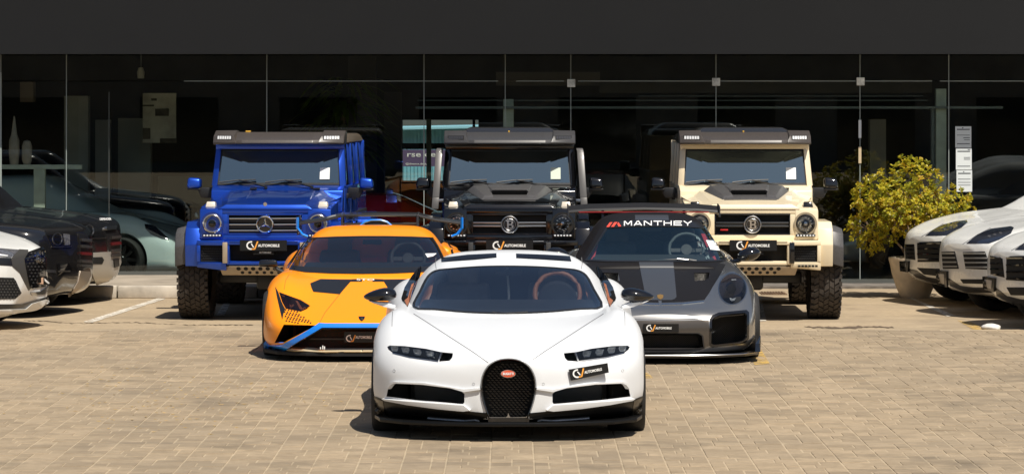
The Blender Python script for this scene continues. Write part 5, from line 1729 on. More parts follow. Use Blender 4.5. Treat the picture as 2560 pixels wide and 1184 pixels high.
# bonnet ducts
car.patch('bonnet_duct', c2(462, 600, 530, 572, 740, 575, 700, 620, 656, 672, 482, 656, 470, 630), SATBLK, .003, .01, res=4, both=True)
car.patch('duct_strip', c2(738, 573, 803, 571, 803, 589, 728, 589), SATBLK, .0025, .01, res=3, both=True)
text_px(car, 'bonnet_lettering', 'STO', [c2(768, 585)[0], c2(885, 585)[0], c2(885, 573)[0], c2(768, 573)[0]], WHITEPRINT, bold=.004, off=.007)
car.strip('bonnet_gap', c2(655, 672, 560, 790, 520, 866), 1.1, mat('orange_gap', (.25, .08, .01), .6), .0012, .003, both=True, res=3)
car.strip('bonnet_gap', c2(325, 540, 300, 580, 290, 640), 1.1, MATS['orange_gap'], .0012, .003, both=True, res=3)
car.patch('nose_badge', c2(780, 818, 822, 818, 820, 832, 812, 842, 801, 850, 790, 842, 782, 832), GLOSSBLK, .004, .006, res=2)
car.patch('badge_emblem', c2(795, 834, 800, 826, 808, 832, 812, 840, 801, 845), mat('gold', (.8, .6, .2), .25, metal=1), .007, .004, res=2)
# lettering of the plate inside the black mouth
pp = [car.L(*p, .10) for p in c2(686, 988, 920, 988, 920, 918, 686, 918)]
cv_plate(car, pp, textq=(.06, .06, .66))
# door mirrors
for s in (-1, 1):
    bm = bmesh.new()
    hexa(bm, [(s * 1.045 - .10, 1.58, .87), (s * 1.045 + .10, 1.60, .87), (s * 1.045 + .09, 1.74, .87), (s * 1.045 - .09, 1.74, .87), (s * 1.045 - .095, 1.60, .945), (s * 1.045 + .095, 1.60, .945), (s * 1.045 + .08, 1.74, .94), (s * 1.045 - .08, 1.74, .94)], .025, 3)
    o = from_bm('door_mirror', bm, GLOSSBLK, car.root, smooth=True, angle=60)
    bm = bmesh.new(); tube(bm, [(s * .99, 1.68, .88), (s * .95, 1.68, .84), (s * .86, 1.68, .80)], .022, 8)
    from_bm('mirror_stalk', bm, SATBLK, o, smooth=True)
    wheel(car, s * .90, 1.0, .33, .34, .27, .26)
    wheel(car, s * .90, 3.62, .345, .355, .33, .265)
    # rear shoulder intake
    car_h = bm = bmesh.new(); hexa(bm, [(s * .74 - .05, 2.9, .84), (s * .74 + .12, 2.9, .84), (s * .78 + .13, 3.6, .84), (s * .78 - .06, 3.6, .84), (s * .70 - .02, 3.0, 1.04), (s * .70 + .10, 3.0, 1.0), (s * .74 + .14, 3.6, .98), (s * .74 - .02, 3.6, 1.05)] , .02)
    from_bm('shoulder_scoop', bm, POR, car.root, smooth=True)
# wing
wy = 4.25
WINGM = mat('wing_carbon', (.018, .017, .017), .35, coat=.4)
bm = bmesh.new()
sec = [(-.90, 1.215), (-.62, 1.255), (-.42, 1.305), (0, 1.312), (.42, 1.305), (.62, 1.255), (.90, 1.215)]
rows = []
for x, z in sec:
    rows.append([bm.verts.new((x, wy, z)), bm.verts.new((x, wy + .02, z + .018)), bm.verts.new((x, wy + .26, z + .03)), bm.verts.new((x, wy + .25, z + .012)), bm.verts.new((x, wy + .05, z - .014))])
for a, b in zip(rows[:-1], rows[1:]):
    for i in range(5): bm.faces.new((a[i], a[(i + 1) % 5], b[(i + 1) % 5], b[i]))
bm.faces.new(rows[0]); bm.faces.new(rows[-1][::-1])
wing = from_bm('rear_wing', bm, WINGM, car.root, smooth=True, angle=30)
bm = bmesh.new(); box(bm, -.42, .42, wy - .02, wy + .18, 1.205, 1.225, .004); from_bm('wing_lower_blade', bm, WINGM, wing)
for s in (-1, 1):
    bm = bmesh.new(); prism(bm, [(wy - .02, 1.09), (wy + .34, 1.09), (wy + .36, 1.30), (wy + .02, 1.28), (wy - .04, 1.22)], *yz(*sorted((s * .905, s * .922))), bev=.003)
    ep = from_bm('wing_endplate', bm, WINGM, wing)
    bm = bmesh.new(); tube(bm, [(s * .915, wy - .05, 1.29), (s * .915, wy - .05, 1.17), (s * .86, wy - .05, 1.10), (s * .80, wy - .05, 1.075)], .016, 4); from_bm('endplate_trim', bm, BLUEACC, ep)
    bm = bmesh.new(); hexa(bm, [(s * .42 - .012, wy - .1, .90), (s * .42 + .012, wy - .1, .90), (s * .42 + .012, wy + .3, .90), (s * .42 - .012, wy + .3, .90), (s * .42 - .012, wy - .02, 1.32), (s * .42 + .012, wy - .02, 1.32), (s * .42 + .012, wy + .26, 1.34), (s * .42 - .012, wy + .26, 1.34)], .003)
    from_bm('wing_upright', bm, WINGM, wing)
# blue roof scoop
bm = bmesh.new()
tube(bm, [(-.20, 3.2, 1.21), (-.12, 3.2, 1.275), (-.05, 3.2, 1.295), (.05, 3.2, 1.295), (.12, 3.2, 1.275), (.20, 3.2, 1.21)], .014, 6)
from_bm('roof_scoop_trim', bm, BLUEACC, car.root, smooth=True)
bm = bmesh.new(); hexa(bm, [(-.19, 3.2, 1.18), (.19, 3.2, 1.18), (.12, 4.2, 1.05), (-.12, 4.2, 1.05), (-.10, 3.21, 1.285), (.10, 3.21, 1.285), (.04, 4.2, 1.22), (-.04, 4.2, 1.22)], .02)
from_bm('roof_scoop', bm, SATBLK, car.root, smooth=True)

# ------------------------------------------------------------------ dark grey rear-engined sports car
PGR = mat('grey_metallic', (.36, .355, .345), .30, metal=.85, coat=1.0, rnoise=.03)
HOODC = mat('bonnet_carbon', (.012, .0105, .010), .42, coat=.05, spec=.15, noise=.2, nscale=80)
STRIPE = mat('bonnet_stripe', (.045, .048, .055), .38, coat=.3)
REDI = mat('red_trim', (.62, .05, .06), .5)
WS9 = glass_mat('clear_windscreen', (.62, .70, .71), 1.75, gtint=(.75, 1, .98), boost=.08)
car = Thing('sports_car', 'dark grey sports car with oval headlamps and a white windscreen banner', 'car', 1654, 31.2, group='cars lined up before the showroom')
c3 = crop(1380, 480, 2.631)
body = car.skin('body', [
    (0.00, [(0, .495), (.20, .485), (.34, .455), (.44, .40), (.47, .33), (.465, .26), (.43, .19), (.34, .14), (0, .13)]),
    (0.09, [(0, .545), (.25, .54), (.48, .515), (.66, .46), (.735, .38), (.735, .28), (.70, .19), (.58, .13), (0, .12)]),
    (0.28, [(0, .595), (.28, .595), (.56, .58), (.78, .56), (.89, .465), (.905, .33), (.88, .2), (.77, .12), (0, .12)]),
    (0.58, [(0, .69), (.30, .688), (.57, .68), (.78, .735), (.93, .63), (.965, .41), (.945, .2), (.85, .12), (0, .12)]),
    (0.92, [(0, .785), (.30, .78), (.555, .775), (.77, .86), (.945, .745), (1.0, .48), (.985, .22), (.89, .12), (0, .12)]),
    (1.28, [(0, .868), (.30, .864), (.58, .862), (.79, .905), (.935, .79), (.985, .5), (.975, .22), (.88, .12), (0, .12)]),
    (1.70, [(0, .928), (.32, .927), (.62, .922), (.79, .93), (.905, .81), (.945, .5), (.945, .22), (.87, .12), (0, .12)]),
    (2.50, [(0, .93), (.32, .93), (.64, .93), (.79, .93), (.905, .82), (.945, .5), (.945, .22), (.87, .12), (0, .12)]),
    (3.35, [(0, .98), (.32, .98), (.62, .995), (.81, .975), (.965, .83), (1.02, .52), (1.0, .22), (.9, .14), (0, .14)]),
    (4.50, [(0, .85), (.32, .85), (.60, .84), (.76, .80), (.88, .70), (.92, .52), (.90, .38), (.80, .3), (0, .3)]),
], [PGR, SATBLK])
cabin = car.skin('roof_shell', [
    (1.36, [(0, .89), (.3, .888), (.5, .882), (.61, .875), (.67, .865), (.70, .85), (.72, .80)]),
    (1.82, [(0, 1.095), (.28, 1.085), (.50, 1.055), (.655, .995), (.745, .94), (.80, .90), (.82, .80)]),
    (2.40, [(0, 1.34), (.26, 1.333), (.44, 1.305), (.565, 1.235), (.68, 1.08), (.775, .94), (.82, .80)]),
    (2.85, [(0, 1.40), (.25, 1.395), (.43, 1.37), (.545, 1.30), (.66, 1.13), (.77, .96), (.82, .80)]),
    (3.60, [(0, 1.30), (.25, 1.29), (.42, 1.26), (.52, 1.19), (.62, 1.06), (.73, .95), (.79, .80)]),
    (4.40, [(0, 1.0), (.25, .99), (.40, .97), (.50, .93), (.58, .90), (.66, .86), (.70, .80)]),
], [HOODC, INTERIOR])
full = Surf([body, cabin]); car.surf = full
def symr(f, half, cpx):
    """right half outline (crop coords) from the centre outwards; mirrored about photograph column cpx"""
    p = f(*half)
    return p + [(2 * cpx - x, y) for x, y in p[::-1]]
mouth9 = symr(c3, (721, 928, 960, 930, 986, 945, 996, 1020, 960, 1030, 721, 1032), 1654)
side9 = c3(1046, 838, 1062, 818, 1100, 802, 1270, 786, 1286, 800, 1285, 955, 1262, 980, 1220, 992, 1060, 1010, 1042, 1000)
lamp9 = circle_px(*c3(1188, 637)[0], 34.0, 38.5, 36)
cuts = [car.cutter(mouth9, -.2, .28)]
for m_ in (False, True):
    cuts += [car.cutter(side9, -.1, .56, m_), car.cutter(lamp9, .2, .84, m_)]
    cuts.append(car.cutter(c3(934, 532, 1036, 528, 1030, 566, 1005, 580, 938, 583), .8, 1.26, m_))
for yy in (.95, 3.40):
    for sgn in (-1, 1):
        bm = bmesh.new(); lathe(bm, [(sgn * .68, .36), (sgn * 1.4, .36)], 40, 'x', (0, yy, .33)); vs = list(bm.verts)
        bm.faces.new(vs[:40]); bm.faces.new(vs[40:][::-1]); cuts.append(bm)
boolean_cut(body, cuts)
CXD = 1640.0
ws_r = c3(690, 187, 860, 190, 960, 200, 1005, 225, 1060, 310, 1110, 395, 1150, 452, 1000, 460, 690, 462)
ws_o = ws_r + [(2 * CXD - x, y) for x, y in ws_r[::-1]]
boolean_cut(cabin, [car.cutter(ws_o, .6, 3.0)])
car.patch('windscreen', ws_o, WS9, .003, .003, res=6)
seal_in = [(CXD + (p[0] - CXD) * .972, 604 + (p[1] - 604) * .93) for p in ws_o]
car.patch('windscreen_seal', ws_o, SATBLK, .006, .004, res=5, holes=[seal_in])
ban_r = c3(690, 190, 860, 193, 955, 203, 985, 225, 1003, 240, 860, 232, 690, 229)
ban = ban_r + [(2 * CXD - x, y) for x, y in ban_r[::-1]]
bo = car.patch('windscreen_banner', ban, SATBLK, .008, .003, res=4)
def q3(*uv): return c3(*uv)
# letters follow the bow of the banner
GLYPHS = {
    'M': [[(.09, 0), (.09, 1)], [(.91, 0), (.91, 1)], [(.14, .95), (.5, .25)], [(.86, .95), (.5, .25)]],
    'A': [[(.06, 0), (.46, 1)], [(.94, 0), (.54, 1)], [(.22, .28), (.78, .28)]],
    'N': [[(.09, 0), (.09, 1)], [(.91, 0), (.91, 1)], [(.14, .92), (.86, .08)]],
    'T': [[(0, .90), (1, .90)], [(.5, 0), (.5, .80)]],
    'H': [[(.09, 0), (.09, 1)], [(.91, 0), (.91, 1)], [(.18, .5), (.82, .5)]],
    'E': [[(.09, 0), (.09, 1)], [(.18, .90), (1, .90)], [(.18, .5), (.9, .5)], [(.18, .10), (1, .10)]],
    'Y': [[(.04, 1), (.5, .45)], [(.96, 1), (.5, .45)], [(.5, 0), (.5, .5)]]}
u0, u1, v0, v1 = 472, 920, 195, 226
n_ = 7; adv = (u1 - u0) / (n_ - .12); P, Fc = [], []
for i, ch in enumerate('MANTHEY'):
    for k, seg in enumerate(GLYPHS[ch]):
        # stroke width follows the letter's stretched proportions
        (x0, y0), (x1, y1) = seg
        ax, ay = (x1 - x0) * adv * .86, (y1 - y0) * (v1 - v0)
        l_ = math.hypot(ax, ay); nx, ny = -ay / l_ * 3.4, ax / l_ * 3.2
        b_ = len(P)
        for (x, y, s_) in ((x0, y0, 1), (x0, y0, -1), (x1, y1, -1), (x1, y1, 1)):
            u = u0 + adv * (i + x * .86) + nx * s_; v = v1 - (v1 - v0) * y - ny * s_
            v += ((u - 690) / 300.0) ** 2 * 4.0
            px, py = c3(u, v)[0]
            h = full.cast(car.o, car.dir(px, py).normalized())
            P.append(h[0] + h[1] * (.0125 + .0006 * k))
        Fc.append((b_, b_ + 1, b_ + 2, b_ + 3))
flat_mesh('banner_lettering', P, Fc, WHITEPRINT, bo)
poly_px(car, 'banner_mark', [c3(360, 236, 382, 206, 400, 205, 378, 236), c3(390, 235, 412, 205, 432, 204, 408, 235), c3(430, 216, 438, 205, 456, 232, 438, 233)], mat('red_print', (.75, .08, .05), .5), off=.013, parent=bo)
bm = bmesh.new()
hexa(bm, [(-.62, 1.62, .89), (.62, 1.62, .89), (.70, 2.15, .89), (-.70, 2.15, .89), (-.56, 1.66, .93), (.56, 1.66, .93), (.66, 2.1, .99), (-.66, 2.1, .99)], .02)
from_bm('dashboard', bm, DASH, car.root, smooth=True)
steering_wheel(car, (.36, 2.16, 1.03), .18, mat('wheel_grey', (.12, .13, .13), .6), 22, .017)
for sx in (-1, 1):
    seat(car, sx * .35, 2.5, .5, 1.10, .25, SEATDARK)
    bm = bmesh.new(); hexa(bm, [(sx * .635 - .025, 1.90, .94), (sx * .635 + .025, 1.90, .94), (sx * .635 + .02, 2.05, .94), (sx * .635 - .02, 2.05, .94), (sx * .545 - .022, 2.36, 1.19), (sx * .545 + .022, 2.36, 1.19), (sx * .545 + .02, 2.5, 1.19), (sx * .545 - .02, 2.5, 1.19)], .006)
    from_bm('door_trim', bm, REDI, car.root, smooth=True)
bm = bmesh.new()
tube(bm, [(-.5, 2.86, .9), (-.40, 2.86, 1.27), (.40, 2.86, 1.27), (.5, 2.86, .9)], .02, 8)
tube(bm, [(-.48, 2.86, .95), (.38, 2.87, 1.26)], .016, 8); tube(bm, [(.48, 2.88, .95), (-.38, 2.89, 1.26)], .016, 8)
from_bm('roll_cage', bm, mat('cage_grey', (.07, .075, .08), .4), car.root, smooth=True)
bm = bmesh.new(); box(bm, -.11, .11, 2.34, 2.38, 1.215, 1.265, .012); from_bm('rear_view_mirror', bm, BLACK, car.root, smooth=True)
car.patch('paper_sticker', c3(1012, 318, 1066, 322, 1104, 386, 1042, 380), PAPER, .006, .001, res=3)
# crumpled clear film hanging inside the screen
rd = random.Random(4)
film = []
for k in range(26):
    u, v = rd.uniform(950, 1040), rd.uniform(270, 430)
    if v > 290 + (u - 950) * 2.2 or v < 255 + (u - 950) * .9: continue
    l = rd.uniform(5, 18)
    film.append(c3(u, v, u + 4, v - 2, u + 5 + l * .3, v + l, u + l * .2, v + l * .9))
if film:
    o = poly_px(car, 'crumpled_film', film, mat('clear_film', (.55, .58, .56), .25), off=-.03); tag(o, kind='stuff')
# bonnet: carbon panel, lighter stripe, duct, front edge
panel = c3(721, 470, 1120, 470, 1142, 476, 1096, 560, 1058, 620, 1036, 660, 1002, 708, 860, 722, 721, 726)
car.patch('bonnet_panel', panel, HOODC, .0015, .006, res=4, both=True, holes=[c3(934, 532, 1036, 528, 1030, 566, 1005, 580, 938, 583)])
st = [p for p in c3(697, 462, 798, 462, 808, 570, 818, 690, 806, 704, 784, 712, 697, 713)]
car.patch('bonnet_stripe', c3(572, 462, 798, 462, 808, 570, 819, 690, 806, 704, 784, 711, 650, 711, 628, 702, 612, 670, 590, 560), STRIPE, .005, .006, res=4)
car.patch('roof_stripe', c3(545, 152, 765, 152, 768, 186, 548, 186), STRIPE, .004, .006, res=3)
car.strip('bonnet_trim', c3(721, 738, 860, 735, 1000, 720), 3.2, CHROME, .006, .01, res=3, both=True)
car.patch('bonnet_badge', c3(692, 680, 712, 676, 732, 680, 731, 696, 722, 704, 712, 708, 702, 704, 693, 696), mat('badge_gold', (.75, .42, .12), .3, metal=.8), .009, .004, res=1.5)
car.strip('bumper_gap', c3(721, 840, 900, 834, 1040, 826), 1.4, SHUT, .001, .003, both=True, res=3)
car.patch('lower_bumper', c3(721, 846, 940, 842, 1030, 838, 1036, 905, 1032, 1012, 1004, 1022, 994, 944, 960, 926, 721, 924), mat('bumper_bronze', (.10, .085, .07), .35, metal=.6, coat=.5), .0015, .004, res=4, both=True)
# lamps
NAVY = mat('lamp_navy', (.012, .014, .03), .12, coat=1)
for mi in (False, True):
    L_ = car.block('headlight', circle_px(*c3(1188, 637)[0], 33.6, 38, 36), .78, .83, NAVY, mirror=mi)
    car.block('projector', circle_px(*c3(1180, 632)[0], 12, 13, 24), .70, .80, SIDEGLASS, mirror=mi, parent=L_, bev=.004)
    car.block('led_bar', c3(1168, 692, 1188, 700, 1212, 692, 1200, 712, 1184, 716, 1172, 708), .72, .77, LEDG, mirror=mi, parent=L_)
    car.block('reflector_ring', circle_px(*c3(1182, 625)[0], 19, 22, 30), .79, .80, mat('lamp_slate', (.05, .055, .09), .15, metal=.6), mirror=mi, parent=L_)
    car.block('led_unit', c3(1180, 572, 1210, 570, 1212, 578, 1182, 580), .75, .79, LEDG, mirror=mi, parent=L_)
    car.patch('lamp_lens', lamp9, LENS, .004, .003, res=4, mirror=mi, parent=L_)
    ring = circle_px(*c3(1188, 637)[0], 36, 40.5, 40)
    car.patch('lamp_rim', ring, SILVER, .004, .008, res=3, mirror=mi, parent=L_, holes=[circle_px(*c3(1188, 637)[0], 33.6, 38, 40)])
    fr = car.patch('intake_frame', [(1823 + (p[0] - 1823) * 1.07, 824 + (p[1] - 824) * 1.09) for p in side9], GLOSSBLK, .006, .012, res=4, mirror=mi, holes=[[(1823 + (p[0] - 1823) * .96, 824 + (p[1] - 824) * .93) for p in side9]])
    car.block('intake_fin', c3(1066, 822, 1100, 806, 1272, 792, 1276, 806, 1105, 822, 1068, 836), .40, .46, GLOSSBLK, mirror=mi, parent=fr)
MESH9 = mat('intake_wire', (.075, .068, .06), .4, metal=.6)
def wires(pl, px0, px1, py0, py1, y, mi, parent):
    bm = bmesh.new(); st_ = 4.6; r_ = 0
    py = py0
    while py < py1:
        px = px0 + (st_ / 2 if r_ % 2 else 0)
        while px < px1:
            if in_poly(px, py, pl):
                P = [car.L(px + a, py + b, y) for a, b in ((-1.5, 0), (0, -1.0), (1.5, 0), (0, 1.0))]
                if mi: P = [Vector((-p.x, p.y, p.z)) for p in P]
                bm.faces.new([bm.verts.new(p) for p in P]); 
            px += st_
        py += 2.6; r_ += 1
    tag(from_bm('intake_mesh', bm, MESH9, parent), kind='stuff')
s9 = [(1823 + (p[0] - 1823) * .93, 832 + (p[1] - 832) * .84) for p in side9]
for mi in (False, True): wires(s9, 1770, 1872, 785, 858, .50, mi, car.root)
wires([(1654 + (p[0] - 1654) * .9, 851 + (p[1] - 851) * .7) for p in mouth9], 1560, 1757, 834, 872, .22, False, car.root)
car.patch('mouth_frame', [(1654 + (p[0] - 1654) * 1.03, 851 + (p[1] - 851) * 1.12) for p in mouth9], SATBLK, .002, .02, res=5, holes=[mouth9])
# front lip
bm = bmesh.new()
prism(bm, [(-1.0, .75), (-.97, .36), (-.82, .10), (-.55, -.06), (-.25, -.10), (.25, -.10), (.55, -.06), (.82, .10), (.97, .36), (1.0, .75)], *xy(.085, .115), bev=.006)
from_bm('front_lip', bm, GLOSSBLK, car.root, smooth=True)
bm = bmesh.new()
pl = [(-.95, .30), (-.80, .06), (-.54, -.09), (-.25, -.13), (.25, -.13), (.54, -.09), (.80, .06), (.95, .30)]
tube(bm, [(x, y, .112) for x, y in pl], .007, 6)
from_bm('lip_highlight', bm, SILVER, car.root, smooth=True)  # silver tube standing for the bright highlight along the lip
for s in (-1, 1):
    bm = bmesh.new(); hexa(bm, [(s * .94 - .02, .12, .12), (s * .94 + .04, .2, .12), (s * .99 + .02, .5, .12), (s * .99 - .04, .5, .12), (s * .95 - .02, .2, .2), (s * .95 + .02, .25, .2), (s * .99 + .015, .5, .26), (s * .99 - .03, .5, .26)] , .004)
    from_bm('dive_fin', bm, GLOSSBLK, car.root)
pp = [car.L(*p, -.02) for p in c3(602, 920, 834, 920, 834, 865, 602, 865)]
cv_plate(car, pp, textq=(.09, .10, .80))
for s in (-1, 1):
    bm = bmesh.new()
    vs = ellipsoid(bm, (0, 0, 0), (.12, .10, .072), 20, 12)
    for v in bm.verts:
        if v.co.y > .05: v.co.y = .05
        v.co = Vector((s * (.985 + v.co.x), 1.82 + v.co.y, 1.0 + v.co.z + v.co.x * .15))
    o = from_bm('door_mirror', bm, GLOSSBLK, car.root, smooth=True, angle=60)
    bm = bmesh.new(); tube(bm, [(s * .94, 1.85, .96), (s * .88, 1.86, .93), (s * .80, 1.88, .925)], .02, 8); from_bm('mirror_stalk', bm, GLOSSBLK, o, smooth=True)
    wheel(car, s * .875, .95, .33, .345, .27, .265)
    wheel(car, s * .87, 3.40, .345, .355, .33, .265)
wy = 4.2
bm = bmesh.new()
rows = []
for x, z in ((-.83, 1.352), (-.6, 1.372), (0, 1.385), (.6, 1.372), (.83, 1.352)):
    rows.append([bm.verts.new((x, wy, z)), bm.verts.new((x, wy + .02, z + .022)), bm.verts.new((x, wy + .30, z + .065)), bm.verts.new((x, wy + .29, z + .045)), bm.verts.new((x, wy + .05, z - .012))])
for a, b in zip(rows[:-1], rows[1:]):
    for i in range(5): bm.faces.new((a[i], a[(i + 1) % 5], b[(i + 1) % 5], b[i]))
bm.faces.new(rows[0]); bm.faces.new(rows[-1][::-1])
wing = from_bm('rear_wing', bm, WINGM, car.root, smooth=True, angle=30)
bm = bmesh.new(); box(bm, -.72, .72, wy - .004, wy + .012, 1.364, 1.376, .002)
for v in bm.verts: v.co.z -= (v.co.x / .83) ** 2 * .03 - .008
from_bm('wing_red_reflection', bm, mat('dark_red', (.30, .012, .015), .4), wing)  # red reflection under the wing, painted as a thin strip
for s in (-1, 1):
    bm = bmesh.new(); prism(bm, [(wy - .04, 1.30), (wy + .32, 1.32), (wy + .32, 1.44), (wy - .02, 1.42)], *yz(*sorted((s * .83, s * .845))), bev=.003); from_bm('wing_endplate', bm, WINGM, wing)
    bm = bmesh.new(); hexa(bm, [(s * .45 - .012, wy - .1, .85), (s * .45 + .012, wy - .1, .85), (s * .45 + .012, wy + .25, .85), (s * .45 - .012, wy + .25, .85), (s * .45 - .012, wy + .05, 1.37), (s * .45 + .012, wy + .05, 1.37), (s * .45 + .012, wy + .22, 1.40), (s * .45 - .012, wy + .22, 1.40)]); from_bm('wing_upright', bm, WINGM, wing)
# wiper resting across the screen base
P = [car.L(*p, 1.52) for p in c3(950, 452, 880, 440, 640, 450)]
bm = bmesh.new(); tube(bm, [tuple(p) for p in P], [.012, .010, .006], 6); from_bm('wiper', bm, BLACK, car.root, smooth=True)
P = [car.L(*p, 1.50) for p in c3(822, 440, 895, 446)]
bm = bmesh.new(); tube(bm, [tuple(p + Vector((0, -.02, .004))) for p in P], .006, 6); from_bm('wiper_arm', bm, SILVER, car.root, smooth=True)
# ------------------------------------------------------------------ parked off-roaders at both edges
def suv_body(z=1.0, w=1.0, boxy=False, low=False):
    if boxy:
        T = [
            (0.00, [(0, .95), (.24, .948), (.46, .935), (.56, .89), (.59, .77), (.59, .62), (.56, .46), (.46, .34), (0, .32)]),
            (0.05, [(0, 1.035), (.30, 1.033), (.60, 1.02), (.74, .965), (.775, .79), (.775, .61), (.745, .44), (.62, .31), (0, .28)]),
            (0.20, [(0, 1.09), (.38, 1.09), (.74, 1.075), (.885, 1.02), (.92, .82), (.925, .60), (.905, .42), (.80, .27), (0, .24)]),
            (0.60, [(0, 1.14), (.40, 1.14), (.80, 1.125), (.94, 1.075), (.985, .86), (.995, .62), (.985, .42), (.92, .27), (0, .24)]),
            (1.50, [(0, 1.22), (.42, 1.22), (.82, 1.20), (.94, 1.15), (.99, .90), (1.0, .64), (.99, .42), (.93, .27), (0, .24)]),
            (4.60, [(0, 1.24), (.42, 1.24), (.82, 1.22), (.94, 1.17), (.99, .92), (1.0, .64), (.99, .42), (.93, .27), (0, .24)]),
            (4.90, [(0, 1.15), (.40, 1.15), (.76, 1.13), (.88, 1.06), (.93, .88), (.94, .64), (.93, .45), (.86, .32), (0, .30)])]
    else:
        T = [
            (0.00, [(0, .84), (.16, .835), (.30, .815), (.40, .77), (.44, .68), (.44, .58), (.40, .49), (.30, .43), (0, .41)]),
            (0.06, [(0, .905), (.24, .90), (.44, .885), (.59, .83), (.64, .70), (.64, .56), (.60, .45), (.48, .37), (0, .34)]),
            (0.22, [(0, .965), (.32, .962), (.60, .95), (.78, .89), (.835, .73), (.84, .55), (.81, .40), (.70, .30), (0, .27)]),
            (0.52, [(0, 1.045), (.38, 1.042), (.70, 1.035), (.89, .985), (.955, .79), (.96, .57), (.94, .39), (.86, .27), (0, .22)]),
            (1.00, [(0, 1.115), (.38, 1.112), (.70, 1.12), (.89, 1.085), (.98, .86), (1.0, .60), (.985, .38), (.93, .26), (0, .22)]),
            (1.60, [(0, 1.185), (.40, 1.18), (.74, 1.165), (.88, 1.12), (.97, .90), (.99, .62), (.985, .38), (.93, .26), (0, .22)]),
            (4.40, [(0, 1.20), (.40, 1.20), (.74, 1.19), (.88, 1.14), (.97, .94), (.99, .64), (.985, .4), (.93, .28), (0, .24)]),
            (4.85, [(0, 1.05), (.38, 1.05), (.66, 1.03), (.78, .97), (.87, .82), (.90, .62), (.89, .45), (.82, .34), (0, .32)])]
    if low:
        T = [(y, c[:6] + [(c[6][0] + .05, .36), (c[7][0] + .10, .24), (0, .20)]) if y < .3 else (y, c) for y, c in T]
    return [(y, [(x * w, zz * z) for x, zz in c]) for y, c in T]
def suv_cabin(z=1.0, boxy=False):
    if boxy:
        T = [(1.40, [(0, 1.20), (.40, 1.20), (.66, 1.195), (.76, 1.185), (.80, 1.17), (.83, 1.15), (.85, 1.05)]),
             (1.90, [(0, 1.66), (.40, 1.655), (.62, 1.63), (.71, 1.56), (.78, 1.40), (.85, 1.20), (.87, 1.05)]),
             (2.20, [(0, 1.83), (.40, 1.825), (.60, 1.80), (.69, 1.72), (.78, 1.48), (.86, 1.22), (.88, 1.05)]),
             (4.50, [(0, 1.82), (.40, 1.815), (.60, 1.79), (.69, 1.70), (.78, 1.48), (.86, 1.22), (.88, 1.05)]),
             (4.85, [(0, 1.30), (.40, 1.30), (.60, 1.29), (.69, 1.26), (.74, 1.2), (.78, 1.15), (.80, 1.05)])]
    else:
        T = [(1.45, [(0, 1.165), (.40, 1.165), (.62, 1.16), (.72, 1.15), (.77, 1.135), (.80, 1.11), (.82, 1.0)]),
             (2.10, [(0, 1.52), (.38, 1.51), (.57, 1.48), (.67, 1.40), (.75, 1.26), (.83, 1.14), (.86, 1.0)]),
             (2.60, [(0, 1.65), (.37, 1.645), (.55, 1.61), (.65, 1.52), (.74, 1.32), (.83, 1.16), (.86, 1.0)]),
             (3.80, [(0, 1.63), (.36, 1.62), (.54, 1.58), (.63, 1.49), (.72, 1.32), (.82, 1.17), (.86, 1.0)]),
             (4.75, [(0, 1.22), (.36, 1.22), (.52, 1.20), (.60, 1.16), (.66, 1.12), (.74, 1.09), (.80, 1.0)])]
    return [(y, [(x, zz * z) for x, zz in c]) for y, c in T]

def side_car(name, label, cpx, Y, yaw, paint, boxy=False, z=1.0, cat='car', group=None, wheels=True, wr=.37, body_st=None, cabin_st=None, axles=(.92, 3.85), glass=True):
    car = Thing(name, label, cat, cpx, Y, yaw, group)
    body = car.skin('body', body_st or suv_body(z, boxy=boxy), [paint, SATBLK])
    cab = car.skin('roof_shell', cabin_st or suv_cabin(z, boxy), [paint, SATBLK])
    full = Surf([body, cab]); car.surf = full
    cuts = []
    for yy in axles:
        for sgn in (-1, 1):
            bm = bmesh.new(); lathe(bm, [(sgn * .70, wr + .05), (sgn * 1.4, wr + .05)], 36, 'x', (0, yy, wr)); vs = list(bm.verts)
            bm.faces.new(vs[:36]); bm.faces.new(vs[36:][::-1]); cuts.append(bm)
    boolean_cut(body, cuts)
    for yy in axles:
        for sgn in (-1, 1):
            wheel(car, sgn * .86, yy, wr, wr, .26, wr * .74)
    if glass:
        csurf = Surf([cab])
        zb, zt = (1.24, 1.70) if boxy else (1.17, 1.52)
        zb *= z; zt *= z
        # windscreen from the front, side windows from the side
        w_ = .62 if boxy else .58
        pts = [(-w_ * 100, -zb * 100 + 0), (w_ * 100, -zb * 100), (w_ * 84, -zt * 100), (-w_ * 84, -zt * 100)]
        car.patch('windscreen', pts, SIDEGLASS, .004, .004, res=8, surf=csurf, direction=lambda a, b: (Vector((a / 100, -2, b / 100)), Vector((0, 1, 0))))
        y0 = 1.95 if boxy else 2.05
        for a, b, c, d in ((y0, 2.95, y0 + .28, 2.95), (3.05, 4.1, 3.05, 3.95)):
            P_ = [(a * 100, -zb * 100), (b * 100, -zb * 100), (d * 100, -(zt - .02) * 100), (c * 100, -(zt - .02) * 100)]
            car.patch('side_window', P_, SIDEGLASS, .004, .004, res=8, surf=csurf, both=True, direction=lambda q, r_: (Vector((2, q / 100, r_ / 100)), Vector((-1, 0, 0))))
        for s in (-1, 1):
            bm = bmesh.new(); vs = ellipsoid(bm, (s * 1.03, 1.95, zb + .04), (.10, .09, .075), 14, 8)
            for v in bm.verts: v.co.y = min(v.co.y, 2.0)
            o = from_bm('door_mirror', bm, SATBLK if boxy else paint, car.root, smooth=True, angle=60)
            bm = bmesh.new(); box(bm, *sorted((s * .84, s * 1.0)), 1.94, 1.99, zb - .04, zb, .01); from_bm('mirror_arm', bm, SATBLK, o)
    return car

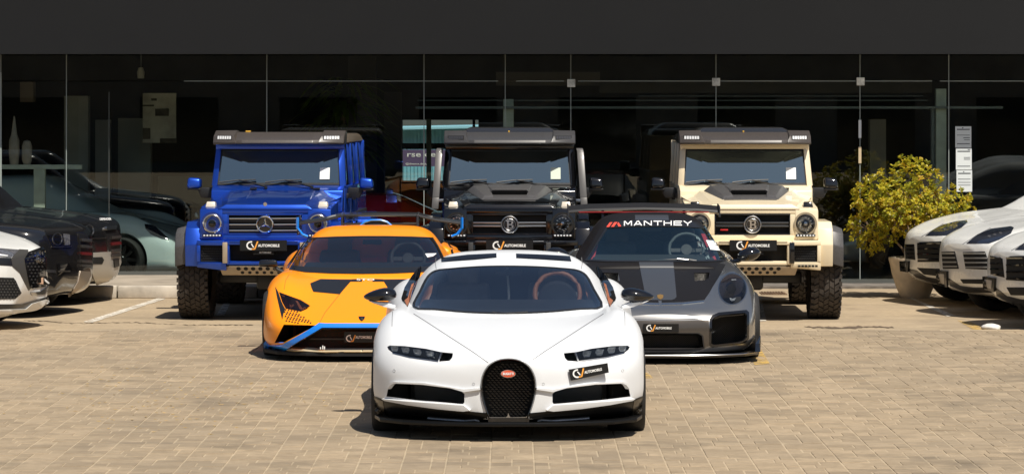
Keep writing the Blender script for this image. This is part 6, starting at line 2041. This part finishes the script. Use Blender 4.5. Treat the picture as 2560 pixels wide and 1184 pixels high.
def px_mesh(car, parent, pl, st, sv, m, name='grille_mesh', size=.36):
    """raised honeycomb bits inside a photograph outline"""
    xs = [p[0] for p in pl]; ys = [p[1] for p in pl]
    polys = []; r_ = 0; py = min(ys)
    while py < max(ys):
        px = min(xs) + (st / 2 if r_ % 2 else 0)
        while px < max(xs):
            if in_poly(px, py, pl):
                polys.append([(px - st * size, py), (px, py - sv * .42), (px + st * size, py), (px, py + sv * .1)])
            px += st
        py += sv; r_ += 1
    if polys:
        o = poly_px(car, name, polys, m, off=.014, parent=parent); tag(o, kind='stuff')

PWHITE = mat('gloss_white', (.78, .78, .75), .3, coat=.6, rnoise=.05)
PNIGHT = mat('night_black', (.010, .010, .011), .2, coat=.8, rnoise=.04)
PDARKG = mat('dark_graphite', (.05, .05, .055), .3, metal=.4, coat=.8)
LAMPG = mat('lamp_smoke', (.10, .10, .11), .1, coat=1, noise=.4, nscale=30)
NAVYLAMP = mat('lamp_ink', (.02, .025, .04), .12, coat=1)
GBIT = mat('grille_bits', (.14, .14, .14), .3, metal=.7)
RIBM = mat('grille_rib', (.07, .068, .066), .3, metal=.4, coat=.5)
LG = 'off-roaders parked at the left edge'
RG = 'white off-roaders parked at the right edge'
# white one, foremost on the left
car = side_car('off_road_car', 'white off-roader nose at the left edge with a black honeycomb grille', 66, 36.2, R(72), PWHITE, group=LG, body_st=suv_body(low=True))
cl = crop(0, 560, 4.933)
g_ = car.patch('grille', cl(345, 345, 520, 285, 548, 320, 565, 470, 572, 610, 585, 740, 540, 770, 370, 790, 345, 700, 325, 600, 308, 520, 295, 430), GLOSSBLK, .012, .03, res=3)
px_mesh(car, g_, cl(350, 350, 510, 330, 540, 350, 555, 600, 470, 640, 450, 740, 365, 770, 330, 560, 310, 440), 9, 8, GBIT)
car.patch('grille_frame', cl(235, 312, 345, 318, 345, 345, 295, 430, 308, 520, 345, 700, 370, 800, 350, 815, 300, 720, 240, 600, 150, 520, 135, 420), mat('frame_graphite', (.10, .095, .085), .4, metal=.5), .006, .02, res=3)
hl = car.patch('headlight', cl(-20, 300, 236, 318, 135, 408, -20, 400), LAMPG, .006, .02, res=3)
car.patch('led_bar', cl(-10, 372, 95, 388, 85, 398, -10, 392), LEDW, .010, .01, res=2, parent=hl)
car.patch('lamp_dark_strip', cl(-20, 410, 133, 415, 150, 515, -20, 505), SATBLK, .004, .02, res=3)  # satin black strip below the headlight
ri = car.patch('corner_intake', cl(-20, 655, 165, 660, 195, 700, 262, 850, 185, 920, -20, 925), VOID, .004, .02, res=3)
px_mesh(car, ri, cl(-15, 665, 160, 668, 185, 705, 250, 850, 180, 912, -15, 915), 8, 7, GBIT)
for k, (u, v) in enumerate(((468, 370), (500, 372), (472, 440), (505, 442))):
    car.patch('badge_ring', circle_px(*cl(u, v)[0], 4.2, 7.0, 18), CHROME, .03, .012, res=2, holes=[circle_px(*cl(u, v)[0], 2.6, 4.8, 18)], parent=g_)
car.patch('number_plate', cl(470, 640, 545, 640, 580, 720, 575, 745, 480, 745), PLATEBLK, .03, .03, res=3)
car.patch('plate_emblem', cl(478, 660, 500, 655, 500, 740, 478, 735), mat('plate_copper', (.7, .45, .3), .4), .034, .003, res=2)
car.patch('plate_emblem', cl(515, 665, 560, 710, 578, 730, 560, 735, 520, 700), WHITEPRINT, .034, .003, res=2)
car.patch('chin', cl(-20, 985, 270, 985, 390, 950, 590, 890, 600, 925, 400, 1010, 330, 1050, -20, 1050), SATBLK, .006, .03, res=3)
car.patch('chin_trim', cl(-20, 1050, 310, 1042, 390, 975, 590, 918, 600, 960, 560, 990, 330, 1062, 0, 1140, -20, 1140), PWHITE, .010, .03, res=3)
car.patch('grille_lip', cl(372, 838, 480, 830, 560, 790, 588, 755, 592, 790, 550, 860, 380, 872), SILVER, .012, .02, res=3)
# two black ones behind it
c7 = crop(0, 400, 2.574)
for k, (cpx, Y, lab) in enumerate(((178, 38.7, 'black off-roader between the white off-roader and the silver-bumpered one'), (252, 41.0, 'black off-roader with a silver front bumper beside the kerb'))):
    car = side_car('off_road_car', lab, cpx, Y, R(74), PNIGHT, boxy=True, group=LG, wr=.40)
    if k == 0:
        hl = car.patch('headlight', c7(290, 456, 452, 456, 456, 553, 332, 556), GLOSSBLK, .006, .02, res=3)
        car.patch('lamp_ring', circle_px(*c7(368, 508)[0], 13, 15.5, 24), SILVER, .012, .012, res=2, holes=[circle_px(*c7(368, 508)[0], 11, 13.5, 24)], parent=hl)
        car.patch('lamp_block', c7(405, 475, 445, 480, 446, 545, 412, 548), LAMPG, .012, .012, res=2, parent=hl)
        car.patch('lamp_trim', c7(330, 556, 456, 552, 458, 560, 332, 563), SILVER, .010, .01, res=2, parent=hl)
        gr = car.patch('grille', c7(498, 470, 560, 480, 582, 560, 584, 690, 515, 700, 512, 560), SATBLK, .008, .02, res=3)
        for v in (505, 545, 590, 640, 668):
            car.patch('grille_bar', c7(512, v, 578, v + 4, 580, v + 22, 514, v + 18), RIBM if v != 590 else mat('grille_red', (.12, .012, .015), .3), .03, .02, res=3, parent=gr)
        car.patch('bumper_skid', c7(516, 712, 575, 695, 586, 740, 560, 790, 480, 850, 440, 880, 500, 780), mat('skid_bronze', (.36, .30, .24), .4, metal=.6), .008, .03, res=3)
        fog = car.patch('fog_lamp', c7(360, 670, 440, 660, 460, 700, 450, 735, 370, 740), GLOSSBLK, .008, .02, res=3)
        car.patch('fog_trim', c7(372, 712, 448, 708, 448, 716, 374, 720), SILVER, .012, .01, res=2, parent=fog)
        car.patch('bumper_trim', c7(300, 704, 358, 706, 358, 725, 302, 724), PDARKG, .006, .02, res=3)
        car.strip('bonnet_gap', c7(0, 372, 180, 368, 340, 385, 470, 412, 530, 440), 1.0, RIBM, .002, .003, res=3)  # shut line in lighter grey, its edge highlight painted in
        car.strip('wing_gap_highlight', c7(285, 458, 250, 445, 150, 432, 0, 425), 1.0, RIBM, .002, .003, res=3)  # panel gap drawn as a painted highlight, paler than the body
        car.patch('bonnet_pale_patch', c7(160, 345, 250, 342, 268, 352, 200, 360), mat('pale_patch_grey', (.45, .44, .40), .5), .003, .002, res=3)  # pale grey patch lying flat on the bonnet
    else:
        hl = car.patch('headlight', c7(532, 416, 600, 416, 606, 492, 548, 498), GLOSSBLK, .006, .02, res=3)
        car.patch('lamp_ring', circle_px(*c7(573, 455)[0], 12, 15, 24), SILVER, .012, .012, res=2, holes=[circle_px(*c7(573, 455)[0], 10, 13, 24)], parent=hl)
        car.patch('body_trim', c7(556, 498, 690, 498, 690, 506, 556, 506), SILVER, .006, .01, res=3)
        gr = car.patch('grille', c7(672, 425, 732, 425, 770, 480, 772, 632, 710, 640, 690, 560, 676, 480), SATBLK, .008, .02, res=3)
        car.patch('grille_badge', c7(672, 432, 734, 426, 736, 446, 674, 452), SILVER, .03, .02, res=3, parent=gr)
        for v in (490, 530, 575, 605):
            car.patch('grille_bar', c7(706, v, 766, v - 6, 768, v + 12, 708, v + 18), RIBM if v != 530 else MATS['grille_red'], .03, .02, res=3, parent=gr)
        car.patch('bumper', c7(585, 596, 690, 590, 768, 585, 776, 660, 740, 735, 690, 775, 620, 800, 600, 760, 582, 700), mat('bumper_silver', (.55, .52, .47), .35, metal=.5), .012, .05, res=4)
        car.patch('bumper_slot', c7(588, 625, 650, 622, 662, 640, 650, 668, 588, 668), VOID, .018, .02, res=3)
        car.patch('number_plate', c7(722, 640, 752, 632, 756, 680, 726, 690), PLATEBLK, .03, .03, res=3)
        car.strip('bonnet_gap', c7(330, 322, 480, 340, 600, 372, 700, 405), 1.0, RIBM, .002, .003, res=3)  # bonnet shut line with the highlight put into its grey
        text_px(car, 'bonnet_lettering', 'DEFENDER', [c7(642, 390)[0], c7(716, 388)[0], c7(712, 374)[0], c7(640, 376)[0]], WHITEPRINT, bold=.02, off=.008)
# three white ones on the right
c8 = crop(2080, 380, 2.369)
def right_car(k, cpx, Y, lab, hl, grs, slats, low, plate, lip):
    car = side_car('off_road_car', lab, cpx, Y, R(-72), PWHITE, group=RG, z=1.03)
    h = car.patch('headlight', hl, NAVYLAMP, .005, .02, res=3)
    cx_, cy_ = sum(p[0] for p in hl) / len(hl), sum(p[1] for p in hl) / len(hl)
    for dx in (-14, 0, 14):
        car.patch('led_unit', circle_px(cx_ + dx, cy_ - dx * .3, 4, 2.6, 10), LAMPG, .008, .006, res=2, parent=h)
    for gq in grs:
        g_ = car.patch('grille', gq, VOID, .004, .02, res=3)
        ys_ = sorted(p[1] for p in gq); xs_ = sorted(p[0] for p in gq)
        for j in range(4):
            yy = ys_[0] + (ys_[-1] - ys_[0]) * (j + .5) / 4
            seg = [x for x in np.arange(xs_[0], xs_[-1], 1.0) if in_poly(x, yy, gq)]
            if len(seg) > 3:
                car.patch('grille_slat', [(seg[0] + 1, yy - 2.2), (seg[-1] - 1, yy - 2.2), (seg[-1] - 1, yy + 1.2), (seg[0] + 1, yy + 1.2)], slats, .014, .012, res=4, parent=g_)
    car.patch('lower_intake', low, VOID, .005, .02, res=3)
    car.patch('lower_lip', lip, SATBLK, .005, .03, res=4)
    p = car.patch('number_plate', plate, PLATEBLK, .03, .04, res=3)
    cx_, cy_ = sum(q[0] for q in plate) / len(plate), sum(q[1] for q in plate) / len(plate)
    car.patch('plate_face', [(cx_ + (q[0] - cx_) * .6, cy_ + (q[1] - cy_) * .62) for q in plate], mat('plate_grey', (.42, .39, .35), .5) if k else PDARKG, .034, .004, res=2, parent=p)
    car.strip('bonnet_gap', [(hl[0][0] - 10, hl[0][1] + 2), hl[1], (hl[2][0], hl[2][1] - 3)], 1.2, SHUT, .001, .003, res=3)
    return car
right_car(0, 2304, 40.6, 'white off-roader behind the planter, furthest of the right-hand row',
    c8(553, 496, 600, 460, 660, 430, 740, 410, 798, 404, 804, 416, 770, 446, 720, 476, 680, 493),
    [c8(432, 545, 488, 545, 493, 638, 437, 630), c8(505, 542, 522, 533, 648, 528, 648, 650, 508, 650)], GLOSSBLK,
    c8(505, 685, 645, 690, 645, 735, 545, 722), c8(412, 645, 462, 645, 460, 705, 416, 700),
    c8(455, 688, 500, 700, 560, 738, 650, 752, 700, 780, 600, 775, 500, 740, 455, 705))
right_car(1, 2395, 38.5, 'white off-roader with pale slats, in the middle of the right-hand row',
    c8(797, 541, 860, 490, 940, 455, 1060, 440, 1078, 448, 1060, 482, 990, 520, 930, 541),
    [c8(650, 590, 728, 588, 752, 690, 658, 690), c8(776, 592, 906, 588, 926, 640, 920, 695, 792, 690)], mat('slat_silver', (.45, .45, .44), .35, metal=.5),
    c8(760, 752, 925, 752, 932, 780, 778, 776), c8(628, 700, 690, 705, 690, 790, 633, 780),
    c8(690, 745, 760, 790, 840, 800, 940, 800, 960, 830, 800, 830, 700, 790))
right_car(2, 2520, 36.3, 'white off-roader at the right edge, nearest of the right-hand row',
    c8(1085, 578, 1137, 540, 1180, 520, 1240, 500, 1240, 560, 1180, 580),
    [c8(937, 612, 1010, 630, 1022, 742, 940, 722), c8(1034, 626, 1060, 616, 1230, 610, 1230, 770, 1034, 756)], GLOSSBLK,
    c8(1035, 800, 1230, 800, 1230, 850, 1060, 845), c8(905, 735, 975, 745, 970, 822, 910, 806),
    c8(970, 800, 1035, 850, 1120, 870, 1230, 880, 1230, 920, 1080, 905, 975, 850))

# ------------------------------------------------------------------ cars inside the showroom
PPALE = mat('pale_blue_paint', (.62, .72, .72), .25, coat=1)
PRED = mat('deep_red', (.40, .01, .012), .22, coat=1)
PGREY = mat('mid_grey_paint', (.35, .35, .34), .25, metal=.3, coat=1)
IG = 'cars kept inside the showroom'
nine_b = [(0.0, [(0, .495), (.20, .485), (.34, .455), (.44, .40), (.47, .33), (.465, .26), (.43, .19), (.34, .14), (0, .13)]),
    (0.28, [(0, .58), (.28, .58), (.56, .57), (.78, .55), (.86, .455), (.875, .33), (.86, .2), (.75, .14), (0, .14)]),
    (0.92, [(0, .74), (.30, .735), (.555, .735), (.75, .80), (.88, .70), (.92, .48), (.91, .22), (.85, .14), (0, .14)]),
    (1.70, [(0, .84), (.32, .84), (.62, .84), (.77, .84), (.88, .75), (.92, .5), (.92, .22), (.85, .14), (0, .14)]),
    (3.35, [(0, .90), (.32, .90), (.62, .91), (.79, .88), (.92, .77), (.96, .52), (.95, .22), (.88, .14), (0, .14)]),
    (4.45, [(0, .78), (.32, .78), (.60, .77), (.74, .73), (.84, .65), (.88, .5), (.86, .38), (.78, .3), (0, .3)])]
nine_c = [(1.36, [(0, .80), (.3, .80), (.5, .80), (.61, .795), (.67, .79), (.70, .78), (.72, .74)]),
    (1.9, [(0, 1.06), (.28, 1.05), (.48, 1.02), (.60, .96), (.70, .88), (.76, .82), (.78, .74)]),
    (2.5, [(0, 1.27), (.26, 1.26), (.42, 1.23), (.53, 1.16), (.65, 1.0), (.75, .86), (.78, .74)]),
    (3.3, [(0, 1.25), (.25, 1.24), (.41, 1.21), (.51, 1.14), (.62, 1.0), (.73, .87), (.77, .74)]),
    (4.35, [(0, .88), (.25, .88), (.40, .87), (.50, .85), (.58, .82), (.66, .79), (.70, .74)])]
def coupe(label, cpx, Y, yaw, paint, extra=None, zs=1.0):
    car = side_car('coupe', label, cpx, Y, yaw, paint, group=IG, wr=.33, body_st=[(y, [(x, z * zs) for x, z in c]) for y, c in nine_b], cabin_st=[(y, [(x, z * zs) for x, z in c]) for y, c in nine_c], axles=(.95, 3.4), glass=False)
    cs = car.surf
    car.patch('windscreen', [(-55, -86), (55, -86), (42, -120), (-42, -120)], SIDEGLASS, .004, .004, res=8, direction=lambda a, b: (Vector((a / 100, -2, b / 100)), Vector((0, 1, 0))))
    car.patch('side_window', [(185, -90), (370, -92), (330, -115), (240, -116), (215, -108)], SIDEGLASS, .004, .004, res=6, both=True, direction=lambda q, r_: (Vector((2, q / 100, r_ / 100)), Vector((-1, 0, 0))))
    if extra: car.patch('headlight', extra, NAVYLAMP, .006, .01, res=3)
    h = car.patch('headlight', [(52 + 12 * math.cos(a), -62 - 9 * math.sin(a)) for a in [2 * math.pi * k / 20 for k in range(20)]], NAVYLAMP, .004, .01, res=4, both=True, direction=lambda a, b: (Vector((a / 100, -2, b / 100)), Vector((0, 1, 0))))
    for s in (-1, 1):
        bm = bmesh.new(); ellipsoid(bm, (s * .98, 1.85, .92), (.11, .08, .07), 14, 8); from_bm('door_mirror', bm, SATBLK, car.root, smooth=True)
    return car
coupe('pale blue coupe behind the glass beside the black off-roaders', 512, 46.4, R(78), PPALE, c7(930, 412, 990, 420, 1075, 495, 1088, 515, 1040, 506, 970, 476, 936, 442), 1.2)
coupe('deep red coupe behind the glass between the blue and black off-roaders', 1390, 46.5, R(86), PRED)
coupe('grey coupe in the dark behind the glass right of the cream off-roader', 2035, 49.5, R(-82), PGREY)
side_car('showroom_suv', 'black off-roader inside the glass, right behind the pale blue coupe', 500, 50.2, R(82), PNIGHT, group=IG, z=1.03)
side_car('showroom_suv', 'black off-roader deepest inside the left part of the showroom', 330, 53.6, R(78), PNIGHT, boxy=True, group=IG)
side_car('showroom_suv', 'white off-roader inside the glass at the far left', 70, 51.5, R(100), PWHITE, group=IG)
side_car('showroom_suv', 'dark grey off-roader inside the glass above the right-hand white row', 2290, 48.6, R(-80), PDARKG, group=IG)

# ------------------------------------------------------------------ planter bush
BX, BYY = (2292 - CX) * 42.0 / FPX, 42.2
pot = empty('planter', (BX, BYY, 0)); tag(pot, 'round cream planter bowl standing before the glass front', 'planter')
bm = bmesh.new()
lathe(bm, [(.0, .001), (.0, .185), (.03, .20), (.16, .255), (.32, .305), (.45, .33), (.50, .345), (.53, .345), (.53, .315), (.48, .30), (.46, .001)], 40, 'z')
from_bm('bowl', bm, mat('cream_clay', (.66, .56, .43), .75, noise=.2, nscale=5, bump=.15), pot, smooth=True, angle=40)
bm = bmesh.new(); lathe(bm, [(.481, .001), (.481, .30)], 30, 'z'); from_bm('soil', bm, mat('soil', (.05, .035, .025), .95, noise=.4, nscale=20, bump=.5), pot)
bush = empty('bush', (BX - .03, BYY, .50)); tag(bush, 'yellow-green leafy bush growing out of the cream planter', 'bush')
rd = random.Random(21)
bm = bmesh.new()
tips = []
def inside_crown(p):
    # uneven crown: two lobes and a few bites
    x, y, z = p[0] / 1.06, p[1] / 1.05, p[2] / 1.0
    d1 = ((x + .12) / .66) ** 2 + (y / .60) ** 2 + ((z - .72) / .50) ** 2
    d2 = ((x - .34) / .44) ** 2 + (y / .45) ** 2 + ((z - .66) / .38) ** 2
    d3 = ((x + .50) / .32) ** 2 + (y / .35) ** 2 + ((z - .40) / .34) ** 2
    d4 = ((x - .02) / .34) ** 2 + (y / .34) ** 2 + ((z - 1.08) / .30) ** 2
    return min(d1, d2, d3, d4) < 1
def grow(p, d, l, r, lvl):
    q = p + d * l
    mid = p + d * l * .5 + Vector((rd.gauss(0, .03), rd.gauss(0, .03), rd.gauss(0, .02))) * l * 2
    tube(bm, [p, mid, q], [r, r * .85, r * .7], 5)
    if lvl >= 2: tips.append((q, d))
    if lvl < 5:
        for k in range(rd.choice((2, 3, 3)) if lvl else 6):
            nd = (d + Vector((rd.gauss(0, .62), rd.gauss(0, .62), rd.gauss(.12, .42)))).normalized()
            if inside_crown(q + nd * l * .6): grow(q, nd, l * rd.uniform(.58, .85), r * .66, lvl + 1)
grow(Vector((0, 0, .0)), Vector((-.02, 0, 1)), .30, .026, 0)
grow(Vector((.05, .02, .0)), Vector((.35, .1, .9)).normalized(), .30, .02, 0)
grow(Vector((-.06, -.02, .0)), Vector((-.55, -.1, .8)).normalized(), .30, .02, 0)
from_bm('branches', bm, mat('twig_bark', (.20, .14, .09), .85, noise=.3, nscale=20), bush, smooth=True, angle=60)
if len(tips) > 420: tips = rd.sample(tips, 420)
while len(tips) < 1000:
    x, y, z = rd.uniform(-1.0, 1.0), rd.uniform(-.75, .75), rd.uniform(.05, 1.42)
    if inside_crown((x, y, z)) and rd.random() < (.35 + .65 * min(1, (x * x / .7 + y * y / .42 + (z - .8) ** 2 / .28))):
        tips.append((Vector((x, y, z)), Vector((x * .8, y * .8, (z - .35)))))
V, Fc, Mi = [], [], []
for (p, d) in tips:
    d = (d.normalized() + Vector((rd.gauss(0, .35), rd.gauss(0, .35), rd.gauss(.35, .3)))).normalized()
    a = d.cross(Vector((.3, .2, 1))).normalized(); b = d.cross(a)
    n = rd.randint(6, 10)
    tone = rd.random()
    for k in range(n):
        ang = 2 * math.pi * (k + rd.random() * .6) / n
        el = rd.uniform(.15, 1.1)
        ld = (a * math.cos(ang) + b * math.sin(ang)) * math.cos(el) + d * math.sin(el)
        side = ld.cross(d).normalized()
        up = side.cross(ld)
        L_ = rd.uniform(.036, .068); w = L_ * rd.uniform(.26, .36)
        s0 = p + d * rd.uniform(-.03, .02)
        pts = [s0, s0 + ld * L_ * .55 + side * w * .8 - up * .004, s0 + ld * L_ * .85 + side * w - up * .004, s0 + ld * L_ * 1.02 - up * .006, s0 + ld * L_ * .85 - side * w - up * .004, s0 + ld * L_ * .55 - side * w * .8 - up * .004, s0 + ld * L_ * .6 + up * .006]
        b0 = len(V); V += [tuple(q) for q in pts]
        Fc += [(b0, b0 + 1, b0 + 6), (b0 + 1, b0 + 2, b0 + 6), (b0 + 2, b0 + 3, b0 + 6), (b0 + 3, b0 + 4, b0 + 6), (b0 + 4, b0 + 5, b0 + 6), (b0 + 5, b0, b0 + 6)]
        t = tone * .6 + rd.random() * .4
        Mi += [0 if t < .36 else 1 if t < .70 else 2 if t < .93 else 3] * 6
def leaf_mat(name, c):
    m = mat(name, c, .42, noise=.25, nscale=6)
    nt = m.node_tree; b = nt.nodes['Principled BSDF']
    tl = nt.nodes.new('ShaderNodeBsdfTranslucent'); tl.inputs[0].default_value = (*[min(1, x * 1.3) for x in c], 1)
    mx = nt.nodes.new('ShaderNodeMixShader'); mx.inputs[0].default_value = .42
    out = nt.nodes['Material Output']
    nt.links.new(b.outputs[0], mx.inputs[1]); nt.links.new(tl.outputs[0], mx.inputs[2]); nt.links.new(mx.outputs[0], out.inputs[0])
    return m
me = bpy.data.meshes.new('leaves'); me.from_pydata(V, [], Fc)
fo = link_mesh('leaves', me, [leaf_mat('leaf_olive', (.26, .27, .02)), leaf_mat('leaf_yellow', (.46, .40, .025)), leaf_mat('leaf_gold', (.56, .40, .03)), leaf_mat('leaf_rust', (.42, .22, .03))], bush)
me.polygons.foreach_set('material_index', Mi)
tag(fo, kind='stuff')

palm = empty('palm_reflection', ((862 - CX) * 48.5 / FPX, 48.5, .05)); tag(palm, 'tall green plant added behind the glass to stand for a reflected palm', 'plant')  # added plant, stands in for a palm tree mirrored in the glass
bm = bmesh.new(); tube(bm, [(0, 0, 0), (.02, 0, 1.2), (-.03, 0, 2.35)], [.05, .04, .03], 8); from_bm('trunk', bm, MATS['twig_bark'], palm, smooth=True)
bm = bmesh.new(); lathe(bm, [(0, .001), (0, .2), (.4, .26), (.4, .001)], 24, 'z'); from_bm('pot', bm, DARKFLOOR, palm, smooth=True)
V, Fc = [], []
for k in range(150):
    z = rd.uniform(1.7, 2.9); a = rd.uniform(0, 6.28); L_ = rd.uniform(.35, .8); r0 = rd.uniform(.02, .3)
    o_ = Vector((r0 * math.cos(a) * 1.3, r0 * math.sin(a), z))
    d = Vector((math.cos(a), math.sin(a), rd.uniform(-.1, .5))); sd = Vector((-d.y, d.x, 0)).normalized() * rd.uniform(.02, .05)
    prev = None
    for j in range(5):
        t = j / 4
        p = o_ + d * L_ * t - Vector((0, 0, .6 * t * t * L_))
        w = math.sin(math.pi * (.12 + .86 * t))
        b0 = len(V); V += [tuple(p + sd * w), tuple(p - sd * w)]
        if prev is not None: Fc.append((prev, prev + 1, b0 + 1, b0))
        prev = b0
me = bpy.data.meshes.new('fronds'); me.from_pydata(V, [], Fc)
tag(link_mesh('fronds', me, leaf_mat('frond_green', (.16, .22, .03)), palm), kind='stuff')
